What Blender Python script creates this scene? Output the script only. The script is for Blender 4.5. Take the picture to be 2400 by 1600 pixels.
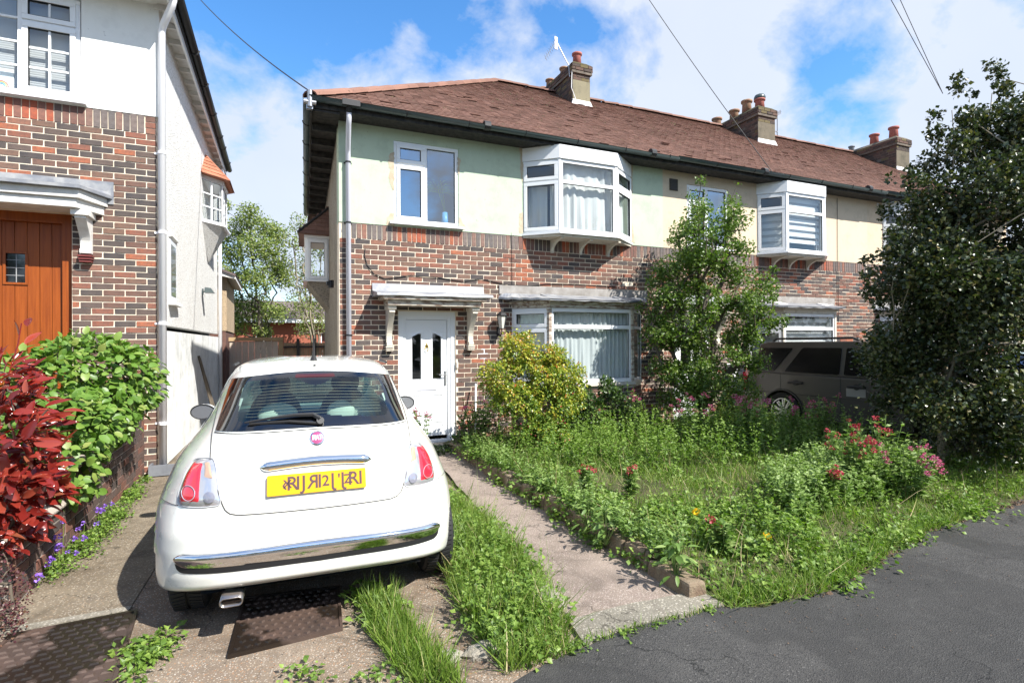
import bpy, math, random
import numpy as np
from mathutils import Vector, Matrix
R = math.radians
scene = bpy.context.scene
rng = np.random.default_rng(7)
random.seed(7)
for o in list(bpy.data.objects):
    bpy.data.objects.remove(o)

# ------------------------------------------------------------------ camera
cam_d = bpy.data.cameras.new('camera')
cam = bpy.data.objects.new('camera', cam_d)
scene.collection.objects.link(cam)
scene.camera = cam
cam_d.sensor_width = 36.0
cam_d.lens = 19.247
cam_d.clip_start = 0.05
cam_d.clip_end = 3000
yaw, pit, rol = R(23.677), R(0.255), R(-0.372)
fw = Vector((math.sin(yaw) * math.cos(pit), math.cos(yaw) * math.cos(pit), math.sin(pit)))
rt = Vector((math.cos(yaw), -math.sin(yaw), 0))
upv = rt.cross(fw)
r2 = rt * math.cos(rol) + upv * math.sin(rol)
u2 = -rt * math.sin(rol) + upv * math.cos(rol)
M = Matrix((r2, u2, -fw)).transposed().to_4x4()
M.translation = Vector((-0.902, -8.323, 1.579))
cam.matrix_world = M

# ------------------------------------------------------------------ sky, sun, exposure
SUN = Vector((0.60, -1.0, 1.2)).normalized()
world = bpy.data.worlds.new('World')
scene.world = world
world.use_nodes = True
wn, wl = world.node_tree.nodes, world.node_tree.links
wn.clear()
wo = wn.new('ShaderNodeOutputWorld')
bg = wn.new('ShaderNodeBackground')
bg.inputs['Strength'].default_value = 0.099
sky = wn.new('ShaderNodeTexSky')
sky.sky_type = 'NISHITA'
sky.sun_disc = False
sky.sun_elevation = math.asin(SUN.z)
sky.sun_rotation = math.atan2(SUN.x, SUN.y)
sky.air_density = 1.0
sky.dust_density = 0.4
sky.ozone_density = 3.0
hs = wn.new('ShaderNodeHueSaturation')
hs.inputs['Saturation'].default_value = 1.25
hs.inputs['Value'].default_value = 1.55
wl.new(sky.outputs[0], hs.inputs['Color'])
tc = wn.new('ShaderNodeTexCoord')
sep = wn.new('ShaderNodeSeparateXYZ')
wl.new(tc.outputs['Generated'], sep.inputs[0])
def wmath(op, a, b=None, c=None):
    n = wn.new('ShaderNodeMath')
    n.operation = op
    for i, v in enumerate((a, b, c)):
        if v is None: continue
        if isinstance(v, (int, float)): n.inputs[i].default_value = v
        else: wl.new(v, n.inputs[i])
    return n.outputs[0]
# project the view direction on a flat cloud layer
zz = wmath('ADD', wmath('MAXIMUM', sep.outputs[2], 0.0), 0.62)
px = wmath('DIVIDE', sep.outputs[0], zz)
py = wmath('DIVIDE', sep.outputs[1], zz)
cmb = wn.new('ShaderNodeCombineXYZ')
wl.new(px, cmb.inputs[0]); wl.new(py, cmb.inputs[1])
def wnoise(scale, detail, rough, off, dist=0.0):
    mp = wn.new('ShaderNodeMapping')
    mp.inputs['Location'].default_value = off
    wl.new(cmb.outputs[0], mp.inputs[0])
    n = wn.new('ShaderNodeTexNoise')
    n.inputs['Scale'].default_value = scale
    n.inputs['Detail'].default_value = detail
    n.inputs['Roughness'].default_value = rough
    n.inputs['Distortion'].default_value = dist
    wl.new(mp.outputs[0], n.inputs['Vector'])
    return n.outputs[0]
big = wnoise(2.3, 7, 0.56, (3.1, 1.7, 0), 0.15)
small = wnoise(9.0, 8, 0.60, (0.4, 2.2, 0), 0.2)
field = wmath('ADD', wmath('MULTIPLY', big, 0.72), wmath('MULTIPLY', small, 0.28))
# gentle large scale breaks in the cloud cover (where the blue shows through)
def blob(d, width, amp):
    d = Vector(d).normalized()
    vm = wn.new('ShaderNodeVectorMath'); vm.operation = 'DOT_PRODUCT'
    wl.new(tc.outputs['Generated'], vm.inputs[0]); vm.inputs[1].default_value = d
    q = wmath('DIVIDE', wmath('SUBTRACT', 1.0, vm.outputs['Value']), width)
    e = wmath('POWER', 2.718, wmath('MULTIPLY', q, -1.0))
    return wmath('MULTIPLY', e, amp)
CLOUDS = [((-0.019, 0.878, 0.479), 0.006, -0.10), ((0.193, 0.849, 0.492), 0.006, -0.10), ((0.379, 0.773, 0.508), 0.005, -0.08), ((0.772, 0.518, 0.368), 0.005, -0.085),
          ((0.73, 0.60, 0.32), 0.002, -0.05), ((-0.057, 0.947, 0.316), 0.0015, -0.06), ((-0.066, 0.915, 0.399), 0.003, 0.06),
          ((0.166, 0.881, 0.42), 0.003, 0.05), ((0.617, 0.657, 0.433), 0.006, 0.10), ((0.83, 0.40, 0.385), 0.01, 0.10), ((-0.1, 0.75, 0.66), 0.02, -0.08)]
for d, wd, am in CLOUDS:
    field = wmath('ADD', field, blob(d, wd, am))
ramp = wn.new('ShaderNodeValToRGB')
ramp.color_ramp.elements[0].position = 0.43
ramp.color_ramp.elements[0].color = (0, 0, 0, 1)
ramp.color_ramp.elements[1].position = 0.525
ramp.color_ramp.elements[1].color = (1, 1, 1, 1)
wl.new(field, ramp.inputs[0])
ccol = wn.new('ShaderNodeMixRGB')
ccol.inputs['Color1'].default_value = (5.1, 5.35, 5.8, 1)
ccol.inputs['Color2'].default_value = (3.5, 4.0, 5.0, 1)
wl.new(wmath('MULTIPLY', wnoise(2.2, 5, 0.5, (7.1, 4.0, 0)), 0.9), ccol.inputs[0])
mixc = wn.new('ShaderNodeMixRGB')
wl.new(wmath('MULTIPLY', ramp.outputs[0], 0.93), mixc.inputs[0])
wl.new(hs.outputs[0], mixc.inputs['Color1'])
wl.new(ccol.outputs[0], mixc.inputs['Color2'])
wl.new(mixc.outputs[0], bg.inputs['Color'])
wl.new(bg.outputs[0], wo.inputs[0])

sun_d = bpy.data.lights.new('sun', 'SUN')
sun_d.energy = 5.0
sun_d.angle = R(0.53)
sun_d.color = (1.0, 0.965, 0.9)
sun = bpy.data.objects.new('sun', sun_d)
scene.collection.objects.link(sun)
sun.rotation_euler = (-SUN).to_track_quat('-Z', 'Y').to_euler()
vs = scene.view_settings
vs.view_transform = 'Standard'
vs.look = 'None'
vs.exposure = 0.95
vs.gamma = 1
vs.use_curve_mapping = False
scene.cycles.max_bounces = 8
scene.cycles.transparent_max_bounces = 12

# ------------------------------------------------------------------ materials
def mat(name, col=(0.5, 0.5, 0.5), rough=0.6, metal=0.0, coat=0.0, spec=0.5):
    m = bpy.data.materials.new(name)
    m.use_nodes = True
    b = m.node_tree.nodes['Principled BSDF']
    b.inputs['Base Color'].default_value = (*col, 1)
    b.inputs['Roughness'].default_value = rough
    b.inputs['Metallic'].default_value = metal
    b.inputs['Coat Weight'].default_value = coat
    b.inputs['Coat Roughness'].default_value = 0.04
    b.inputs['Specular IOR Level'].default_value = spec
    return m
class NT:
    def __init__(s, m):
        s.m = m; s.n = m.node_tree.nodes; s.l = m.node_tree.links
        s.b = s.n['Principled BSDF']
        s.tc = s.n.new('ShaderNodeTexCoord')
    def put(s, sock, v):
        if isinstance(v, (int, float)): sock.default_value = (v, v, v, 1) if sock.type == 'RGBA' else v
        elif isinstance(v, tuple): sock.default_value = (*v, 1) if len(v) == 3 and sock.type == 'RGBA' else v
        else: s.l.new(v, sock)
    def noise(s, scale, detail=4, rough=0.55, dist=0.0, stretch=None, vec='Object', off=None):
        n = s.n.new('ShaderNodeTexNoise')
        n.inputs['Scale'].default_value = scale; n.inputs['Detail'].default_value = detail
        n.inputs['Roughness'].default_value = rough; n.inputs['Distortion'].default_value = dist
        mp = s.n.new('ShaderNodeMapping')
        if stretch: mp.inputs['Scale'].default_value = stretch
        if off: mp.inputs['Location'].default_value = off
        s.l.new(s.tc.outputs[vec], mp.inputs[0]); s.l.new(mp.outputs[0], n.inputs['Vector'])
        return n.outputs[0]
    def voro(s, scale, out='Distance', feature='F1', stretch=None):
        n = s.n.new('ShaderNodeTexVoronoi'); n.inputs['Scale'].default_value = scale; n.feature = feature
        mp = s.n.new('ShaderNodeMapping')
        if stretch: mp.inputs['Scale'].default_value = stretch
        s.l.new(s.tc.outputs['Object'], mp.inputs[0]); s.l.new(mp.outputs[0], n.inputs['Vector'])
        return n.outputs[out]
    def ramp(s, fac, stops, interp='LINEAR'):
        r = s.n.new('ShaderNodeValToRGB'); cr = r.color_ramp; cr.interpolation = interp
        while len(cr.elements) < len(stops): cr.elements.new(0.5)
        for e, (p, c) in zip(cr.elements, stops):
            e.position = p
            e.color = (c, c, c, 1) if isinstance(c, (int, float)) else (*c, 1)
        s.put(r.inputs[0], fac)
        return r.outputs[0]
    def mix(s, fac, a, b, mode='MIX'):
        n = s.n.new('ShaderNodeMixRGB'); n.blend_type = mode
        s.put(n.inputs[0], fac); s.put(n.inputs[1], a); s.put(n.inputs[2], b)
        return n.outputs[0]
    def math(s, op, a, b=0.0):
        n = s.n.new('ShaderNodeMath'); n.operation = op
        s.put(n.inputs[0], a); s.put(n.inputs[1], b)
        return n.outputs[0]
    def rnd(s):
        a = s.n.new('ShaderNodeAttribute'); a.attribute_name = 'rnd'
        o = s.n.new('ShaderNodeObjectInfo')
        return s.math('ADD', a.outputs['Fac'], s.math('MULTIPLY', s.math('LESS_THAN', a.outputs['Fac'], 1e-7), o.outputs['Random']))
    def bump(s, h, strength=0.4, dist=0.01):
        n = s.n.new('ShaderNodeBump'); n.inputs['Strength'].default_value = strength
        n.inputs['Distance'].default_value = dist
        s.put(n.inputs['Height'], h); s.l.new(n.outputs[0], s.b.inputs['Normal'])
    def col(s, c): s.put(s.b.inputs['Base Color'], c)
    def rough(s, c): s.put(s.b.inputs['Roughness'], c)
MT = {}
def brick_mat(name, stops, bright=1.0):
    m = mat(name, rough=0.88, spec=0.25); t = NT(m)
    r = t.rnd()
    stops = [(p, tuple(x * bright for x in c)) for p, c in stops]
    c = t.ramp(r, [(p, tuple(x * 0.95 for x in c)) for p, c in stops], 'CONSTANT')
    g = t.noise(26, 5, 0.65, vec='Object')
    c = t.mix(t.ramp(g, [(0.35, 0.0), (0.7, 0.55)]), c, (0.055, 0.045, 0.045))
    c2 = t.noise(7, 3, 0.5)
    c = t.mix(t.ramp(c2, [(0.4, 0.0), (0.75, 0.18)]), c, (0.26, 0.19, 0.15))
    t.col(c); t.bump(t.noise(90, 4, 0.7), 0.5, 0.004)
    return m
MT['brick'] = brick_mat('brick', [(0, (0.28, 0.105, 0.068)), (0.12, (0.17, 0.09, 0.068)), (0.30, (0.085, 0.072, 0.068)), (0.47, (0.30, 0.135, 0.09)),
                                 (0.55, (0.20, 0.115, 0.082)), (0.68, (0.12, 0.088, 0.076)), (0.82, (0.40, 0.13, 0.066)), (0.87, (0.19, 0.105, 0.08)), (0.93, (0.065, 0.06, 0.062))])
MT['chimney_brick'] = brick_mat('brick_chimney', [(0, (0.09, 0.06, 0.045)), (0.3, (0.06, 0.045, 0.038)), (0.55, (0.13, 0.075, 0.055)), (0.8, (0.15, 0.12, 0.05)), (0.92, (0.05, 0.042, 0.036))])
MT['soldier'] = brick_mat('brick_grey_soldier', [(0, (0.20, 0.16, 0.145)), (0.2, (0.15, 0.135, 0.13)), (0.4, (0.25, 0.15, 0.12)), (0.6, (0.18, 0.15, 0.14)), (0.78, (0.30, 0.14, 0.10)), (0.86, (0.14, 0.12, 0.115))])
MT['soldier_red'] = brick_mat('brick_red_soldier', [(0, (0.20, 0.10, 0.08)), (0.25, (0.42, 0.10, 0.05)), (0.40, (0.13, 0.09, 0.08)), (0.6, (0.27, 0.12, 0.09)), (0.8, (0.40, 0.12, 0.06)), (0.9, (0.1, 0.08, 0.075))])
MT['wallbrick'] = brick_mat('brick_garden_wall', [(0, (0.13, 0.085, 0.07)), (0.3, (0.09, 0.07, 0.065)), (0.5, (0.18, 0.09, 0.07)), (0.7, (0.115, 0.08, 0.07)), (0.88, (0.23, 0.10, 0.07))])
def simple_noise_mat(name, c1, c2, scale, rough=0.85, bscale=60, bstr=0.4, bdist=0.006, stretch=None, lo=0.35, hi=0.65, spec=0.3):
    m = mat(name, rough=rough, spec=spec); t = NT(m)
    t.col(t.mix(t.ramp(t.noise(scale, 5, 0.6, stretch=stretch), [(lo, 0.0), (hi, 1.0)]), c1, c2))
    t.bump(t.noise(bscale, 4, 0.65, stretch=stretch), bstr, bdist)
    MT[name] = m
    return m
simple_noise_mat('mortar', (0.66, 0.56, 0.43), (0.76, 0.67, 0.54), 9)
simple_noise_mat('mortar_dark', (0.28, 0.24, 0.2), (0.45, 0.39, 0.33), 9)
simple_noise_mat('mortar_sooty', (0.09, 0.075, 0.06), (0.17, 0.14, 0.11), 9)
def render_mat(name, base, stain, amt=0.55):
    m = mat(name, rough=0.9, spec=0.2); t = NT(m)
    c = t.mix(t.ramp(t.noise(1.6, 5, 0.6), [(0.42, 0.0), (0.75, amt * 0.6)]), base, stain)
    c = t.mix(t.ramp(t.noise(9, 6, 0.7, stretch=(1, 1, 0.25)), [(0.5, 0.0), (0.85, amt)]), c, stain)
    c = t.mix(t.ramp(t.noise(22, 3, 0.5), [(0.70, 0.0), (0.73, 0.45)]), c, tuple(x * 0.5 for x in stain))
    c = t.mix(t.ramp(t.noise(2.6, 6, 0.72, off=(5, 5, 3)), [(0.50, 0.0), (0.68, amt * 0.8)]), c, tuple(x * 0.78 for x in stain))
    t.col(c); t.bump(t.noise(34, 5, 0.7), 0.35, 0.005)
    MT[name] = m
render_mat('render_green', (0.455, 0.535, 0.41), (0.41, 0.465, 0.355))
render_mat('render_cream', (0.60, 0.495, 0.365), (0.52, 0.43, 0.32))
render_mat('render_buff', (0.60, 0.475, 0.34), (0.52, 0.42, 0.30))
render_mat('render_white', (0.80, 0.80, 0.77), (0.70, 0.70, 0.67), 0.4)
render_mat('plinth_white', (0.86, 0.87, 0.85), (0.50, 0.51, 0.49), 0.7)
render_mat('chimney_render', (0.25, 0.22, 0.145), (0.16, 0.145, 0.10), 0.8)
render_mat('chimney_old', (0.16, 0.135, 0.10), (0.08, 0.075, 0.055), 0.8)
def pebble_mat(name, c1, c2, dark):
    m = mat(name, rough=0.92, spec=0.2); t = NT(m)
    v = t.voro(75)
    c = t.mix(t.ramp(t.noise(3, 4, 0.6), [(0.35, 0.0), (0.7, 1.0)]), c1, c2)
    c = t.mix(t.ramp(t.noise(34, 4, 0.75), [(0.50, 0.0), (0.62, 0.8)]), c, dark)
    t.col(c); t.bump(t.math('ADD', v, t.noise(45, 3, 0.7)), 0.75, 0.016)
    MT[name] = m
pebble_mat('pebbledash_white', (0.88, 0.88, 0.86), (0.83, 0.82, 0.79), (0.52, 0.50, 0.46))
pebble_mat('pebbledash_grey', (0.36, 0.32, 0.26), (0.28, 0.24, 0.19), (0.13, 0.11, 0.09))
pebble_mat('pebbledash_tan', (0.55, 0.42, 0.28), (0.48, 0.37, 0.25), (0.28, 0.2, 0.13))
simple_noise_mat('render_patch', (0.42, 0.34, 0.24), (0.50, 0.43, 0.32), 12)
# roof tiles
def tile_mat(name, a, b, c_, moss):
    m = mat(name, rough=0.9, spec=0.25); t = NT(m)
    c = t.ramp(t.rnd(), [(0, a), (0.35, b), (0.7, c_), (1.0, a)])
    c = t.mix(t.ramp(t.noise(1.1, 4, 0.6), [(0.4, 0.0), (0.7, 0.35)]), c, (0.10, 0.055, 0.04))
    c = t.mix(t.ramp(t.noise(16, 6, 0.75), [(0.60, 0.0), (0.68, moss)]), c, (0.05, 0.042, 0.025))
    c = t.mix(t.ramp(t.noise(6, 5, 0.7, off=(4, 2, 1)), [(0.62, 0.0), (0.75, moss * 0.5)]), c, (0.22, 0.15, 0.06))
    t.col(c); t.bump(t.noise(60, 4, 0.7), 0.5, 0.006)
    MT[name] = m
tile_mat('roof_tile', (0.205, 0.115, 0.09), (0.165, 0.095, 0.075), (0.245, 0.14, 0.108), 0.95)
tile_mat('ridge_tile', (0.25, 0.135, 0.10), (0.19, 0.10, 0.075), (0.29, 0.155, 0.115), 0.9)
tile_mat('orange_tile', (0.42, 0.17, 0.10), (0.36, 0.14, 0.085), (0.46, 0.2, 0.12), 0.15)
simple_noise_mat('moss', (0.04, 0.035, 0.02), (0.09, 0.075, 0.03), 40, 0.95)
MT['gutter'] = mat('gutter_grey_black', (0.055, 0.075, 0.075), 0.32)
MT['black'] = mat('black_paint', (0.012, 0.012, 0.013), 0.5)
simple_noise_mat('fascia_black', (0.012, 0.012, 0.012), (0.05, 0.045, 0.04), 14, 0.7)
MT['upvc'] = mat('white_upvc', (0.78, 0.79, 0.80), 0.28)
MT['pipe_white'] = mat('white_plastic_pipe', (0.90, 0.89, 0.90), 0.35)
MT['pipe_grey'] = mat('pale_grey_pipe', (0.60, 0.60, 0.66), 0.45)
MT['seal'] = mat('dark_gasket', (0.02, 0.02, 0.022), 0.6)
simple_noise_mat('old_paint', (0.62, 0.57, 0.48), (0.40, 0.33, 0.26), 11, 0.6, lo=0.5, hi=0.8)
simple_noise_mat('peel_paint', (0.55, 0.50, 0.42), (0.22, 0.15, 0.11), 16, 0.7, lo=0.45, hi=0.6, stretch=(0.4, 1, 1.5))
simple_noise_mat('white_timber', (0.74, 0.73, 0.70), (0.62, 0.60, 0.56), 8, 0.5)
simple_noise_mat('lead', (0.19, 0.20, 0.225), (0.36, 0.36, 0.355), 5, 0.45, 30, 0.3, 0.004, lo=0.4, hi=0.7)
simple_noise_mat('felt', (0.24, 0.22, 0.20), (0.36, 0.34, 0.32), 6, 0.85, 70, 0.5, 0.005)
def glass_mat(name, tint=(0.8, 0.85, 0.85), refl=0.16, rough=0.0):
    m = bpy.data.materials.new(name); m.use_nodes = True
    n, l = m.node_tree.nodes, m.node_tree.links
    n.clear()
    o = n.new('ShaderNodeOutputMaterial'); mx = n.new('ShaderNodeMixShader')
    tr = n.new('ShaderNodeBsdfTransparent'); gl = n.new('ShaderNodeBsdfGlossy')
    tr.inputs[0].default_value = (*tint, 1); gl.inputs['Roughness'].default_value = rough
    gl.inputs['Color'].default_value = (0.9, 0.95, 1.0, 1)
    lw = n.new('ShaderNodeLayerWeight'); lw.inputs[0].default_value = 0.5
    pw = n.new('ShaderNodeMath'); pw.operation = 'POWER'; pw.inputs[1].default_value = 4.0
    mr = n.new('ShaderNodeMapRange')
    mr.inputs['To Min'].default_value = refl; mr.inputs['To Max'].default_value = 0.95
    l.new(lw.outputs['Facing'], pw.inputs[0]); l.new(pw.outputs[0], mr.inputs[0]); l.new(mr.outputs[0], mx.inputs[0])
    l.new(tr.outputs[0], mx.inputs[1]); l.new(gl.outputs[0], mx.inputs[2]); l.new(mx.outputs[0], o.inputs[0])
    MT[name] = m
glass_mat('window_glass', (0.93, 0.96, 0.96), 0.09)
glass_mat('sky_glass', (0.8, 0.87, 0.95), 0.27)
glass_mat('car_glass', (0.62, 0.74, 0.70), 0.07)
glass_mat('suv_glass', (0.10, 0.11, 0.11), 0.08)
def cloth_mat(name, col, transl=0.45):
    m = mat(name, col, 0.9, spec=0.1)
    n, l = m.node_tree.nodes, m.node_tree.links
    b = n['Principled BSDF']; o = n['Material Output']
    t = n.new('ShaderNodeBsdfTranslucent'); t.inputs[0].default_value = (*col, 1)
    mx = n.new('ShaderNodeMixShader'); mx.inputs[0].default_value = transl
    l.new(b.outputs[0], mx.inputs[1]); l.new(t.outputs[0], mx.inputs[2]); l.new(mx.outputs[0], o.inputs[0])
    MT[name] = m
cloth_mat('net_curtain', (0.70, 0.74, 0.74), 0.3)
cloth_mat('curtain', (0.74, 0.75, 0.74), 0.3)
cloth_mat('blind', (0.62, 0.63, 0.64), 0.35)
MT['corbel_red'] = mat('dark_red_tile', (0.16, 0.035, 0.03), 0.5)
MT['cream_lens'] = mat('lantern_frosted', (0.6, 0.58, 0.52), 0.4)
MT['interior'] = mat('dark_interior', (0.05, 0.052, 0.055), 0.9)
MT['room'] = mat('room_wall', (0.30, 0.32, 0.36), 0.9)
MT['carpaint'] = mat('ivory_car_paint', (0.76, 0.76, 0.70), 0.32, 0.0, 1.0)
_t = NT(MT['carpaint']); _t.col(_t.mix(_t.ramp(_t.noise(3.5, 7, 0.7), [(0.5, 0.0), (0.8, 0.35)]), (0.78, 0.775, 0.71), (0.60, 0.575, 0.50))); _t.rough(_t.ramp(_t.noise(6, 5, 0.6), [(0.4, 0.25), (0.7, 0.42)]))
MT['chrome'] = mat('chrome', (0.78, 0.79, 0.80), 0.06, 1.0)
MT['frit'] = mat('black_glass_border', (0.006, 0.006, 0.007), 0.06, 0, 1.0)
MT['lamp_red'] = mat('red_lamp_lens', (0.66, 0.025, 0.045), 0.12, 0, 1.0)
MT['lamp_clear'] = mat('clear_lamp_lens', (0.55, 0.55, 0.58), 0.12, 0.55, 1.0)
MT['lamp_amber'] = mat('amber_lamp_lens', (0.60, 0.38, 0.25), 0.15, 0.2, 1.0)
MT['rubber'] = mat('tyre_rubber', (0.018, 0.018, 0.019), 0.75)
MT['plastic_black'] = mat('black_plastic', (0.02, 0.02, 0.021), 0.5)
MT['gap'] = mat('panel_gap', (0.07, 0.065, 0.06), 0.7)
MT['plate_yellow'] = mat('yellow_number_plate', (0.74, 0.37, 0.003), 0.35)
MT['plate_ink'] = mat('plate_letter', (0.09, 0.045, 0.05), 0.5)
MT['badge_red'] = mat('badge_maroon', (0.30, 0.04, 0.14), 0.25, 0, 1.0)
MT['seat_dark'] = mat('seat_charcoal', (0.035, 0.037, 0.04), 0.8)
MT['seat_pale'] = mat('seat_ivory', (0.68, 0.74, 0.66), 0.6)
MT['dash'] = mat('dashboard', (0.24, 0.30, 0.30), 0.5)
MT['suvpaint'] = mat('taupe_car_paint', (0.075, 0.066, 0.057), 0.45, 0.1, 0.15)
MT['suv_window'] = mat('privacy_glass', (0.006, 0.006, 0.007), 0.25, spec=0.25)
MT['bluecar'] = mat('dark_blue_car_paint', (0.02, 0.035, 0.09), 0.25, 0.3, 1.0)
MT['alloy'] = mat('alloy_wheel', (0.55, 0.55, 0.56), 0.3, 0.85)
MT['brass'] = mat('brass', (0.60, 0.42, 0.12), 0.25, 1.0)
MT['steel'] = mat('steel', (0.45, 0.45, 0.46), 0.35, 0.9)
MT['cable'] = mat('black_cable', (0.02, 0.02, 0.02), 0.6)
MT['cable_white'] = mat('white_cable', (0.7, 0.7, 0.68), 0.6)
MT['pot'] = mat('terracotta_pot', (0.33, 0.10, 0.075), 0.75)
simple_noise_mat('pot_old', (0.27, 0.12, 0.08), (0.30, 0.22, 0.14), 14, 0.85)
simple_noise_mat('flashing', (0.62, 0.60, 0.58), (0.72, 0.70, 0.68), 9, 0.6)
# grounds
def conc_mat(name, base, base2, dots, dscale=120, dark=(0.12, 0.10, 0.08)):
    m = mat(name, rough=0.9, spec=0.25); t = NT(m)
    c = t.mix(t.ramp(t.noise(1.3, 5, 0.6), [(0.35, 0.0), (0.65, 1.0)]), base, base2)
    c = t.mix(t.ramp(t.noise(7, 5, 0.7, off=(3, 5, 0)), [(0.5, 0.0), (0.75, 0.6)]), c, dark)
    v = t.n.new('ShaderNodeTexVoronoi'); v.inputs['Scale'].default_value = dscale
    t.l.new(t.tc.outputs['Object'], v.inputs['Vector'])
    sx = t.n.new('ShaderNodeSeparateColor'); t.l.new(v.outputs['Color'], sx.inputs[0])
    dc = t.ramp(sx.outputs[0], dots, 'CONSTANT')
    mk = t.math('MULTIPLY', t.ramp(sx.outputs[1], [(0.0, 0.0), (0.52, 0.65)], 'CONSTANT'), t.ramp(v.outputs['Distance'], [(0.35, 1.0), (0.55, 0.0)]))
    c = t.mix(mk, c, dc)
    c = t.mix(t.ramp(t.noise(2.4, 6, 0.7, 0.6, off=(9, 2, 0)), [(0.50, 0.0), (0.62, 0.55)]), c, tuple(x * 0.55 for x in base))
    c = t.mix(t.ramp(t.noise(0.8, 4, 0.6, off=(1, 7, 0)), [(0.52, 0.0), (0.66, 0.35)]), c, tuple(min(1, x * 1.5) for x in base2))
    ck = t.n.new('ShaderNodeTexVoronoi'); ck.feature = 'DISTANCE_TO_EDGE'; ck.inputs['Scale'].default_value = 0.9
    va = t.n.new('ShaderNodeVectorMath'); va.operation = 'ADD'; nn = t.n.new('ShaderNodeTexNoise'); nn.inputs['Scale'].default_value = 3.0; nn.inputs['Detail'].default_value = 6
    t.l.new(t.tc.outputs['Object'], nn.inputs['Vector']); t.l.new(t.tc.outputs['Object'], va.inputs[0]); t.l.new(nn.outputs['Color'], va.inputs[1]); t.l.new(va.outputs[0], ck.inputs['Vector'])
    c = t.mix(t.ramp(ck.outputs['Distance'], [(0.0, 0.75), (0.007, 0.0)]), c, (0.03, 0.025, 0.02))
    t.col(c)
    h = t.math('ADD', t.math('MULTIPLY', t.noise(160, 4, 0.7), 0.6), t.math('MULTIPLY', v.outputs['Distance'], -0.5))
    t.bump(h, 0.8, 0.006)
    MT[name] = m
conc_mat('driveway_concrete', (0.17, 0.125, 0.09), (0.225, 0.18, 0.135), [(0, (0.42, 0.20, 0.09)), (0.2, (0.50, 0.44, 0.36)), (0.45, (0.17, 0.14, 0.12)), (0.6, (0.36, 0.27, 0.18)), (0.8, (0.55, 0.50, 0.44))])
conc_mat('side_concrete', (0.135, 0.105, 0.072), (0.20, 0.165, 0.12), [(0, (0.35, 0.25, 0.16)), (0.3, (0.45, 0.40, 0.32)), (0.6, (0.15, 0.12, 0.1)), (0.8, (0.38, 0.33, 0.26))], 90)
conc_mat('path_concrete', (0.20, 0.16, 0.13), (0.255, 0.205, 0.17), [(0, (0.46, 0.38, 0.34)), (0.35, (0.27, 0.20, 0.175)), (0.6, (0.52, 0.45, 0.40)), (0.8, (0.33, 0.25, 0.22))], 120, (0.2, 0.15, 0.13))
conc_mat('border_concrete', (0.25, 0.225, 0.18), (0.19, 0.175, 0.14), [(0, (0.5, 0.46, 0.4)), (0.4, (0.25, 0.22, 0.18)), (0.7, (0.42, 0.38, 0.3))], 80)
def asphalt():
    m = mat('asphalt', rough=0.85, spec=0.3); t = NT(m)
    c = t.mix(t.ramp(t.noise(0.9, 5, 0.65), [(0.35, 0.0), (0.7, 1.0)]), (0.045, 0.043, 0.041), (0.078, 0.075, 0.071))
    v = t.n.new('ShaderNodeTexVoronoi'); v.inputs['Scale'].default_value = 140
    t.l.new(t.tc.outputs['Object'], v.inputs['Vector'])
    sx = t.n.new('ShaderNodeSeparateColor'); t.l.new(v.outputs['Color'], sx.inputs[0])
    mk = t.ramp(sx.outputs[0], [(0.0, 0.0), (0.965, 0.35)], 'CONSTANT')
    c = t.mix(mk, c, (0.20, 0.19, 0.18))
    mk = t.ramp(sx.outputs[1], [(0.0, 0.0), (0.7, 0.5)], 'CONSTANT')
    c = t.mix(mk, c, (0.020, 0.020, 0.021))
    c = t.mix(t.ramp(t.noise(0.45, 3, 0.5, 0.8, off=(3.3, 1.2, 0)), [(0.49, 0.0), (0.505, 0.55)]), c, (0.032, 0.031, 0.030))
    c = t.mix(t.ramp(t.noise(5, 6, 0.75, off=(2, 8, 0)), [(0.52, 0.0), (0.75, 0.5)]), c, (0.085, 0.082, 0.076))
    ck = t.n.new('ShaderNodeTexVoronoi'); ck.feature = 'DISTANCE_TO_EDGE'; ck.inputs['Scale'].default_value = 0.75
    va = t.n.new('ShaderNodeVectorMath'); va.operation = 'ADD'; nn = t.n.new('ShaderNodeTexNoise'); nn.inputs['Scale'].default_value = 2.2; nn.inputs['Detail'].default_value = 6
    t.l.new(t.tc.outputs['Object'], nn.inputs['Vector']); t.l.new(t.tc.outputs['Object'], va.inputs[0]); t.l.new(nn.outputs['Color'], va.inputs[1]); t.l.new(va.outputs[0], ck.inputs['Vector'])
    c = t.mix(t.math('MULTIPLY', t.ramp(ck.outputs['Distance'], [(0.0, 0.9), (0.006, 0.0)]), t.ramp(t.noise(1.2, 3, 0.5), [(0.45, 0.0), (0.55, 1.0)])), c, (0.008, 0.008, 0.008))
    t.col(c); t.rough(t.ramp(t.noise(1.1, 4, 0.6), [(0.35, 0.55), (0.65, 0.9)])); t.bump(v.outputs['Distance'], 0.7, 0.005)
    MT['asphalt'] = m
asphalt()
simple_noise_mat('soil', (0.085, 0.055, 0.035), (0.16, 0.11, 0.075), 9, 0.95, 50, 0.8, 0.02)
simple_noise_mat('lawn_base', (0.05, 0.06, 0.02), (0.10, 0.085, 0.045), 6, 0.95, 50, 0.8, 0.02)
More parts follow.
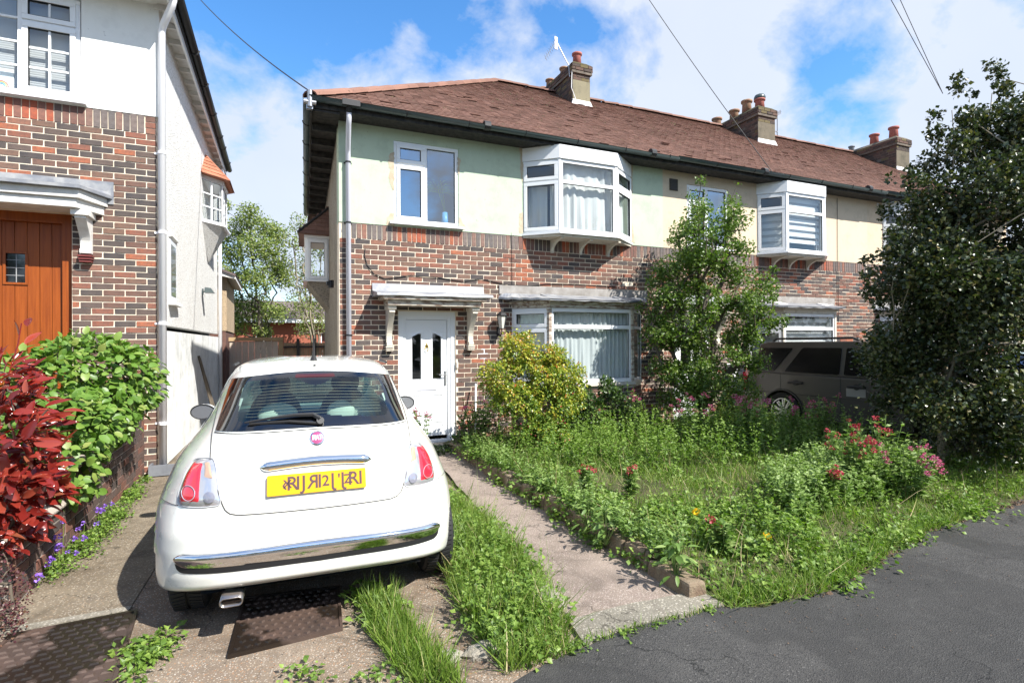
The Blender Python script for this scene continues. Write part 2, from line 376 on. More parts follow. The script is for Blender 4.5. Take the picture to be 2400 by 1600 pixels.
def rust():
    m = mat('rusty_iron', rough=0.55, metal=0.35); t = NT(m)
    c = t.mix(t.ramp(t.noise(5, 5, 0.6), [(0.35, 0.0), (0.65, 1.0)]), (0.115, 0.075, 0.058), (0.075, 0.052, 0.042))
    wet = t.ramp(t.noise(2.6, 3, 0.5, off=(1.7, 0.4, 0)), [(0.50, 0.0), (0.535, 1.0)])
    c = t.mix(wet, c, (0.028, 0.02, 0.015))
    t.col(c); t.rough(t.mix(wet, 0.62, 0.32)); t.bump(t.noise(60, 4, 0.6), 0.4, 0.003)
    MT['rust'] = m
rust()
def wood(name, a, b, grain=(14, 14, 0.6), rough=0.6):
    m = mat(name, rough=rough, spec=0.3); t = NT(m)
    c = t.mix(t.ramp(t.noise(3, 6, 0.65, stretch=grain), [(0.3, 0.0), (0.7, 1.0)]), a, b)
    c = t.mix(t.math('MULTIPLY', t.rnd(), 0.35), c, b)
    t.col(c); t.bump(t.noise(5, 4, 0.6, stretch=grain), 0.3, 0.004)
    MT[name] = m
wood('door_oak', (0.34, 0.085, 0.014), (0.20, 0.045, 0.009), rough=0.4)
wood('fence_weathered', (0.62, 0.53, 0.44), (0.48, 0.40, 0.32), rough=0.9)
wood('fence_tan', (0.50, 0.36, 0.20), (0.36, 0.25, 0.14), rough=0.9)
wood('fence_dark', (0.10, 0.085, 0.07), (0.06, 0.05, 0.04), rough=0.9)
wood('bark', (0.14, 0.115, 0.085), (0.08, 0.065, 0.05), (3, 3, 1), rough=0.95)
wood('bark_pale', (0.30, 0.26, 0.19), (0.2, 0.17, 0.12), (3, 3, 1), rough=0.95)
def leaf_mat(name, stops, rough=0.45, transl=0.3, tcol=None, spec=0.5):
    m = mat(name, rough=rough, spec=spec); t = NT(m)
    c = t.ramp(t.rnd(), stops); t.col(c)
    tr = t.n.new('ShaderNodeBsdfTranslucent')
    t.l.new(t.mix(1.0, c, tcol or (1.0, 1.25, 0.45), 'MULTIPLY') , tr.inputs[0])
    mx = t.n.new('ShaderNodeMixShader'); mx.inputs[0].default_value = transl
    o = t.n['Material Output']
    t.l.new(t.b.outputs[0], mx.inputs[1]); t.l.new(tr.outputs[0], mx.inputs[2]); t.l.new(mx.outputs[0], o.inputs[0])
    MT[name] = m
leaf_mat('leaf_hydrangea', [(0, (0.085, 0.17, 0.022)), (0.5, (0.13, 0.24, 0.035)), (0.85, (0.20, 0.30, 0.055)), (1, (0.26, 0.30, 0.08))], 0.42)
leaf_mat('leaf_photinia', [(0, (0.12, 0.012, 0.010)), (0.5, (0.22, 0.022, 0.016)), (0.85, (0.30, 0.045, 0.026)), (1, (0.26, 0.08, 0.04))], 0.2, 0.25, (1.3, 0.5, 0.3), 0.7)
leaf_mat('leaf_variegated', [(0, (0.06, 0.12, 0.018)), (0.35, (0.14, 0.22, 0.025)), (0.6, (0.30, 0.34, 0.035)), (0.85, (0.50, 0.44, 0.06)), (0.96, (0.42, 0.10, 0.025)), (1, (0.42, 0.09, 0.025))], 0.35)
leaf_mat('leaf_small_tree', [(0, (0.07, 0.13, 0.025)), (0.5, (0.115, 0.19, 0.035)), (1, (0.20, 0.26, 0.05))], 0.4, 0.35)
leaf_mat('leaf_evergreen', [(0, (0.026, 0.042, 0.016)), (0.6, (0.05, 0.072, 0.026)), (0.9, (0.12, 0.125, 0.04)), (1, (0.19, 0.15, 0.06))], 0.32, 0.18, None, 0.6)
leaf_mat('leaf_dark_shrub', [(0, (0.03, 0.06, 0.015)), (0.6, (0.055, 0.10, 0.025)), (1, (0.11, 0.17, 0.045))], 0.35, 0.25)
leaf_mat('leaf_far', [(0, (0.13, 0.19, 0.04)), (0.5, (0.20, 0.26, 0.065)), (1, (0.30, 0.32, 0.09))], 0.6, 0.3)
leaf_mat('leaf_purple', [(0, (0.06, 0.022, 0.03)), (0.6, (0.12, 0.04, 0.045)), (1, (0.16, 0.09, 0.05))], 0.4, 0.2, (1.2, 0.7, 0.6))
leaf_mat('grass_blade', [(0, (0.09, 0.16, 0.022)), (0.5, (0.155, 0.25, 0.034)), (0.85, (0.26, 0.32, 0.07)), (1, (0.46, 0.38, 0.19))], 0.5, 0.35)
leaf_mat('leaf_weed', [(0, (0.075, 0.14, 0.02)), (0.5, (0.14, 0.235, 0.035)), (1, (0.26, 0.36, 0.07))], 0.5, 0.35)
leaf_mat('leaf_valerian', [(0, (0.085, 0.155, 0.03)), (0.5, (0.155, 0.25, 0.055)), (1, (0.29, 0.38, 0.12))], 0.5, 0.3)
leaf_mat('petal_pink', [(0, (0.40, 0.05, 0.13)), (0.5, (0.48, 0.10, 0.20)), (1, (0.60, 0.24, 0.32))], 0.6, 0.3, (1, 0.6, 0.7))
leaf_mat('petal_red', [(0, (0.38, 0.025, 0.05)), (1, (0.52, 0.08, 0.11))], 0.6, 0.3, (1, 0.5, 0.5))
leaf_mat('petal_violet', [(0, (0.24, 0.10, 0.60)), (1, (0.40, 0.22, 0.80))], 0.6, 0.3, (1, 0.8, 1.2))
leaf_mat('petal_yellow', [(0, (0.85, 0.55, 0.02)), (1, (0.9, 0.65, 0.04))], 0.6, 0.3, (1, 1, 0.5))
leaf_mat('dry_stem', [(0, (0.38, 0.28, 0.15)), (0.6, (0.52, 0.42, 0.24)), (1, (0.30, 0.17, 0.09))], 0.8, 0.1, (1, 1, 1))
leaf_mat('palm_leaf', [(0, (0.35, 0.50, 0.12)), (1, (0.5, 0.62, 0.2))], 0.5, 0.3)
MT['blue_pot'] = mat('pale_blue_vase', (0.16, 0.45, 0.70), 0.35)
simple_noise_mat('stone_grey', (0.25, 0.22, 0.17), (0.36, 0.33, 0.28), 14, 0.95, 60, 0.8, 0.02)
simple_noise_mat('kerb_stone', (0.16, 0.11, 0.075), (0.24, 0.19, 0.13), 10, 0.95, 50, 0.8, 0.015)
simple_noise_mat('coping', (0.33, 0.28, 0.24), (0.42, 0.37, 0.32), 10, 0.9, 70, 0.6, 0.01)
simple_noise_mat('grey_plastic', (0.15, 0.16, 0.18), (0.19, 0.2, 0.22), 10, 0.6)
simple_noise_mat('far_brick', (0.36, 0.12, 0.075), (0.28, 0.09, 0.06), 14, 0.9)
simple_noise_mat('far_roof', (0.16, 0.12, 0.115), (0.11, 0.09, 0.09), 10, 0.9)
MT['drawing'] = mat('childs_drawing_paper', (0.75, 0.78, 0.76), 0.8)
# ------------------------------------------------------------------ object helpers
COL = scene.collection
def add(name, me, parent=None, m=None, loc=None):
    o = bpy.data.objects.new(name, me)
    COL.objects.link(o)
    if parent is not None: o.parent = parent
    if loc is not None: o.location = loc
    return o
def thing(name, label, cat, loc=(0, 0, 0), group=None):
    o = bpy.data.objects.new(name, None)
    COL.objects.link(o)
    o.location = loc; o['label'] = label; o['category'] = cat
    o.empty_display_size = 0.1
    if group: o['group'] = group
    return o
def tagm(o, label, cat, group=None):
    o['label'] = label; o['category'] = cat
    if group: o['group'] = group
    return o
def mesh_np(name, V, F, m=None, rnd=None, smooth=False):
    V = np.asarray(V, np.float32); F = np.asarray(F, np.int32)
    me = bpy.data.meshes.new(name)
    me.vertices.add(len(V)); me.vertices.foreach_set('co', V.ravel())
    n, k = F.shape
    me.loops.add(n * k); me.loops.foreach_set('vertex_index', F.ravel())
    me.polygons.add(n)
    me.polygons.foreach_set('loop_start', np.arange(0, n * k, k, dtype=np.int32))
    me.polygons.foreach_set('loop_total', np.full(n, k, np.int32))
    me.polygons.foreach_set('use_smooth', np.full(n, bool(smooth)))
    me.update(calc_edges=True)
    if rnd is not None:
        a = me.attributes.new('rnd', 'FLOAT', 'FACE'); a.data.foreach_set('value', np.asarray(rnd, np.float32))
    if m: me.materials.append(MT[m] if isinstance(m, str) else m)
    return me
def place(o, parent):
    """parent o (built in world coordinates) under parent keeping it where it is"""
    o.parent = parent
    off = Vector((0, 0, 0)); p = parent
    while p is not None:
        off += p.location; p = p.parent
    o.location = -off
    return o
class Fr:
    """local frame on a wall: s runs along the wall, d outwards, z up"""
    def __init__(s, o, e):
        s.o = Vector((o[0], o[1], 0)); e = Vector((e[0], e[1], 0)).normalized()
        s.e = e; s.n = Vector((e.y, -e.x, 0))
    def p(s, a, d, z): return s.o + s.e * a + s.n * d + Vector((0, 0, z))
class B:
    def __init__(s): s.v = []; s.f = []; s.r = []
    def quad(s, a, b, c, d):
        i = len(s.v); s.v += [tuple(a), tuple(b), tuple(c), tuple(d)]; s.f.append((i, i + 1, i + 2, i + 3))
    def pts8(s, P):
        i = len(s.v); s.v += [tuple(p) for p in P]
        for q in ((0, 3, 2, 1), (4, 5, 6, 7), (0, 1, 5, 4), (1, 2, 6, 5), (2, 3, 7, 6), (3, 0, 4, 7)): s.f.append(tuple(i + k for k in q))
    def box(s, x0, x1, y0, y1, z0, z1):
        s.pts8([(x0, y0, z0), (x1, y0, z0), (x1, y1, z0), (x0, y1, z0), (x0, y0, z1), (x1, y0, z1), (x1, y1, z1), (x0, y1, z1)])
    def fb(s, F, a0, a1, d0, d1, z0, z1):
        s.pts8([F.p(a0, d1, z0), F.p(a1, d1, z0), F.p(a1, d0, z0), F.p(a0, d0, z0), F.p(a0, d1, z1), F.p(a1, d1, z1), F.p(a1, d0, z1), F.p(a0, d0, z1)])
    def prism(s, poly, vec):
        """poly: 3d points in order, extruded by vec"""
        i = len(s.v); n = len(poly); vec = Vector(vec)
        s.v += [tuple(p) for p in poly] + [tuple(Vector(p) + vec) for p in poly]
        s.f.append(tuple(i + k for k in range(n))[::-1]); s.f.append(tuple(i + n + k for k in range(n)))
        for k in range(n): s.f.append((i + k, i + (k + 1) % n, i + n + (k + 1) % n, i + n + k))
    def tube(s, path, r, n=8, cap=True):
        path = [Vector(p) for p in path]; rs = r if isinstance(r, (list, tuple)) else [r] * len(path)
        i0 = len(s.v); prev = None
        for k, p in enumerate(path):
            t = (path[min(k + 1, len(path) - 1)] - path[max(k - 1, 0)]).normalized()
            a = prev if prev is not None else Vector((0, 0, 1)) if abs(t.z) < 0.9 else Vector((1, 0, 0))
            u = (a - t * a.dot(t)).normalized(); w = t.cross(u); prev = u
            for j in range(n):
                an = 2 * math.pi * j / n
                s.v.append(tuple(p + (u * math.cos(an) + w * math.sin(an)) * rs[k]))
        for k in range(len(path) - 1):
            for j in range(n):
                a = i0 + k * n + j; b = i0 + k * n + (j + 1) % n
                s.f.append((a, b, b + n, a + n))
        if cap:
            s.f.append(tuple(i0 + j for j in range(n))[::-1]); s.f.append(tuple(i0 + (len(path) - 1) * n + j for j in range(n)))
    def lathe(s, prof, c, n=16, axis='Z'):
        i0 = len(s.v)
        for r, h in prof:
            for j in range(n):
                a = 2 * math.pi * j / n
                if axis == 'Z': s.v.append((c[0] + r * math.cos(a), c[1] + r * math.sin(a), c[2] + h))
                elif axis == 'X': s.v.append((c[0] + h, c[1] + r * math.cos(a), c[2] + r * math.sin(a)))
                else: s.v.append((c[0] + r * math.cos(a), c[1] + h, c[2] + r * math.sin(a)))
        for k in range(len(prof) - 1):
            for j in range(n):
                a = i0 + k * n + j; b = i0 + k * n + (j + 1) % n
                s.f.append((a, b, b + n, a + n))
        s.f.append(tuple(i0 + j for j in range(n))[::-1]); s.f.append(tuple(i0 + (len(prof) - 1) * n + j for j in range(n)))
    def build(s, name, m, parent=None, smooth=False, bevel=0.0, rnd=None):
        me = bpy.data.meshes.new(name); me.from_pydata(s.v, [], s.f)
        me.materials.append(MT[m] if isinstance(m, str) else m)
        if rnd is not None:
            a = me.attributes.new('rnd', 'FLOAT', 'FACE'); a.data.foreach_set('value', np.asarray(rnd, np.float32))
        o = add(name, me)
        if smooth: me.polygons.foreach_set('use_smooth', [len(p.vertices) == 4 for p in me.polygons])
        if bevel:
            b = o.modifiers.new('b', 'BEVEL'); b.width = bevel; b.segments = 2; b.limit_method = 'ANGLE'
        if parent is not None: place(o, parent)
        return o

def scatter(name, tv, tf, Rm, P, m, parent=None, rnd=None, smooth=False, kind=None):
    """joined copies of a template; Rm (N,3,3) includes scale"""
    N = len(P); k = len(tv)
    V = np.einsum('nij,kj->nki', Rm, tv) + P[:, None, :]
    F = (tf[None] + (np.arange(N) * k)[:, None, None]).reshape(-1, tf.shape[1])
    if rnd is None: rnd = rng.random(N)
    me = mesh_np(name, V.reshape(-1, 3), F, m, np.repeat(rnd, len(tf)), smooth)
    o = add(name, me)
    if parent is not None: place(o, parent)
    if kind: o['kind'] = kind
    return o
def basis(dirs, ups, sc):
    """columns: x side, y along dirs, z up-ish ; sc (N,) or (N,3)"""
    y = dirs / np.linalg.norm(dirs, axis=1, keepdims=True)
    z = ups - (ups * y).sum(1, keepdims=True) * y
    z /= np.linalg.norm(z, axis=1, keepdims=True) + 1e-9
    x = np.cross(y, z)
    Rm = np.stack([x, y, z], axis=2)
    sc = np.asarray(sc)
    if sc.ndim == 1: sc = np.repeat(sc[:, None], 3, 1)
    return Rm * sc[:, None, :]

# brick mesh variants (unit: 0.215 x 0.10 x 0.065, centred)
def brick_mesh(name, L, D, H, m, seed, jit=0.0025):
    r = np.random.default_rng(seed)
    v = np.array([(x, y, z) for z in (-.5, .5) for x, y in ((-.5, -.5), (.5, -.5), (.5, .5), (-.5, .5))]) * (L, D, H)
    v += r.normal(0, jit * 0.5, v.shape)
    f = [(0, 3, 2, 1), (4, 5, 6, 7), (0, 1, 5, 4), (1, 2, 6, 5), (2, 3, 7, 6), (3, 0, 4, 7)]
    return mesh_np(name, v, f, m)
BM = {}
def get_bm(m, L, D, H):
    k = (m, round(L, 2), D, H)
    if k not in BM: BM[k] = [brick_mesh('brick', L, D, H, m, i) for i in range(4)]
    return random.choice(BM[k])
CAMP = Vector((-0.902, -8.323, 1.579))
def lay_bricks(items, m, parent, limit, rest_parent=None, name='brick', D=0.05, hidden=None):
    """items: list of (Frame, s, z, L, H, dOut) ; nearest `limit` singly, the rest joined into one part"""
    items = [(F.p(s, d - D / 2, z), F, L, H) for F, s, z, L, H, d in items]
    def key(t):
        k = (t[0] - CAMP).length / max(t[2] * t[3], 1e-4) ** 0.5
        if hidden and hidden(t[0]): k += 100
        return k
    items.sort(key=key)
    for P, F, L, H in items[:limit]:
        me = get_bm(m, L, D, H)
        o = add(name, me, parent, loc=P)
        a = math.atan2(F.e.y, F.e.x)
        o.rotation_euler = (random.gauss(0, 0.004), random.gauss(0, 0.003), a + random.gauss(0, 0.003))
    rest = items[limit:]
    if rest:
        V = []; Fc = []; rn = []
        f = [(0, 3, 2, 1), (0, 1, 5, 4), (1, 2, 6, 5), (3, 0, 4, 7), (4, 5, 6, 7)]
        for P, F, L, H in rest:
            i = len(V); e = F.e; n = F.n; r = random.random()
            j = random.gauss(0, 0.0015)
            for z in (-.5, .5):
                for x, y in ((-.5, .5), (.5, .5), (.5, -.5), (-.5, -.5)):
                    V.append(P + e * (x * L) + n * (y * D + j) + Vector((0, 0, z * H)))
            Fc += [tuple(i + q for q in t) for t in f]; rn += [r] * 5
        me = mesh_np(name + '_rest', [tuple(v) for v in V], Fc, m, rn)
        o = add('far_bricks' if name == 'brick' else 'far_' + name, me); o['kind'] = 'stuff'
        place(o, parent)
def course_items(F, s0, s1, z0, n, holes, phase=0.0, d=0.0065, L=0.225, first_odd=0):
    out = []
    for c in range(n):
        zc = z0 + c * 0.075 + 0.0375
        off = phase + (L / 2 if (c + first_odd) % 2 else 0)
        k = math.floor((s0 - off) / L) - 1
        while True:
            a = off + k * L; b = a + L; k += 1
            if a >= s1: break
            segs = [(max(a, s0), min(b, s1))]
            for h0, h1, hz0, hz1 in holes:
                if hz0 < zc < hz1:
                    ns = []
                    for p, q in segs:
                        if h1 <= p or h0 >= q: ns.append((p, q)); continue
                        if p < h0: ns.append((p, h0))
                        if q > h1: ns.append((h1, q))
                    segs = ns
            for p, q in segs:
                if q - p > 0.04: out.append((F, (p + q) / 2, zc + random.gauss(0, 0.0012), q - p - 0.014, 0.0615, d + random.gauss(0, 0.0012)))
    return out
def wall_cells(b, F, s0, s1, z0, z1, holes, d0, d1):
    ss = sorted({s0, s1, *[min(max(h[i], s0), s1) for h in holes for i in (0, 1)]})
    zs = sorted({z0, z1, *[min(max(h[i], z0), z1) for h in holes for i in (2, 3)]})
    for a0, a1 in zip(ss, ss[1:]):
        run = None
        for c0, c1 in zip(zs, zs[1:]):
            mx, mz = (a0 + a1) / 2, (c0 + c1) / 2
            if any(h[0] < mx < h[1] and h[2] < mz < h[3] for h in holes):
                if run: b.fb(F, a0, a1, d0, d1, *run)
                run = None
            else: run = (run[0], c1) if run else (c0, c1)
        if run: b.fb(F, a0, a1, d0, d1, *run)

# ------------------------------------------------------------------ windows
def pane_mat_quad(b, F, s0, s1, z0, z1, d):
    b.quad(F.p(s0, d, z0), F.p(s1, d, z0), F.p(s1, d, z1), F.p(s0, d, z1))
def window(parent, F, s0, s1, z0, z1, cols, d=-0.03, t=0.055, glazing=None, glass='window_glass', sub=None):
    """cols: list of (s_from, s_to, [(z_from, z_to, opener)...]). Returns the window part; panes and sashes are its children"""
    fr = B(); D0, D1 = d - 0.06, d
    fr.fb(F, s0, s1, D0, D1, z0, z0 + t); fr.fb(F, s0, s1, D0, D1, z1 - t, z1)
    fr.fb(F, s0, s0 + t, D0, D1, z0 + t, z1 - t); fr.fb(F, s1 - t, s1, D0, D1, z0 + t, z1 - t)
    for i, (a, b_, cells) in enumerate(cols):
        if i: fr.fb(F, a - t / 2, a + t / 2, D0, D1, z0 + t, z1 - t)
        zs = sorted(cells)
        for j, c in enumerate(zs):
            if j: fr.fb(F, (s0 + t if i == 0 else a + t / 2), (s1 - t if i == len(cols) - 1 else b_ - t / 2), D0, D1, c[0] - t / 2, c[0] + t / 2)
    w = fr.build('window', 'upvc', bevel=0.006); place(w, parent)
    for i, (a, b_, cells) in enumerate(cols):
        a2 = s0 + t if i == 0 else a + t / 2; b2 = s1 - t if i == len(cols) - 1 else b_ - t / 2
        zs = sorted(cells)
        for j, (c0, c1, op) in enumerate(zs):
            c0 = z0 + t if j == 0 else c0 + t / 2; c1 = z1 - t if j == len(zs) - 1 else c1 - t / 2
            if op:
                sh = B(); q = 0.045; o = 0.012
                for bb in ((a2 - o, b2 + o, c0 - o, c0 + q), (a2 - o, b2 + o, c1 - q, c1 + o), (a2 - o, a2 + q, c0 + q, c1 - q), (b2 - q, b2 + o, c0 + q, c1 - q)):
                    sh.fb(F, bb[0], bb[1], D1 - 0.02, D1 + 0.018, bb[2], bb[3])
                sh.build('sash', 'upvc', w, bevel=0.005)
                e = q
            else: e = 0.0
            g = B(); gz = 0.006
            for bb in ((a2 + e, b2 - e, c0 + e, c0 + e + gz), (a2 + e, b2 - e, c1 - e - gz, c1 - e), (a2 + e, a2 + e + gz, c0 + e + gz, c1 - e - gz), (b2 - e - gz, b2 - e, c0 + e + gz, c1 - e - gz)):
                g.fb(F, bb[0], bb[1], D1 - 0.026, D1 - 0.012 + (0.02 if op else 0), bb[2], bb[3])
            g.build('gasket', 'seal', w)
            p = B(); pane_mat_quad(p, F, a2 + e - 0.003, b2 - e + 0.003, c0 + e - 0.003, c1 - e + 0.003, D1 - (0.012 if op else 0.03)); p.build('pane', glass, w)
            if glazing:  # georgian bars
                gb = B(); nx, nz = glazing(i, j)
                for k in range(1, nx):
                    s = a2 + e + (b2 - a2 - 2 * e) * k / nx; gb.fb(F, s - 0.011, s + 0.011, D1 - 0.03, D1 - 0.004, c0 + e, c1 - e)
                for k in range(1, nz):
                    z = c0 + e + (c1 - c0 - 2 * e) * k / nz; gb.fb(F, a2 + e, b2 - e, D1 - 0.029, D1 - 0.005, z - 0.011, z + 0.011)
                if gb.v: gb.build('glazing_bar', 'upvc', w)
    return w
def curtain(parent, F, s0, s1, z0, z1, d, m='curtain', amp=0.02, wl=0.09, name='curtain', seed=0, gather=None):
    r = np.random.default_rng(seed); n = max(20, int((s1 - s0) / 0.011)); nz = 12
    s = np.linspace(s0, s1, n); ph = np.cumsum(r.normal(1, 0.35, n)) * (s1 - s0) / n / wl * 2 * math.pi
    V = []
    for k in range(nz):
        tz = k / (nz - 1)
        for i in range(n):
            dd = d + amp * math.sin(ph[i]) * (0.6 + 0.4 * math.sin(tz * 3 + i * 0.05)) + amp * 0.4 * math.sin(ph[i] * 0.37 + tz * 4)
            ss = s[i]
            if gather: ss = ss + gather(tz, (s[i] - s0) / (s1 - s0))
            V.append(tuple(F.p(ss, dd, z0 + (z1 - z0) * tz)))
    Fc = [(k * n + i, k * n + i + 1, (k + 1) * n + i + 1, (k + 1) * n + i) for k in range(nz - 1) for i in range(n - 1)]
    o = add(name, mesh_np(name, V, Fc, m, smooth=True)); place(o, parent); return o
def slat_blind(parent, F, s0, s1, z0, z1, d, pitch=0.05, m='blind', full=0.9):
    b = B(); z = z1; q_ = min(.004, pitch * .1)
    while z - pitch > z0:
        b.quad(F.p(s0, d + q_, z - pitch * full), F.p(s1, d + q_, z - pitch * full), F.p(s1, d - q_, z), F.p(s0, d - q_, z)); z -= pitch
    o = b.build('blind', m, parent); return o

def roof_tiles(parent, corners, gauge=0.1, wdt=0.165, m='roof_tile', name='roof_tiles'):
    """corners(t)-> (left point, right point) of the slope at height fraction t (0 eave,1 ridge)"""
    l0, r0 = [Vector(p) for p in corners(0)]; l1, r1 = [Vector(p) for p in corners(1)]
    e = (r0 - l0).normalized(); up = (r1 - r0); up = (up - e * up.dot(e)); Ls = up.length; up.normalize(); nrm = e.cross(up)
    if nrm.z < 0: nrm = -nrm
    rows = int(Ls / gauge); C = []; rn = []; W = []
    for k in range(rows + 1):
        t = min(1, k * gauge / Ls); a, b = [Vector(p) for p in corners(t)]
        sa, sb = (a - l0).dot(e), (b - l0).dot(e)
        base = l0 + up * (k * gauge); s = sa - (wdt / 2 if k % 2 else 0)
        while s < sb:
            q0, q1 = max(s, sa), min(s + wdt, sb)
            if q1 - q0 > 0.02: C.append((base, q0 + 0.002, q1 - 0.002, k))
            s += wdt
    n = len(C); V = np.zeros((n, 8, 3)); th = 0.012
    for i, (base, q0, q1, k) in enumerate(C):
        j = random.gauss(0, 0.002); lift = 0.018 + abs(random.gauss(0, 0.0015)) + (0.012 if random.random() < 0.02 else 0); dn = random.gauss(0, 0.002)
        A = base + e * q0 - up * (0.012 + dn) + nrm * lift; Bq = base + e * q1 - up * (0.012 + dn) + nrm * (lift + j)
        Cq = base + e * q1 + up * gauge * 1.25 + nrm * 0.004; Dq = base + e * q0 + up * gauge * 1.25 + nrm * 0.004
        lo = -nrm * th
        V[i] = [A + lo, Bq + lo, Cq + lo, Dq + lo, A, Bq, Cq, Dq]
        rn.append(random.random())
    tf = np.array([(4, 5, 6, 7), (0, 1, 5, 4), (1, 2, 6, 5), (3, 0, 4, 7)])
    F = (tf[None] + (np.arange(n) * 8)[:, None, None]).reshape(-1, 4)
    o = add(name, mesh_np(name, V.reshape(-1, 3), F, m, np.repeat(rn, 4))); o['kind'] = 'stuff'; place(o, parent)
    return o
def ridge_tiles(parent, a, b, n, r=0.11, m='ridge_tile'):
    a, b = Vector(a), Vector(b); d = (b - a) / n; t = d.normalized(); side = t.cross(Vector((0, 0, 1))).normalized(); up = side.cross(t)
    for i in range(n):
        p0 = a + d * i + up * random.gauss(0, 0.006); p1 = a + d * (i + 0.985) + up * 0.004; V = []
        for k, p in enumerate((p0, p1)):
            for rr in (r + 0.008 * k, r - 0.018):
                for j in range(7):
                    an = math.pi * j / 6
                    V.append(tuple(p + side * (rr * 1.15 * math.cos(an)) + up * (rr * 0.75 * math.sin(an) - 0.035)))
        F = []
        for j in range(6):
            F += [(j, j + 1, 14 + j + 1, 14 + j), (7 + j + 1, 7 + j, 21 + j, 21 + j + 1), (j + 1, j, 7 + j, 7 + j + 1), (14 + j, 14 + j + 1, 21 + j + 1, 21 + j)]
        o = add('ridge_tile', mesh_np('ridge_tile', V, F, m, [random.random()] * len(F))); place(o, parent)
def gutter(b, a, c, r=0.06):
    a, c = Vector(a), Vector(c); t = (c - a).normalized(); side = t.cross(Vector((0, 0, 1))); i0 = len(b.v)
    for p in (a, c):
        for rr in (r, r - 0.008):
            for j in range(9):
                an = math.pi + math.pi * j / 8; b.v.append(tuple(p + side * rr * math.cos(an) + Vector((0, 0, rr * math.sin(an)))))
    for j in range(8):
        for q in ((j, j + 1, 18 + j + 1, 18 + j), (9 + j + 1, 9 + j, 27 + j, 27 + j + 1), (j + 1, j, 9 + j, 9 + j + 1), (18 + j, 19 + j, 28 + j, 27 + j)): b.f.append(tuple(i0 + k for k in q))
    for j in (0, 8): b.f.append((i0 + j, i0 + 18 + j, i0 + 27 + j, i0 + 9 + j))

def bracket_prism(b, F, s, w, zt, zb, proj, kind='quarter'):
    """curved wooden bracket under a bay or canopy: profile in the d-z plane"""
    pts = []
    if kind == 'quarter':
        pts = [(0, zt), (proj, zt), (proj, zt - 0.03)]
        for k in range(9):
            a = math.pi / 2 * k / 8
            pts.append((proj - 0.02 - (proj - 0.06) * math.sin(a), zt - 0.03 - (zt - zb - 0.05) * (1 - math.cos(a))))
        pts += [(0.05, zb), (0, zb)]
    else:  # long S-shaped corbel
        pts = [(0, zt), (proj, zt), (proj, zt - 0.10)]
        for k in range(11):
            q = k / 10
            pts.append((0.075 + (proj - 0.09) * (1 - q) ** 2.2 + 0.012 * math.sin(q * 6), zt - 0.10 - (zt - zb - 0.16) * q))
        pts += [(0.10, zb + 0.05), (0.10, zb), (0, zb)]
    b.prism([F.p(s - w / 2, d, z) for d, z in pts], F.e * w)
# ------------------------------------------------------------------ ground
def sheet(name, poly, z, m, kind='structure', sub=0):
    b = B(); b.v = [(x, y, z) for x, y in poly]; b.f = [tuple(range(len(poly)))]
    o = b.build(name, m); o['kind'] = kind
    return o
sheet('ground', [(-400, -400), (400, -400), (400, 600), (-400, 600)], -0.035, 'lawn_base')
def wavy(pts, amp, step, seed):
    r = np.random.default_rng(seed); out = []
    for (x0, y0), (x1, y1) in zip(pts, pts[1:]):
        n = max(1, int(math.hypot(x1 - x0, y1 - y0) / step))
        for k in range(n):
            t = k / n; out.append((x0 + (x1 - x0) * t + r.normal(0, amp), y0 + (y1 - y0) * t + r.normal(0, amp)))
    out.append(pts[-1]); return out
sheet('driveway', [(-2.36, -6.6), (-1.2, -6.6), (0.95, -6.6), (0.95, 0.0), (-0.0, 0.0), (0.45, 9.0), (-2.1, 9.0), (-2.36, -0.3)], -0.02, 'driveway_concrete')
sheet('side_path', [(-2.36, -4.32), (-1.70, -4.30), (-1.62, -2.0), (-1.5, 9.0), (-2.15, 9.0), (-2.3, -0.3)], -0.012, 'side_concrete')
pathL = wavy([(1.22, -0.55), (0.92, -3.2), (0.84, -4.5), (0.66, -5.6)], 0.012, 0.25, 3)
pathR = wavy([(1.5, -5.62), (1.47, -4.6), (1.47, -2.8), (1.62, -0.55)], 0.006, 0.3, 4)
sheet('footpath', pathL + pathR, -0.008, 'path_concrete')
b = B(); b.prism([(x, y, -0.05) for x, y in wavy([(0.60, -5.82), (1.0, -5.78), (1.58, -5.80), (1.60, -5.60), (1.0, -5.56), (0.64, -5.58)], 0.006, 0.12, 5)], (0, 0, 0.055))
kb = b.build('kerb_strip', 'border_concrete'); kb['kind'] = 'structure'
asph = [(-400, -400), (400, -400), (400, -5.35), (30, -5.35)] + wavy([(9, -5.35), (5.9, -5.37), (4.56, -5.46), (3.95, -5.53), (2.81, -5.77), (2.19, -5.90), (1.79, -5.90), (1.55, -5.80), (1.0, -5.79), (0.62, -5.82), (0.20, -5.93), (-0.3, -6.15), (-1.2, -6.5), (-2.4, -6.6)], 0.022, 0.12, 6) + [(-30, -6.6), (-400, -6.6)]
sheet('pavement', asph, -0.004, 'asphalt')
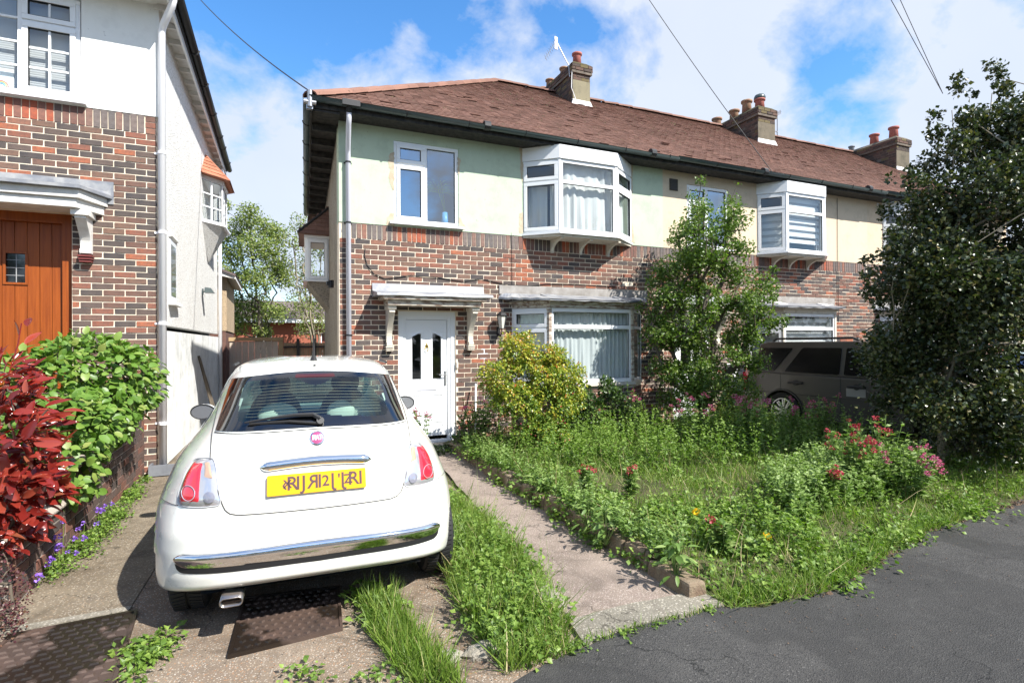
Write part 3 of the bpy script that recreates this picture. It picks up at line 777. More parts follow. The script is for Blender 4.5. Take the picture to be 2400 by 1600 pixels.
# garden soil, gently uneven
def terrain(name, x0, x1, y0, y1, zf, m, step=0.12, inside=None):
    nx = int((x1 - x0) / step) + 1; ny = int((y1 - y0) / step) + 1
    X = np.linspace(x0, x1, nx); Y = np.linspace(y0, y1, ny); V = []; 
    for y in Y:
        for x in X: V.append((x, y, zf(x, y)))
    F = [(j * nx + i, j * nx + i + 1, (j + 1) * nx + i + 1, (j + 1) * nx + i) for j in range(ny - 1) for i in range(nx - 1)
         if inside is None or inside((X[i] + X[i + 1]) / 2, (Y[j] + Y[j + 1]) / 2)]
    o = add(name, mesh_np(name, V, F, m, smooth=True)); o['kind'] = 'structure'; return o
def front_edge(x): return float(np.interp(x, [1.6, 2.2, 2.8, 3.95, 4.56, 5.94, 9, 30], [-5.72, -5.85, -5.72, -5.47, -5.40, -5.32, -5.3, -5.3]))
def soil_z(x, y):
    e = np.clip((y - front_edge(x)) / 0.5, 0, 1)
    return float(-0.03 + e * (0.12 + 0.025 * math.sin(x * 3.1 + y * 1.7) + 0.02 * math.sin(x * 7.3 - y * 5.1)))
terrain('garden_soil', 1.5, 7.45, -5.9, 0.0, soil_z, 'lawn_base', 0.1)
sheet('neighbour_driveway', [(7.4, -5.4), (11.2, -5.4), (11.2, 0), (7.4, 0)], 0.02, 'side_concrete')
def bank_z(x, y): return float(np.interp(x, [-2.62, -2.45], [1.0, 1.0])) * float(np.interp(y, [-4.2, -2.0, -0.3], [0.32, 0.62, 0.78]))
terrain('raised_garden_soil', -9, -2.42, -4.3, -0.3, bank_z, 'soil', 0.2)

# ------------------------------------------------------------------ terrace houses
FA = Fr((0, 0), (1, 0))
EAVE = 4.95; SL = 0.678; RY = 4.1; RZ = EAVE + (RY + 0.4) * SL
def rz(y): return EAVE + (y + 0.4) * SL
def bay_frames(wl_, fl, fr_, wr_, d):
    """canted bay: wall-left, front-left, front-right, wall-right and projection; returns three frames with their lengths"""
    A, Bp, Cp, Dp = (wl_, 0), (fl, -d), (fr_, -d), (wr_, 0)
    out = []
    for p, q in ((A, Bp), (Bp, Cp), (Cp, Dp)):
        out.append((Fr(p, (q[0] - p[0], q[1] - p[1])), math.hypot(q[0] - p[0], q[1] - p[1])))
    return out
def bay_poly(wl_, fl, fr_, wr_, d, ex, z):
    return [(wl_ - ex * 0.6, 0.0, z), (fl - ex * 0.5, -d - ex, z), (fr_ + ex * 0.5, -d - ex, z), (wr_ + ex * 0.6, 0.0, z)]

def terrace_house(x0, x1, spec, label, render, end=False, detail=True):
    H = thing('terraced_house', label, 'house', ((x0 + x1) / 2, 0, 0), 'terraced houses in the row')
    w1, door, ub, gb = spec['win'], spec['door'], spec['ub'], spec['gb']
    F = FA
    hole_w = (w1[0], w1[1], w1[2], w1[3]); hole_ub = (ub[0] + 0.03, ub[3] - 0.03, 3.40, 4.88); hole_gb = (gb[0] + 0.03, gb[3] - 0.03, 0.0, 2.44)
    hole_d = (door[0], door[1], 0.0, door[3])
    b = B(); wall_cells(b, F, x0, x1, 0, 3.375, [hole_gb, hole_d], -0.25, 0)
    wall = b.build('front_wall', 'mortar', H)
    b = B(); wall_cells(b, F, x0, x1, 3.378, 4.95, [hole_w, hole_ub], -0.25, 0.014)
    up = b.build('rendered_upper_wall', render, H)
    # bricks
    holes = [hole_d, (gb[0] + 0.02, gb[3] - 0.02, 0, 2.42)]
    it = course_items(F, x0 + (0.005 if end else 0), x1, 0, 42, holes, spec.get('phase', 0.115))
    hid = (lambda P: (P.x < 0.75 and P.z < 1.25)) if end else (lambda P: P.z < 1.6)
    lay_bricks(it, 'brick', wall, 255 if end else (150 if detail else 0), hidden=hid)
    so = []
    s = x0 + 0.0375 + (0.1 if end else 0)
    while s < x1 - 0.03:
        so.append((F, s, 3.2625, 0.064, 0.214, 0.008 + random.gauss(0, 0.001))); s += 0.075
    red = [q for q in so if (w1[0] - 0.05 < q[1] < w1[1] + 0.05) or (ub[0] - 0.1 < q[1] < ub[3] + 0.1)]
    gry = [q for q in so if q not in red]
    lay_bricks(red, 'soldier_red', wall, 45 if detail else 0, name='soldier_brick'); lay_bricks(gry, 'soldier', wall, 40 if detail else 0, name='soldier_brick')
    # body of the house
    b = B()
    b.fb(F, x1 - 0.02, x1 - 0.001, -8.2, -0.25, 0, 5.2)
    if not end: b.fb(F, x0 + 0.001, x0 + 0.02, -8.2, -0.25, 0, 5.2)
    b.fb(F, x0 + (1.2 if end else 0), x1, -8.3, -8.2, 0, 5.0)
    if end: b.fb(F, 0.45, 1.2, -6.1, -6.0, 0, 5.0); b.fb(F, 1.1, 1.2, -8.2, -6.1, 0, 5.0)
    b.fb(F, x0 + (0.56 if end else 0.02), x1 - 0.02, -5.9 if end else -8.2, -0.25, 2.62, 2.75); b.fb(F, x0 + (0.56 if end else 0.02), x1 - 0.02, -5.9 if end else -8.2, -0.25, 5.0, 5.1)
    b.fb(F, x0 + (0.56 if end else 0.02), x1 - 0.02, -3.3, -3.2, 0, 5.0)
    b.build('inner_walls', 'room', H)
    # roof
    rf = B()
    hx = 4.1 if end else x0
    L0 = x0 - 0.4 if end else x0
    rf.quad((L0, -0.4, EAVE), (x1, -0.4, EAVE), (x1, RY, RZ), (hx, RY, RZ))
    rf.quad((x1, 8.6, EAVE), (L0 + (0.45 if end else 0), 8.6, EAVE), (hx, RY, RZ), (x1, RY, RZ))
    if end:
        i = len(rf.v); rf.v += [(-0.4, -0.4, EAVE), (4.1, RY, RZ), (0.05, 8.6, EAVE)]; rf.f.append((i, i + 1, i + 2))
    roof = rf.build('roof', 'roof_tile', H)
    roof_tiles(roof, lambda t: ((L0 + (hx - L0) * t, -0.42 + (RY + 0.42) * t, EAVE + 0.01 + (RZ - EAVE) * t), (x1, -0.42 + (RY + 0.42) * t, EAVE + 0.01 + (RZ - EAVE) * t)))
    if end:
        ridge_tiles(roof, (-0.42, -0.42, EAVE + 0.03), (4.1, RY, RZ + 0.03), 17)
        ridge_tiles(roof, (4.12, RY, RZ + 0.03), (x1, RY, RZ + 0.03), 4, m='roof_tile')
    else: ridge_tiles(roof, (x0, RY, RZ + 0.03), (x1, RY, RZ + 0.03), 13, m='roof_tile')
    # moss clumps on the tiles
    n = 420; mx = rng.uniform(x0 + 0.5, x1, n); my = rng.beta(1.1, 1.5, n) * 4.3 - 0.35
    keep = mx > L0 + (my + 0.4) + 0.1 if end else np.ones(n, bool)
    mx, my = mx[keep], my[keep]; n = len(mx)
    P = np.stack([mx, my, EAVE + (my + 0.4) * SL + 0.03], 1)
    tv = np.array([(-1, -.7, -.3), (1, -.6, -.3), (.8, .8, -.3), (-.8, .7, -.3), (0.1, 0, .6)]); tf = np.array([(0, 1, 4), (1, 2, 4), (2, 3, 4), (3, 0, 4)])
    a = rng.uniform(0, 6.28, n); d = np.stack([np.cos(a), np.sin(a), np.zeros(n)], 1)
    scatter('roof_moss', tv, tf, basis(d, np.tile((0, -0.5, 1.0), (n, 1)), rng.uniform(0.006, 0.028, n)), P, 'moss', roof, kind='stuff')
    # eaves
    b = B(); b.fb(F, L0, x1, 0.016, 0.36, 4.85, 4.88); b.fb(F, L0, x1, 0.361, 0.385, 4.835, 4.95)
    b.build('soffit', 'fascia_black', H)
    b = B(); gutter(b, (L0 - 0.03, -0.445, 4.955), (x1, -0.445, 4.935), 0.062); g = b.build('gutter', 'gutter', H, smooth=True)
    b = B(); k = x0 + 0.9
    while k < x1: b.tube([(k, -0.445 + 0.066 * math.cos(a), 4.95 + 0.066 * math.sin(a)) for a in np.linspace(math.pi, 2 * math.pi, 7)], 0.009, 5); k += 0.95
    for k in (x0 + 2.15, x0 + 5.3): b.tube([(k - 0.05, -0.445, 4.945), (k + 0.05, -0.445, 4.945)], 0.074, 10)
    b.build('gutter_bracket', 'black', g)
    # upper window
    def up_window():
        cm = w1[0] + (w1[1] - w1[0]) * 0.48; zt = w1[2] + (w1[3] - w1[2]) * 0.72
        cols = [(w1[0], cm, [(w1[2], zt, True), (zt, w1[3], True)]), (cm, w1[1], [(w1[2], w1[3], False)])]
        w = window(H, F, w1[0], w1[1], w1[2], w1[3], cols, d=0.0, glass='sky_glass')
        b = B(); b.prism([F.p(w1[0] - 0.07, 0.0, w1[2] + 0.0), F.p(w1[0] - 0.07, 0.10, w1[2] - 0.012), F.p(w1[0] - 0.07, 0.10, w1[2] - 0.04), F.p(w1[0] - 0.07, 0.0, w1[2] - 0.035)], F.e * (w1[1] - w1[0] + 0.14))
        b.build('sill', 'upvc', w)
        return w, cm
    w, cm = up_window()
    # upper bay
    BF = bay_frames(*ub[:4], ub[4]); zb, zt_, zf = 3.42, 4.62, 4.86
    bay = thing_part = bpy.data.objects.new('bay_window', None); COL.objects.link(bay); place(bay, H)
    tr = 4.27
    for i, (f, L) in enumerate(BF):
        if i == 1: cols = [(0, L, [(zb, tr - 0.02, False), (tr - 0.02, zt_, False)])]
        else: cols = [(0, L, [(zb, tr, True), (tr, zt_, True)])]
        wn_ = window(H, f, 0.0, L, zb, zt_, cols, d=0.0, t=0.06 if i == 1 else 0.045)
        if spec.get('curtain') == 'cloth':
            if i == 1: curtain(wn_, f, 0.03, L - 0.04, zb + 0.02, zt_ - 0.06, -0.13, 'curtain', 0.025, 0.14, seed=3)
            elif i == 0: curtain(wn_, f, 0.0, L * 0.62, zb + 0.02, zt_ - 0.4, -0.14, 'curtain', 0.02, 0.12, seed=5); curtain(wn_, f, L * 0.7, L * 0.95, zb + 0.02, zt_ - 0.4, -0.13, 'curtain', 0.015, 0.12, seed=6)
            else: curtain(wn_, f, 0.02, L - 0.02, zb + 0.02, zt_ - 0.1, -0.13, 'curtain', 0.02, 0.1, seed=7)
        else: slat_blind(wn_, f, 0.02, L - 0.02, zb + 0.03, 4.55 if i == 1 else 4.3, -0.12, 0.14, 'curtain', 0.6); slat_blind(wn_, f, 0.02, L - 0.02, zb + 0.03, 4.55 if i == 1 else 4.3, -0.16, 0.4, 'blind', 1.0)
    b = B()
    for k, (px_, py_) in enumerate(((ub[1], -ub[4]), (ub[2], -ub[4]))): b.tube([(px_, py_ + 0.03, zb), (px_, py_ + 0.03, zt_)], 0.045, 6)
    b.prism(bay_poly(*ub[:5], 0.03, zt_ + 0.003), (0, 0, zf - zt_ - 0.02)); b.build('fascia_board', 'upvc', bay)
    b = B(); b.prism(bay_poly(*ub[:5], 0.05, zb - 0.035), (0, 0, 0.033)); b.build('sill', 'upvc', bay)
    b = B(); b.prism(bay_poly(*ub[:5], 0.0, zb - 0.075), (0, 0, 0.038)); b.build('bay_base', 'old_paint', bay)
    for s in spec['brk']:
        b = B(); bracket_prism(b, F, s, 0.05, zb - 0.076, zb - 0.29, ub[4] - 0.03); b.build('bracket', 'old_paint', bay, bevel=0.004)
    # ground bay
    GF = bay_frames(*gb[:4], gb[4]); g0, g1 = 0.92, 2.16
    gbay = bpy.data.objects.new('bay_window', None); COL.objects.link(gbay); place(gbay, H)
    for i, (f, L) in enumerate(GF):
        tz = 1.85
        if i == 1: cols = [(0, L, [(g0, tz, False), (tz, g1, False)])]
        elif i == 0: cols = [(0, L, [(g0, tz - 0.02, True), (tz - 0.02, g1, True)])]
        else: cols = [(0, L, [(g0, tz, False), (tz, g1, False)])]
        wn_ = window(H, f, 0.0, L, g0, g1, cols, d=0.0, t=0.065 if i == 1 else 0.05)
        if spec.get('curtain') == 'cloth': curtain(wn_, f, 0.02, L - 0.03, g0 + 0.03, g1 - 0.03, -0.13, 'net_curtain', 0.022, 0.085, name='net_curtain', seed=11 + i)
        else: slat_blind(wn_, f, 0.02, L - 0.02, g0, g1 - 0.1, -0.12, 0.15, 'curtain', 0.55); slat_blind(wn_, f, 0.02, L - 0.02, g0, g1 - 0.1, -0.16, 0.4, 'blind', 1.0)
    b = B(); b.prism(bay_poly(*gb[:5], 0.05, g0 - 0.05), (0, 0, 0.047)); b.build('sill', 'old_paint', gbay)
    b = B(); b.prism(bay_poly(*gb[:5], -0.005, 0.0), (0, 0, g0 - 0.052)); base = b.build('bay_brick_base', 'mortar', gbay)
    its = []
    for f, L in GF: its += course_items(f, 0.0, L, 0, 11, [], 0.06, d=0.004, first_odd=0)
    lay_bricks(its, 'brick', gbay, 60 if end else 0, name='bay_brick')
    # lead and felt roof of the ground bay
    b = B(); ex0, ex1 = 0.04, 0.17
    for k, (px_, py_) in enumerate(((gb[1], -gb[4]), (gb[2], -gb[4]))): b.tube([(px_, py_ + 0.03, g0), (px_, py_ + 0.03, g1)], 0.05, 6)
    b.prism(bay_poly(*gb[:5], 0.025, g1 + 0.002), (0, 0, 0.06)); b.prism(bay_poly(*gb[:5], 0.07, g1 + 0.064), (0, 0, 0.05)); b.build('fascia_board', 'peel_paint' if end else 'old_paint', gbay)
    b = B(); lo = bay_poly(*gb[:5], ex1, g1 + 0.116); hi = [(gb[0] - 0.22, 0, 2.42), (gb[1] - 0.04, -0.14, 2.40), (gb[2] + 0.05, -0.14, 2.40), (gb[3] + 0.12, 0, 2.42)]
    lo2 = [(x, y, z + 0.02) for x, y, z in lo]
    lo2[0] = (gb[0] - 0.24, 0, lo2[0][2] + 0.05); lo2[3] = (gb[3] + 0.14, 0, lo2[3][2] + 0.05)
    NS = 14
    def lerp(a, c, t): return tuple(a[i] + (c[i] - a[i]) * t for i in range(3))
    for k in range(3):
        for j in range(NS):
            q = [lerp(lo2[k], lo2[k + 1], j / NS), lerp(lo2[k], lo2[k + 1], (j + 1) / NS), lerp(hi[k], hi[k + 1], (j + 1) / NS), lerp(hi[k], hi[k + 1], j / NS)]
            w0 = 0.007 * math.sin(j * 1.9 + k * 2); w1_ = 0.007 * math.sin((j + 1) * 1.9 + k * 2)
            w0 = 0 if j == 0 else w0; w1_ = 0 if j == NS - 1 else w1_
            q[0] = (q[0][0], q[0][1], q[0][2] + w0); q[1] = (q[1][0], q[1][1], q[1][2] + w1_)
            dn = Vector((0, 0, -0.032))
            b.quad(*q); b.quad(Vector(q[0]) + dn, Vector(q[1]) + dn, q[1], q[0])
    b.prism(lo, (0, 0, 0.012)); b.build('bay_roof', 'lead', gbay)
    b = B(); b.fb(F, gb[0] - 0.22, gb[3] + 0.12, 0.009, 0.022, 2.40, 2.545); b.build('flashing', 'felt', gbay)
    for s in (gb[1] + 0.08, gb[2] - 0.12):
        b = B(); b.prism([(s - 0.14, -gb[4] * 0.55, 2.375), (s + 0.14, -gb[4] * 0.50, 2.38), (s + 0.17, -gb[4] * 0.8, 2.33), (s - 0.11, -gb[4] * 0.9, 2.32)], (0, 0, 0.022)); b.build('lead_patch', 'flashing' if not end else 'lead', gbay)
    # door
    d0, d1, dz = door[0], door[1], door[3]
    b = B(); t = 0.075; dd = -0.06
    b.fb(F, d0, d0 + t, dd - 0.05, dd + 0.035, 0.0, dz); b.fb(F, d1 - t, d1, dd - 0.05, dd + 0.035, 0.0, dz); b.fb(F, d0 + t, d1 - t, dd - 0.05, dd + 0.035, dz - t, dz)
    b.fb(F, d0 + t, d1 - t, dd - 0.05, dd + 0.045, 0.0, 0.09)
    t2 = t + 0.05
    b.fb(F, d0 + t, d0 + t2, dd - 0.05, dd + 0.02, 0.09, dz - t); b.fb(F, d1 - t2, d1 - t, dd - 0.05, dd + 0.02, 0.09, dz - t); b.fb(F, d0 + t2, d1 - t2, dd - 0.05, dd + 0.02, dz - t2, dz - t)
    b.build('door_frame', 'upvc', H, bevel=0.005)
    la, lb, l0, l1 = d0 + t2 + 0.006, d1 - t2 - 0.006, 0.15, dz - t2 - 0.006
    W = lb - la; wn0 = 0.10; gs = [(la + W * 0.14, la + W * 0.36), (la + W * 0.64, la + W * 0.86)]
    zg0, zgL, zgH = 1.04, 1.72, 1.77
    b = B(); wall_cells(b, F, la, lb, l0, l1, [(a, c, zg0, 1.745) for a, c in gs], dd - 0.04, dd)
    doo = b.build('door', 'upvc', H)
    for i, (a, c) in enumerate(gs):
        z_in, z_out = 1.77, 1.70
        zl, zr = (z_out, z_in) if i == 0 else (z_in, z_out)
        b = B()
        e = 0.035
        P = [(a - e, zg0 - e), (c + e, zg0 - e), (c + e, zr + e), (a - e, zl + e)]; Q = [(a, zg0), (c, zg0), (c, zr), (a, zl)]
        for k in range(4):
            k2 = (k + 1) % 4
            b.pts8([F.p(P[k][0], dd, P[k][1]), F.p(P[k2][0], dd, P[k2][1]), F.p(Q[k2][0], dd, Q[k2][1]), F.p(Q[k][0], dd, Q[k][1])] +
                   [F.p(P[k][0], dd + 0.004, P[k][1]), F.p(P[k2][0], dd + 0.004, P[k2][1]), F.p(Q[k2][0], dd + 0.012, Q[k2][1]), F.p(Q[k][0], dd + 0.012, Q[k][1])])
        # moulded brow over each light
        za, zc = (zl + 0.075, zr + 0.075)
        b.pts8([F.p(a - 0.05, dd, za), F.p(c + 0.03, dd, zc), F.p(c + 0.03, dd, zc + 0.018), F.p(a - 0.05, dd, za + 0.018), F.p(a - 0.05, dd + 0.008, za), F.p(c + 0.03, dd + 0.008, zc), F.p(c + 0.03, dd + 0.008, zc + 0.018), F.p(a - 0.05, dd + 0.008, za + 0.018)])
        b.build('moulding', 'upvc', doo)
        g = B(); g.quad(F.p(a - 0.01, dd - 0.012, zg0 - 0.01), F.p(c + 0.01, dd - 0.012, zg0 - 0.01), F.p(c + 0.01, dd - 0.012, 1.79), F.p(a - 0.01, dd - 0.012, 1.79)); g.build('pane', 'window_glass', doo)
        # lower raised panel
        b = B(); a2, c2 = a - 0.02, c + 0.02; z0_, z1_ = 0.36, 0.80
        for bb in ((a2, c2, z0_, z0_ + 0.014), (a2, c2, z1_ - 0.014, z1_), (a2, a2 + 0.014, z0_ + 0.014, z1_ - 0.014), (c2 - 0.014, c2, z0_ + 0.014, z1_ - 0.014)): b.fb(F, bb[0], bb[1], dd, dd + 0.009, bb[2], bb[3])
        b.fb(F, a2 + 0.04, c2 - 0.04, dd, dd + 0.006, z0_ + 0.04, z1_ - 0.04)
        b.build('lower_panel', 'upvc', doo, bevel=0.003)
    b = B(); b.fb(F, la + W * 0.26, la + W * 0.74, dd, dd + 0.010, 0.865, 0.94); b.fb(F, la + W * 0.29, la + W * 0.71, dd + 0.010, dd + 0.014, 0.88, 0.925); b.build('letterbox', 'pipe_grey', doo, bevel=0.003)
    b = B(); c = F.p((la + lb) / 2, dd + 0.015, 1.55)
    b.lathe([(0.0, 0.0), (0.028, 0.0), (0.024, 0.012), (0.0, 0.016)], (c.x, c.y + 0.012, c.z), 12, 'Y')
    b.tube([(c.x - 0.022, c.y, c.z - 0.005), (c.x - 0.03, c.y - 0.01, c.z - 0.045), (c.x, c.y - 0.012, c.z - 0.075), (c.x + 0.03, c.y - 0.01, c.z - 0.045), (c.x + 0.022, c.y, c.z - 0.005)], 0.006, 6)
    b.tube([(c.x, c.y, c.z + 0.02), (c.x, c.y, c.z + 0.07)], [0.012, 0.002], 6); b.build('knocker', 'brass', doo)
    b = B(); hx_ = lb - 0.03; b.fb(F, hx_ - 0.014, hx_ + 0.014, dd, dd + 0.012, 0.93, 1.16)
    p = F.p(hx_, dd + 0.012, 1.10); b.tube([p, p + Vector((0, -0.045, 0)), p + Vector((-0.11, -0.045, 0.0))], 0.008, 6); b.build('handle', 'steel', doo)
    b = B(); b.fb(F, d1 - 0.02, d1 + 0.02, 0.0, 0.02, 1.22, 1.33) if False else b.fb(F, d1 + 0.004, d1 + 0.034, 0.008, 0.03, 1.20, 1.30); b.build('doorbell', 'old_paint', H, bevel=0.004)
    b = B(); b.fb(F, d0 - 0.05, d1 + 0.05, 0.0, 0.22, -0.02, 0.05); b.build('doorstep', 'stone_grey', H)
    # canopy
    c0, c1 = spec['canopy']; cn = bpy.data.objects.new('canopy', None); COL.objects.link(cn); place(cn, H)
    b = B()
    b.prism([F.p(c0 + 0.17, 0, 2.30), F.p(c0 + 0.17, 0.36, 2.235), F.p(c0 + 0.17, 0.36, 2.155), F.p(c0 + 0.17, 0, 2.155)], F.e * (c1 - c0 - 0.34))
    b.prism([F.p(c0 + 0.10, 0, 2.345), F.p(c0 + 0.10, 0.42, 2.29), F.p(c0 + 0.10, 0.42, 2.238), F.p(c0 + 0.10, 0, 2.238)], F.e * (c1 - c0 - 0.20))
    b.build('canopy_board', 'peel_paint' if end else 'old_paint', cn)
    b = B(); NX = 16
    for j in range(NX):
        a = c0 + (c1 - c0) * j / NX; a2 = c0 + (c1 - c0) * (j + 1) / NX; wv = lambda q: 0.008 * math.sin(q * 9.3)
        prof = lambda q: [F.p(q, 0.012, 2.50), F.p(q, 0.05, 2.385 + wv(q) * 0.4), F.p(q, 0.44, 2.325 + wv(q)), F.p(q, 0.455, 2.29 + wv(q) * 0.5)]
        pa, pb = prof(a), prof(a2)
        for k in range(3): b.quad(pa[k + 1], pb[k + 1], pb[k], pa[k])
    for q, fl in ((c0, 1), (c1, 0)): 
        pr = [F.p(q, 0.012, 2.50), F.p(q, 0.05, 2.385), F.p(q, 0.44, 2.325), F.p(q, 0.455, 2.29), F.p(q, 0.012, 2.29)]
        i = len(b.v); b.v += [tuple(v) for v in pr]; b.f.append(tuple(i + k for k in range(5)))
    b.quad(F.p(c0, 0.455, 2.288), F.p(c1, 0.455, 2.288), F.p(c1, 0.0, 2.288), F.p(c0, 0.0, 2.288))
    b.build('canopy_roof', 'lead', cn)
    for s in (c0 + 0.24, c1 - 0.24):
        b = B(); bracket_prism(b, F, s, 0.085, 2.154, 1.56, 0.30, 'long'); b.fb(F, s - 0.06, s + 0.06, 0.0, 0.32, 2.10, 2.153)
        for k in range(3): b.fb(F, s - 0.06 + k * 0.004, s + 0.06 - k * 0.004, 0.0, 0.115 - k * 0.01, 1.535 - k * 0.026, 1.555 - k * 0.026)
        b.build('corbel', 'old_paint', cn, bevel=0.004)
    return H, w, cm

def chimney(H, x0, x1, y0, y1, ztop, render, pots, bricktop=True, dark=False):
    zb = rz(y0) - 0.25
    b = B(); zm = ztop - 0.42
    b.box(x0, x1, y0, y1, zb, zm if bricktop else ztop - 0.06)
    ch = b.build('chimney', render, H)
    if bricktop:
        its = []
        for k, (o_, z) in enumerate([(0.0, zm), (0.0, zm + 0.075), (0.025, zm + 0.15), (0.05, zm + 0.225), (0.05, zm + 0.30)]):
            for p, q in (((x0 - o_, y0 - o_), (x1 + o_, y0 - o_)), ((x0 - o_, y1 + o_), (x0 - o_, y0 - o_)), ((x1 + o_, y0 - o_), (x1 + o_, y1 + o_))):
                f = Fr(p, (q[0] - p[0], q[1] - p[1])); L = math.hypot(q[0] - p[0], q[1] - p[1])
                its += [(f, s, z + 0.0375, l, 0.064, 0.004) for (_, s, _, l, _, _) in course_items(f, 0, L, 0, 1, [], 0.1 * (k % 2))]
            bb = B()
        b = B(); b.box(x0 + 0.002, x1 - 0.002, y0 + 0.002, y1 - 0.002, zm, ztop - 0.045); b.box(x0 - 0.04, x1 + 0.04, y0 - 0.04, y1 + 0.04, zm + 0.16, ztop - 0.046)
        b.build('chimney_core', 'mortar_sooty', ch)
        fl_ = Fr((x0 - 0.001, y1), (0, -1)); L_ = y1 - y0; n_ = int((zm - zb) / 0.075); side = course_items(fl_, 0.01, L_ - 0.01, zm - 0.075 * n_, n_, [], 0.05)
        b = B(); b.fb(fl_, 0.0, L_, 0.0, 0.004, zb, zm); b.build('side_mortar', 'mortar_sooty', ch); lay_bricks(side, 'chimney_brick', ch, 0, name='side_brick', D=0.03)
        lay_bricks(its, 'chimney_brick', ch, 24, name='chimney_brick', D=0.03)
    b = B(); i = len(b.v)
    e = 0.05 if bricktop else 0.0
    b.pts8([(x0 - e, y0 - e, ztop - 0.045), (x1 + e, y0 - e, ztop - 0.045), (x1 + e, y1 + e, ztop - 0.045), (x0 - e, y1 + e, ztop - 0.045),
            (x0 + 0.06, y0 + 0.06, ztop + 0.05), (x1 - 0.06, y0 + 0.06, ztop + 0.05), (x1 - 0.06, y1 - 0.06, ztop + 0.05), (x0 + 0.06, y1 - 0.06, ztop + 0.05)])
    b.build('flaunching', 'moss' if not dark else 'chimney_old', ch)
    xm = (x0 + x1) / 2
    for k, (py_, hgt, r, m) in enumerate(pots):
        b = B(); z = ztop
        b.lathe([(r * 0.95, 0), (r * 0.80, hgt * 0.82), (r * 0.82, hgt * 0.84), (r * 1.05, hgt * 0.88), (r * 1.05, hgt), (r * 0.82, hgt), (r * 0.75, hgt * 0.4)], (xm + random.gauss(0, 0.015), py_, z), 16)
        b.build('chimney_pot', m, ch, smooth=True)
    b = B(); b.pts8([(x0 - 0.04, y0 - 0.05, rz(y0 - 0.05) + 0.02), (x1 + 0.04, y0 - 0.05, rz(y0 - 0.05) + 0.02), (x1 + 0.04, y0 + 0.001, rz(y0) + 0.03), (x0 - 0.04, y0 + 0.001, rz(y0) + 0.03),
            (x0 - 0.04, y0 - 0.045, rz(y0 - 0.05) + 0.035), (x1 + 0.04, y0 - 0.045, rz(y0 - 0.05) + 0.035), (x1 + 0.01, y0 - 0.003, rz(y0) + 0.13), (x0 - 0.01, y0 - 0.003, rz(y0) + 0.13)])
    b.build('flashing', 'flashing', ch)
    return ch

A, winA, cmA = terrace_house(0, 5.87, dict(win=(0.80, 1.83, 3.44, 4.68), door=(0.86, 1.77, 0, 2.09), ub=(2.95, 3.44, 4.54, 5.16, 0.42), gb=(2.74, 3.20, 4.80, 5.36, 0.5),
    brk=(3.50, 4.06, 4.63), canopy=(0.47, 2.24), curtain='cloth'), 'end of terrace house with pale green upper wall and white panelled door', 'render_green', end=True)
Bh, winB, _ = terrace_house(5.87, 11.76, dict(win=(6.45, 7.50, 3.44, 4.64), door=(6.10, 7.0, 0, 2.09), ub=(8.28, 8.66, 9.77, 10.35, 0.42), gb=(7.98, 8.45, 9.96, 10.5, 0.5),
    brk=(8.72, 9.2, 9.75), canopy=(5.95, 7.4), curtain='blind'), 'cream rendered middle terraced house behind the small leafy tree', 'render_cream')
Ch, winC, _ = terrace_house(11.76, 17.6, dict(win=(15.0, 16.0, 3.44, 4.64), door=(15.2, 16.1, 0, 2.09), ub=(12.3, 12.75, 13.9, 14.4, 0.42), gb=(12.2, 12.65, 14.1, 14.6, 0.5),
    brk=(12.8, 13.3, 13.85), canopy=(14.9, 16.5), curtain='blind'), 'buff rendered far terraced house mostly hidden by the tall evergreen', 'render_buff', detail=False)
b = B(); b.fb(FA, 16.9, 17.6, -8, -0.25, 0, 5.0); b.build('end_wall', 'mortar', Ch)

# chimneys on the party walls
c1 = chimney(A, 5.76, 6.24, 3.12, 5.5, 8.36, 'chimney_render', [(3.36, 0.36, 0.12, 'pot'), (4.0, 0.3, 0.12, 'pot_old'), (4.7, 0.3, 0.12, 'pot_old'), (5.2, 0.3, 0.12, 'pot_old')])
c2 = chimney(Bh, 11.42, 12.06, 2.75, 5.5, 8.10, 'chimney_old', [(2.98, 0.32, 0.145, 'pot'), (3.42, 0.46, 0.15, 'pot_old'), (3.95, 0.4, 0.15, 'pot_old'), (4.6, 0.4, 0.15, 'pot_old'), (5.2, 0.4, 0.15, 'pot_old')])
c3 = chimney(Ch, 17.2, 17.85, 2.6, 5.6, 8.05, 'chimney_old', [(2.9, 0.45, 0.15, 'pot'), (3.5, 0.42, 0.15, 'pot'), (4.3, 0.3, 0.10, 'grey_plastic'), (5.1, 0.42, 0.15, 'pot_old')], dark=True)
# cowl on a pot of the second chimney
b = B(); b.lathe([(0.15, 0), (0.16, 0.05), (0.13, 0.12), (0.02, 0.17)], (11.74, 2.98, 8.42), 12); b.build('chimney_cowl', 'gutter', c2, smooth=True)

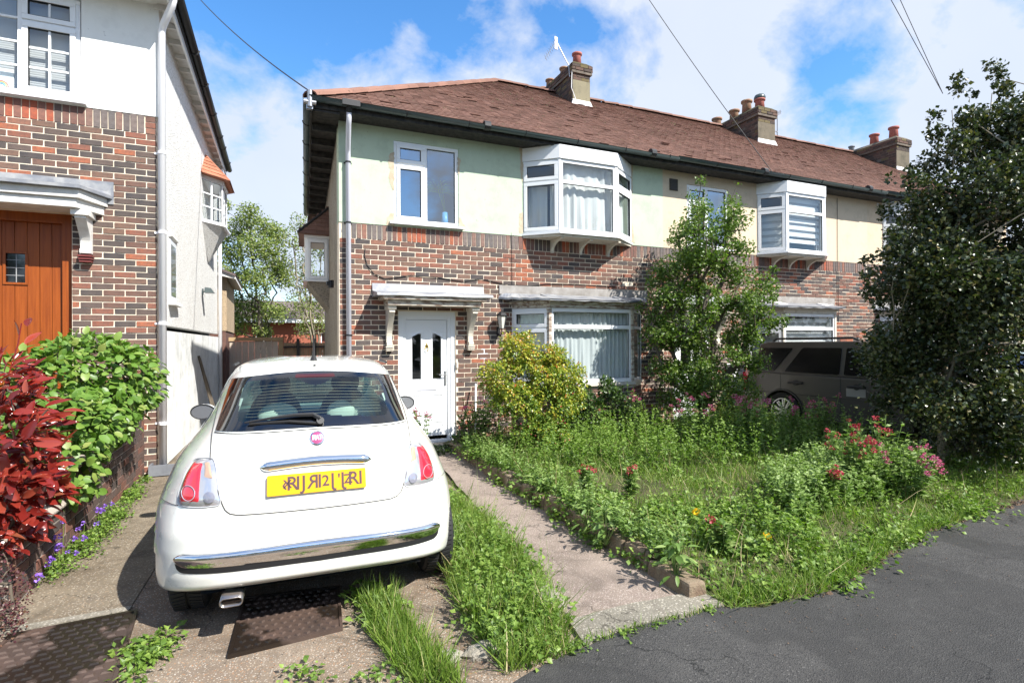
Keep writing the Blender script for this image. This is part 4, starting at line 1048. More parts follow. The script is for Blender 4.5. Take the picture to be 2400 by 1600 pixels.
# --- end house extras: side wall, side eaves, oriel, downpipe, lamp, vents, patches
SF = Fr((0.30, 6.0), (-0.05, -1))        # side wall frame, runs from the back to the front corner, outwards is -X
SL_ = 6.0075
b = B(); b.pts8([(0.0, 0.001, 0), (0.25, 0.001, 0), (0.55, 6.0, 0), (0.30, 6.0, 0), (0.0, 0.001, 4.95), (0.25, 0.001, 4.95), (0.55, 6.0, 4.95), (0.30, 6.0, 4.95)])
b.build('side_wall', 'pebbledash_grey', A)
its = [(Fr((0.0, 0.22), (0, -1)), 0.11 + (0.055 if c % 2 else 0), c * 0.075 + 0.0375, 0.205 if c % 2 == 0 else 0.10, 0.064, 0.004) for c in range(42)]
lay_bricks(its, 'brick', A, 42, name='quoin_brick', D=0.03)
b = B(); b.prism([(-0.4, -0.36, 4.80), (-0.02, -0.36, 4.80), (0.28, 6.0, 4.80), (-0.05, 6.0, 4.80)], (0, 0, 0.03)); b.prism([(-0.415, -0.38, 4.76), (-0.39, -0.38, 4.76), (-0.03, 6.3, 4.76), (-0.055, 6.3, 4.76)], (0, 0, 0.19)); b.build('side_soffit', 'fascia_black', A)
b = B(); gutter(b, (-0.44, -0.42, 4.94), (-0.09, 6.5, 4.92), 0.066); sg = b.build('side_gutter', 'gutter', A, smooth=True)
for k in range(7):
    b = B(); y = 0.4 + k * 0.85; x = -0.44 + (y + 0.42) * 0.0506; b.tube([(x + 0.07 * math.cos(a), y, 4.935 + 0.07 * math.sin(a)) for a in np.linspace(math.pi, 2 * math.pi, 7)], 0.012, 5); b.build('bracket', 'black', sg)
for k in range(10):
    b = B(); y = 0.1 + k * 0.6; x = y * 0.05; b.fb(Fr((x - 0.36, y), (1, 0)), 0, 0.34, -0.025, 0.025, 4.70, 4.79); b.build('rafter_tail', 'fascia_black', A)
# oriel window on the side wall
ori = bpy.data.objects.new('oriel_window', None); COL.objects.link(ori); place(ori, A)
of = Fr((-0.27, 3.3), (1, 0.0)); 
w = window(A, of, 0.0, 0.43, 2.88, 3.72, [(0, 0.43, [(2.88, 3.72, True)])], d=0.0, t=0.04)
w2 = window(A, Fr((-0.22, 4.6), (-0.05, -1.3)), 0.0, 1.3, 2.88, 3.72, [(0, 0.65, [(2.88, 3.72, False)]), (0.65, 1.3, [(2.88, 3.72, True)])], d=0.0, t=0.05)
b = B(); b.prism([(-0.33, 3.24, 2.85), (0.17, 3.24, 2.85), (0.23, 4.6, 2.85), (-0.26, 4.66, 2.85)], (0, 0, 0.03)); b.prism([(-0.31, 3.26, 3.72), (0.17, 3.26, 3.72), (0.23, 4.6, 3.72), (-0.24, 4.64, 3.72)], (0, 0, 0.05)); b.build('sill', 'upvc', ori)
b = B(); P = [(-0.42, 3.16, 3.77), (0.17, 3.16, 3.77), (0.17, 3.36, 4.34), (-0.34, 4.72, 3.77), (0.23, 4.72, 3.77), (0.23, 4.5, 4.34)]
i = len(b.v); b.v += P; b.f += [(0, 1, 2), (0, 2, 5, 3), (3, 5, 4), (0, 3, 4, 1)]; b.build('oriel_roof', 'roof_tile', ori)
roof_tiles(ori, lambda t: ((-0.42 + 0.59 * t, 3.14 + 0.2 * t, 3.78 + 0.56 * t), (0.17, 3.14 + 0.2 * t, 3.78 + 0.56 * t)), gauge=0.09)
b = B(); b.tube([(-0.43, 3.14, 3.79), (0.17, 3.34, 4.36)], 0.03, 6); b.build('hip_trim', 'fascia_black', ori)
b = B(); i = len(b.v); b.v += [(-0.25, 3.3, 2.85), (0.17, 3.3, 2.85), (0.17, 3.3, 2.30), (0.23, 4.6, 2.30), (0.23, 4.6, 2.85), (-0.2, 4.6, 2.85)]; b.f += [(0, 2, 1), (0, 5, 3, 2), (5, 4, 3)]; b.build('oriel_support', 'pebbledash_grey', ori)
# pale downpipe at the front corner
b = B(); b.tube([(0.10, -0.40, 4.90), (0.10, -0.40, 4.76), (0.10, -0.36, 4.70), (0.12, -0.12, 4.42), (0.125, -0.075, 4.36), (0.125, -0.075, 0.02)], 0.036, 10); dp = b.build('downpipe', 'pipe_grey', A, smooth=True)
for z in (4.24, 3.36, 1.72): 
    b = B(); b.tube([(0.125, -0.075, z - 0.012), (0.125, -0.075, z + 0.012)], 0.042, 10); b.box(0.07, 0.18, -0.04, 0.0, z - 0.008, z + 0.008); b.build('pipe_clip', 'black', dp)
b = B(); b.tube([(0.10, -0.445, 4.93), (0.10, -0.40, 4.84)], 0.045, 10); b.box(0.0, 0.24, -0.515, -0.38, 4.895, 4.975); b.build('gutter_outlet', 'black', dp)
# wall lamp
lm = B(); c = Vector((2.50, 0, 1.93))
lm.box(c.x - 0.03, c.x + 0.03, -0.02, -0.008, 1.72, 1.86); lm.tube([(c.x, -0.02, 1.76), (c.x - 0.0, -0.09, 1.70), (c.x, -0.16, 1.76), (c.x, -0.16, 1.82)], 0.01, 6)
lm.lathe([(0.095, 0.0), (0.10, 0.01), (0.06, 0.05), (0.025, 0.07), (0.01, 0.085), (0.014, 0.10), (0.002, 0.12)], (c.x, -0.16, 2.03), 6)
lm.lathe([(0.045, 0), (0.05, 0.012), (0.03, 0.015)], (c.x, -0.16, 1.82), 6)
for k in range(6):
    a = 2 * math.pi * k / 6; lm.tube([(c.x + 0.048 * math.cos(a), -0.16 + 0.048 * math.sin(a), 1.83), (c.x + 0.082 * math.cos(a), -0.16 + 0.082 * math.sin(a), 2.035)], 0.006, 4)
wlp = lm.build('wall_lantern', 'black', A)
b = B(); b.lathe([(0.046, 0), (0.080, 0.20)], (c.x, -0.16, 1.833), 6); b.build('lantern_glass', 'cream_lens', wlp)
b = B(); b.lathe([(0.085, 0), (0.09, 0.008), (0.08, 0.012)], (2.23, -0.008, 1.41), 20, 'Y'); pl_ = b.build('house_number_plaque', 'upvc', A)
pl_.scale = (1, -1, 1)
# surface cable across the bricks
b = B(); pts = [(0.37, -0.014, 3.0), (0.36, -0.014, 2.90), (0.40, -0.016, 2.76), (0.50, -0.018, 2.63), (0.66, -0.018, 2.57), (0.85, -0.018, 2.60), (1.05, -0.018, 2.64), (1.5, -0.018, 2.62), (1.9, -0.018, 2.58), (2.2, -0.016, 2.63), (2.4, -0.016, 2.60), (2.7, -0.016, 2.55), (3.1, -0.016, 2.55), (3.4, -0.016, 2.60), (3.9, -0.016, 2.61), (4.8, -0.016, 2.60)]
b.tube(pts, 0.0065, 5); b.build('wall_cable', 'cable', A)
b = B(); b.tube([(2.74, -0.014, 3.42), (2.745, -0.014, 3.2), (2.75, -0.014, 2.55)], 0.004, 4); b.build('wall_cable', 'cable', A)
b = B(); b.tube([(0.0 - 0.03, 0.9, 2.62), (-0.03, 0.9, 2.50)], 0.045, 8); b.box(-0.10, 0.0, 0.86, 0.94, 2.54, 2.60); b.build('security_sensor', 'black', A)
# bare patches of render round the openings
def patch(parent, pts, m='render_patch', d=0.017):
    b = B(); q = []
    for (x, z), (x2, z2) in zip(pts, pts[1:] + pts[:1]):
        n = max(1, int(math.hypot(x2 - x, z2 - z) / 0.03))
        for k in range(n): q.append((x + (x2 - x) * k / n + random.gauss(0, 0.006), z + (z2 - z) * k / n + random.gauss(0, 0.006)))
    b.v = [(x, -d, z) for x, z in q]; b.f = [tuple(range(len(q)))]; b.build('bare_render_patch', m, parent)
patch(A, [(0.73, 4.45), (0.81, 4.50), (0.81, 3.92), (0.77, 3.93), (0.73, 4.10)])
patch(A, [(0.70, 3.385), (0.81, 3.385), (0.81, 3.56), (0.76, 3.56), (0.70, 3.50)])
patch(A, [(1.82, 4.55), (1.87, 4.52), (1.85, 4.30), (1.82, 4.28)]); patch(A, [(1.83, 3.60), (1.86, 3.58), (1.93, 3.45), (1.93, 3.40), (1.83, 3.40)])
patch(A, [(2.90, 4.86), (2.96, 4.88), (2.96, 4.3), (2.93, 4.3)]); patch(A, [(2.89, 3.75), (2.96, 3.78), (2.96, 3.42), (2.88, 3.42)])
patch(A, [(5.14, 4.86), (5.19, 4.84), (5.17, 4.3), (5.14, 4.3)]); patch(A, [(5.14, 3.8), (5.18, 3.7), (5.22, 3.42), (5.14, 3.42)])
# cream house extras
b = B(); b.fb(FA, 6.03, 6.22, 0.0, 0.03, 4.48, 4.70)
v_ = b.build('air_vent', 'fence_dark', Bh); 
b = B()
for k in range(7): b.fb(FA, 6.04, 6.21, 0.028, 0.036, 4.495 + k * 0.028, 4.508 + k * 0.028)
b.build('vent_slat', 'seal', v_)
b = B(); b.fb(FA, 7.42, 7.80, 0.0, 0.16, 0.62, 1.12); b.prism([FA.p(7.40, 0, 1.16), FA.p(7.40, 0.19, 1.10), FA.p(7.40, 0.19, 1.085), FA.p(7.40, 0, 1.12)], (0.42, 0, 0)); b.build('meter_box', 'upvc', Bh, bevel=0.006)
b = B(); b.tube([(10.72, -0.03, 4.8), (10.72, -0.03, 3.3), (10.74, -0.025, 2.0)], 0.006, 4); b.build('wall_cable', 'cable', Bh)
# television aerials
def aerial(pts_mast, yagi, label, plate=None):
    t = thing('television_aerial', label, 'aerial', pts_mast[0])
    b = B(); b.tube(pts_mast, 0.014, 6); place(b.build('mast', 'steel'), t)
    b = B(); a, c = Vector(yagi[0]), Vector(yagi[1]); b.tube([a, c], 0.010, 5); d = c - a
    for k in range(8): p = a + d * (0.12 + 0.12 * k); b.tube([p + Vector((-0.06, -0.05, 0.03)), p + Vector((0.06, 0.05, -0.03))], 0.004, 4)
    place(b.build('boom', 'steel'), t)
    if plate:
        b = B(); p = Vector(plate); b.pts8([p + Vector(q) for q in ((-.045, -.02, -.15), (.045, .0, -.15), (.045, .02, -.15), (-.045, 0, -.15), (-.045, -.02, .15), (.045, 0, .15), (.045, .02, .15), (-.045, 0, .15))]); place(b.build('reflector', 'pipe_grey'), t)
    return t
t = aerial([(5.72, 3.2, 8.02), (5.70, 3.2, 8.30), (5.65, 3.2, 8.36), (5.36, 3.2, 8.80)], ((5.38, 3.2, 8.85), (5.06, 3.2, 8.33)), 'television aerial with white reflector on the nearest chimney', (5.35, 3.2, 8.76))
b = B(); b.tube([(5.74, 3.1, 8.3), (5.72, 3.1, 8.0), (5.70, 3.08, 7.7), (5.76, 3.07, 7.55), (5.80, 3.05, 7.42)], 0.010, 5); place(b.build('cable', 'cable_white'), t)
aerial([(12.10, 2.85, 7.55), (12.25, 2.85, 7.55), (12.27, 2.85, 7.45), (12.27, 2.85, 8.10)], ((12.15, 2.85, 8.0), (12.42, 2.85, 8.14)), 'short thin television aerial on the five pot chimney')
# plant and vase inside the upper window of the end house
b = B(); b.lathe([(0.05, 0), (0.06, 0.02), (0.045, 0.2), (0.04, 0.2)], (1.66, 0.18, 3.50), 14)
vz = b.build('vase', 'blue_pot', smooth=True); tagm(vz, 'pale blue vase on the sill inside the green house upper window', 'vase')
pt = thing('palm_plant', 'palm fronds arching behind the upper window of the green house', 'house plant', (1.7, 0.45, 3.5))
fr_ = B()
for k in range(5):
    a = 2.2 + k * 0.45; st = Vector((1.75, 0.40, 3.5)); tp = st + Vector((0.10 * math.cos(a) - 0.05, 0.08 * math.sin(a), 0.60 + 0.04 * k)); fr_.tube([st, (st + tp) / 2 + Vector((0.02, 0, 0.03)), tp], 0.006, 4)
    for j in range(11):
        q = math.radians(-15 + j * 21); L = 0.26; d = Vector((-math.cos(q), -0.25, math.sin(q) * 0.5 + 0.08)).normalized()
        if k < 2: p1 = tp + d * L + Vector((0, 0, -0.06)); s = Vector((0, 0, 0.012)); fr_.quad(tp - s, tp + d * L * 0.6 - s, p1, tp + d * L * 0.6 + s)
place(fr_.build('frond', 'palm_leaf'), pt)

# ------------------------------------------------------------------ house on the left
LY = -0.287; LX = -2.215
LH = thing('brick_house', 'left house of brick and white render with brown plank door', 'house', (-5, 0, 0))
FL = Fr((0, LY), (1, 0))
b = B(); wall_cells(b, FL, -9.0, LX, 0, 4.437, [(-4.25, -3.07, 0.9, 3.16)], -0.25, 0); lw = b.build('front_wall', 'mortar', LH)
b = B(); wall_cells(b, FL, -9.0, LX + 0.03, 4.44, 6.1, [(-5.6, -2.97, 4.47, 5.72)], -0.25, 0.014); b.build('rendered_upper_wall', 'render_white', LH)
zs0 = 4.217 - 0.075 * 56
its = [q for q in course_items(FL, -6.6, LX + 0.004, zs0 + 0.075 * 10, 46, [(-4.25, -3.07, 0.9, 3.16)], 0.045)] + course_items(FL, -2.75, LX + 0.004, zs0, 10, [], 0.045)
hidL = lambda P: P.z < 2.05 or P.x < -3.95 or (P.x < -2.66 and 3.2 < P.z < 3.55) or (P.x < -3.08 and P.z < 3.2)
lay_bricks(its, 'brick', lw, 270, hidden=hidL)
so = []; s = LX - 0.12 - 0.0375
while s > -6.5: so.append((FL, s, 4.3295, 0.064, 0.214, 0.008 + random.gauss(0, 0.001))); s -= 0.075
lay_bricks([q for q in so if q[1] > -2.97], 'soldier', lw, 20, name='soldier_brick'); lay_bricks([q for q in so if q[1] <= -2.97], 'soldier_red', lw, 30, name='soldier_brick')
its = [(FL, LX - 0.058, 4.25 + k * 0.075, 0.105, 0.064, 0.008) for k in range(3)]
its += [(Fr((LX - 0.006, LY + 0.002), (0, 1)), 0.06, zs0 + c * 0.075 + 0.0375, 0.12, 0.064, 0.004) for c in range(0, 59)]
lay_bricks(its, 'brick', lw, 60, name='quoin_brick', D=0.03)
b = B(); b.pts8([(LX - 0.2, LY + 0.125, 1.86), (LX + 0.0, LY + 0.125, 1.86), (LX + 0.135, 6.4, 1.86), (LX - 0.1, 6.4, 1.86), (LX - 0.2, LY + 0.125, 5.9), (LX, LY + 0.125, 5.9), (LX + 0.135, 6.4, 5.9), (LX - 0.1, 6.4, 5.9)])
sw = b.build('side_wall', 'pebbledash_white', LH)
b = B(); b.pts8([(LX - 0.2, LY + 0.125, 0), (LX + 0.012, LY + 0.125, 0), (LX + 0.147, 6.4, 0), (LX - 0.1, 6.4, 0), (LX - 0.2, LY + 0.125, 1.785), (LX + 0.012, LY + 0.125, 1.785), (LX + 0.147, 6.4, 1.785), (LX - 0.1, 6.4, 1.785)])
b.build('side_plinth', 'plinth_white', LH)
fs = Fr((LX + 0.01, LY + 0.13), (0.0202, 1)); its = []
for k in range(29): its.append((fs, 0.12 + k * 0.228, 1.8225, 0.216, 0.066, 0.016))
lay_bricks(its, 'brick', LH, 30, name='band_brick', D=0.16)
# side window slit with sill, floodlight, air brick
b = B(); b.box(LX - 0.02, LX + 0.032, 0.50, 1.02, 2.22, 3.06); b.build('side_window', 'upvc', LH, bevel=0.004); b = B(); b.box(LX + 0.01, LX + 0.034, 0.56, 0.96, 2.28, 3.0); b.build('side_pane', 'frit', LH)
b = B(); b.box(LX, LX + 0.10, 0.44, 1.10, 2.15, 2.20); b.build('side_sill', 'render_white', LH)
b = B(); b.prism([(LX + 0.02, 0.50, 3.09), (LX + 0.02, 1.08, 3.09), (LX + 0.05, 1.08, 3.11), (LX + 0.05, 0.50, 3.11)], (0, 0, 0.03)); b.build('side_drip', 'render_white', LH)
b = B(); b.box(LX + 0.09, LX + 0.11, 3.68, 3.74, 2.56, 2.68); b.tube([(LX + 0.1, 3.71, 2.62), (LX + 0.16, 3.71, 2.62)], 0.012, 6); b.pts8([(LX + 0.13, 3.60, 2.60), (LX + 0.30, 3.60, 2.60), (LX + 0.30, 3.82, 2.60), (LX + 0.13, 3.82, 2.60), (LX + 0.14, 3.62, 2.70), (LX + 0.24, 3.62, 2.69), (LX + 0.24, 3.80, 2.69), (LX + 0.14, 3.80, 2.70)]); b.build('floodlight', 'gutter', LH)
b = B(); b.box(LX + 0.01, LX + 0.022, 0.80, 0.93, 1.10, 1.22); b.build('air_brick', 'orange_tile', LH)
# roof, eaves with white rafter ends and black gutter
LE = 5.93
b = B(); b.quad((-9, -0.75, LE), (-1.98, -0.75, LE), (-5.0, 2.6, LE + 2.4), (-9, 2.6, LE + 2.4)); i = len(b.v); b.v += [(-1.98, -0.75, LE), (-1.86, 6.9, LE), (-5.0, 2.6, LE + 2.4)]; b.f.append((i, i + 1, i + 2)); b.quad((-1.86, 6.9, LE), (-9, 6.9, LE), (-9, 2.6, LE + 2.4), (-5.0, 2.6, LE + 2.4))
b.build('roof', 'roof_tile', LH)
b = B(); b.prism([(-9, -0.75, LE - 0.10), (-2.03, -0.75, LE - 0.10), (-2.215, LY, LE - 0.10), (-9, LY, LE - 0.10)], (0, 0, 0.03)); b.build('front_soffit', 'white_timber', LH)
b = B(); b.prism([(LX - 0.15, LY, LE - 0.08), (-2.03, -0.70, LE - 0.08), (-1.91, 6.8, LE - 0.08), (LX + 0.1, 6.4, LE - 0.08)], (0, 0, 0.02)); b.build('side_soffit', 'white_timber', LH)
b = B(); b.pts8([(-2.055, -0.72, LE - 0.17), (-2.03, -0.72, LE - 0.17), (-1.91, 6.8, LE - 0.17), (-1.935, 6.8, LE - 0.17), (-2.055, -0.72, LE), (-2.03, -0.72, LE), (-1.91, 6.8, LE), (-1.935, 6.8, LE)]); b.build('bargeboard', 'upvc', LH)
b = B(); b.pts8([(-2.028, -0.72, LE - 0.08), (-2.012, -0.72, LE - 0.08), (-1.892, 6.8, LE - 0.08), (-1.908, 6.8, LE - 0.08), (-2.028, -0.72, LE + 0.07), (-2.0, -0.72, LE + 0.07), (-1.88, 6.8, LE + 0.07), (-1.908, 6.8, LE + 0.07)]); b.build('tile_edge', 'black', LH)
for k in range(16):
    y = -0.3 + k * 0.42; x = LX + (y + 0.2) * 0.0202; b = B(); b.fb(Fr((x, y), (1, 0)), -0.02, 0.16, -0.022, 0.022, LE - 0.15, LE - 0.082); b.build('rafter_tail', 'white_timber', LH)
b = B(); gutter(b, (-1.965, -0.75, LE + 0.03), (-1.85, 6.9, LE), 0.06); sg = b.build('side_gutter', 'black', LH, smooth=True)
for y in (0.95, 2.05, 3.3, 4.5, 5.2, 6.3): b = B(); x = -1.965 + (y + 0.75) * 0.015; b.tube([(x + 0.068 * math.cos(a), y, LE + 0.02 + 0.068 * math.sin(a)) for a in np.linspace(math.pi, 2 * math.pi, 7)], 0.014, 5); b.build('bracket', 'black', sg)
b = B(); gutter(b, (-9, -0.80, LE + 0.03), (-1.98, -0.80, LE + 0.03), 0.06); b.build('front_gutter', 'black', LH, smooth=True)
# white downpipe
b = B(); px_, py_ = -2.145, LY - 0.06; b.tube([(-1.99, -0.57, 5.88), (-1.99, -0.56, 5.80), (-2.01, -0.53, 5.74), (-2.12, -0.39, 5.56), (px_, py_, 5.50), (px_, py_, 0.10)], 0.042, 12); dp = b.build('downpipe', 'pipe_white', LH, smooth=True)
for z in (3.98, 2.99, 1.86, 0.62): b = B(); b.tube([(px_, py_, z - 0.015), (px_, py_, z + 0.015)], 0.049, 12); b.box(px_ - 0.09, px_ + 0.03, py_ + 0.04, py_ + 0.058, z - 0.012, z + 0.012); b.build('pipe_clip', 'pipe_white', dp)
b = B(); b.tube([(-1.97, 6.25, 5.8), (-2.02, 6.3, 5.2), (-2.02, 6.32, 0.05)], 0.04, 10); b.build('rear_downpipe', 'pipe_white', LH, smooth=True)
# oriel with small orange tiled roof
ori = bpy.data.objects.new('oriel_window', None); COL.objects.link(ori); place(ori, LH)
p0, p1, p2, p3 = (-2.15, 3.78), (-1.80, 4.22), (-1.78, 5.0), (-2.12, 5.5)
for i, (p, q) in enumerate(((p0, p1), (p1, p2), (p2, p3))):
    # outward must face away from the wall: run the frame so that n points out
    f = Fr(p, (q[0] - p[0], q[1] - p[1])); L = math.hypot(q[0] - p[0], q[1] - p[1])
    window(LH, f, 0, L, 4.03, 4.86, [(0, L, [(4.03, 4.86, False)])], d=0.0, t=0.03, glazing=lambda i_, j_: (2, 3))
b = B(); b.prism([(-2.2, 3.70, 3.99), (-1.76, 4.18, 3.99), (-1.72, 5.05, 3.99), (-2.12, 5.58, 3.99)], (0, 0, 0.038)); b.prism([(-2.2, 3.74, 4.862), (-1.78, 4.20, 4.862), (-1.75, 5.02, 4.862), (-2.12, 5.54, 4.862)], (0, 0, 0.05)); b.build('sill', 'upvc', ori)
rr_ = [(-2.18, 3.62, 4.915), (-1.68, 4.12, 4.915), (-1.66, 5.1, 4.915), (-2.1, 5.6, 4.915), (-2.11, 4.3, 5.42), (-2.10, 4.9, 5.42)]
b = B(); b.v = rr_; b.f = [(0, 1, 4), (1, 2, 5, 4), (2, 3, 5), (0, 4, 5, 3), (0, 3, 2, 1)]; b.build('oriel_roof', 'orange_tile', ori)
A0, A1, A4 = [Vector(rr_[k]) for k in (0, 1, 4)]
roof_tiles(ori, lambda t: (A0 + (A4 - A0) * t, A1 + (A4 - A1) * t), gauge=0.12, wdt=0.17, m='orange_tile')
A1, A2, A5, A4 = [Vector(rr_[k]) for k in (1, 2, 5, 4)]
roof_tiles(ori, lambda t: (A1 + (A4 - A1) * t, A2 + (A5 - A2) * t), gauge=0.12, wdt=0.17, m='orange_tile')
b = B(); b.tube([rr_[1], rr_[4]], 0.025, 6); b.build('hip_tile', 'orange_tile', ori)
b = B(); b.v = [(-2.16, 3.74, 3.99), (-1.80, 4.20, 3.99), (-1.78, 5.02, 3.99), (-2.12, 5.52, 3.99), (-2.10, 4.6, 3.30)]; b.f = [(0, 4, 1), (1, 4, 2), (2, 4, 3), (0, 1, 2, 3)]; b.build('oriel_support', 'pebbledash_white', ori)
# upper window
wl0, wr0 = -5.6, -2.985
w = window(LH, FL, wl0, wr0, 4.50, 5.71, [(wl0, -4.95, [(4.50, 5.36, True), (5.36, 5.71, True)]), (-4.95, -3.55, [(4.50, 5.71, False)]), (-3.55, wr0, [(4.50, 5.36, True), (5.36, 5.71, True)])], d=-0.01, t=0.055,
           glazing=lambda i, j: (4, 4) if i == 1 else ((2, 3) if j == 0 else (2, 1)))
b = B(); b.fb(FL, wl0 - 0.03, wr0 + 0.07, -0.02, 0.09, 4.452, 4.498); b.build('sill', 'upvc', w)
slat_blind(w, FL, wl0 + 0.05, wr0 - 0.05, 4.52, 5.68, -0.11, 0.026, 'blind', 1.2)
b = B(); b.fb(FL, -3.85, -3.64, -0.105, -0.103, 4.58, 4.80); dr = b.build('childs_rainbow_drawing', 'drawing', None)
dr.parent = None; tagm(dr, "child's rainbow drawing taped inside the left house upper window", 'drawing')
for k, c_ in enumerate(((0.8, 0.25, 0.2), (0.9, 0.7, 0.2), (0.25, 0.6, 0.8))):
    b = B(); b.tube([FL.p(-3.75 + (0.062 - k * 0.016) * math.cos(a), -0.100, 4.595 + (0.062 - k * 0.016) * math.sin(a)) for a in np.linspace(0, math.pi, 9)], 0.005, 4); o = b.build('rainbow_stripe', mat('rainbow%d' % k, c_, 0.7), dr)
b = B(); b.fb(FL, -3.85, -3.78, -0.102, -0.1005, 4.74, 4.80); b.build('crayon_patch', mat('crayon', (0.2, 0.6, 0.75), 0.8), dr)
# door with planks, reveal, small light
b = B(); b.fb(FL, -4.25, -4.12, -0.24, -0.10, 0.9, 3.16); b.fb(FL, -3.19, -3.075, -0.24, -0.10, 0.9, 3.16); b.fb(FL, -4.12, -3.19, -0.24, -0.10, 3.05, 3.16); b.build('door_frame', 'door_oak', LH)
dh = bpy.data.objects.new('plank_door', None); COL.objects.link(dh); place(dh, LH)
NP = 8; 
for k in range(NP):
    a0 = -4.12 + 0.93 * k / NP; a1 = -4.12 + 0.93 * (k + 1) / NP; b = B()
    gl0, gl1 = -3.74, -3.55
    wall_cells(b, FL, a0 + 0.002, a1 - 0.002, 0.95, 3.05, [(gl0, gl1, 2.33, 2.68)], -0.20, -0.16 + random.gauss(0, 0.001)); o = b.build('plank', 'door_oak', dh, bevel=0.003)
b = B(); b.fb(FL, -4.12, -3.19, -0.215, -0.202, 0.95, 2.30); b.build('door_back', 'interior', dh)
b = B()
for bb in ((gl0 - 0.02, gl1 + 0.02, 2.31, 2.335), (gl0 - 0.02, gl1 + 0.02, 2.675, 2.70), (gl0 - 0.02, gl0 + 0.005, 2.335, 2.675), (gl1 - 0.005, gl1 + 0.02, 2.335, 2.675)): b.fb(FL, bb[0], bb[1], -0.165, -0.148, bb[2], bb[3])
b.build('light_frame', 'door_oak', dh)
b = B(); b.fb(FL, gl0, gl1, -0.185, -0.18, 2.33, 2.68); b.build('leaded_light', 'frit', dh)
b = B(); m_ = (gl0 + gl1) / 2; b.fb(FL, m_ - 0.004, m_ + 0.004, -0.18, -0.175, 2.335, 2.675)
for z in (2.42, 2.51, 2.6): b.fb(FL, gl0, gl1, -0.18, -0.176, z - 0.003, z + 0.003)
b.build('lead_came', 'lead', dh)
# canopy
cn = bpy.data.objects.new('canopy', None); COL.objects.link(cn); place(cn, LH)
b = B(); b.v = []; 
def cpoly(ex, z): return [(-4.7 - ex, LY, z), (-4.55 - ex, LY - 0.40 - ex, z), (-2.90 + ex, LY - 0.40 - ex, z), (-2.72 + ex, LY, z)]
b.prism(cpoly(-0.03, 3.16), (0, 0, 0.10)); b.prism(cpoly(0.005, 3.262), (0, 0, 0.10)); b.build('canopy_board', 'white_timber', cn, bevel=0.006)
b = B(); lo = [(-4.8, LY - 0.01, 3.33), (-4.62, LY - 0.50, 3.33), (-2.88, LY - 0.46, 3.33), (-2.66, LY - 0.01, 3.33)]; hi = [(-4.8, LY - 0.012, 3.56), (-4.7, LY - 0.05, 3.44), (-2.72, LY - 0.05, 3.44), (-2.66, LY - 0.012, 3.56)]
b.prism([(p[0], p[1], 3.362) for p in lo], (0, 0, 0.035))
l2 = [(p[0], p[1], 3.398) for p in lo]
for k in range(3): b.quad(l2[k], l2[k + 1], hi[k + 1], hi[k])
b.fb(FL, -4.8, -2.655, 0.008, 0.024, 3.38, 3.57); b.fb(FL, -2.88, -2.655, 0.008, 0.02, 3.30, 3.40)
b.build('canopy_roof', 'lead', cn)
for s in (-4.36, -2.92): b = B(); bracket_prism(b, FL, s, 0.11, 3.158, 2.68, 0.28, 'long'); b.fb(FL, s - 0.085, s + 0.085, 0.0, 0.31, 3.09, 3.157); b.build('corbel', 'white_timber', cn, bevel=0.006)
b = B()
for k in range(3): b.fb(FL, -2.99 + 0.006 * k, -2.85 - 0.006 * k, 0.008, 0.12 - 0.012 * k, 2.64 - k * 0.03, 2.66 - k * 0.03)
b.build('corbel_foot', 'corbel_red', cn)
b = B(); b.fb(FL, -9, LX - 0.02, -6.5, -6.4, 0, 5.9); b.fb(FL, -9.1, -9, -6.5, 0, 0, 5.9); b.fb(FL, -9, LX - 0.2, -6.4, -0.3, 5.3 + 0.5, 5.85); b.fb(FL, -9, LX - 0.2, -2.0, -1.9, 1, 5.8); b.fb(FL, -9, LX - 0.2, -1.9, -0.25, 3.9, 4.0); b.build('inner_walls', 'room', LH)
# low rear wing in tan pebbledash
b = B(); b.box(-5.0, -1.93, 7.0, 10.0, 1.95, 3.35); rw = b.build('rear_wing', 'pebbledash_tan', LH)
b = B(); b.box(-5.0, -1.95, 6.98, 10.0, 0, 1.93); b.build('rear_wing_base', 'wallbrick', LH)
b = B(); b.pts8([(-2.35, 6.75, 3.36), (-1.72, 6.75, 3.22), (-1.72, 10.2, 3.22), (-2.35, 10.2, 3.36), (-2.35, 6.75, 3.55), (-1.72, 6.75, 3.28), (-1.72, 10.2, 3.28), (-2.35, 10.2, 3.55)]); b.build('rear_wing_eave', 'white_timber', LH)
b = B(); b.pts8([(-5, 6.7, 4.6), (-1.72, 6.7, 3.285), (-1.72, 10.2, 3.285), (-5, 10.2, 4.6), (-5, 6.7, 4.66), (-1.70, 6.7, 3.33), (-1.70, 10.2, 3.33), (-5, 10.2, 4.66)]); b.build('rear_wing_roof', 'far_roof', LH)
# grey gully surround at the downpipe foot
b = B()
for k in range(5): b.fb(Fr((-2.26, LY - 0.22), (1, 0)), 0.13 + k * 0.03, 0.145 + k * 0.03, -0.2, 0.012, 0.03, 0.125)
gl = B(); gl.box(-2.28, -1.98, LY - 0.19, LY - 0.165, 0, 0.13); gl.box(-2.28, -2.255, LY - 0.165, LY + 0.02, 0, 0.13); gl.box(-2.0, -1.98, LY - 0.165, LY + 0.02, 0, 0.13); gl.box(-2.255, -2.0, LY - 0.165, LY + 0.02, 0.0, 0.07)
g = gl.build('drain_gully', 'grey_plastic'); tagm(g, 'grey plastic drain surround at the foot of the white downpipe', 'drain')
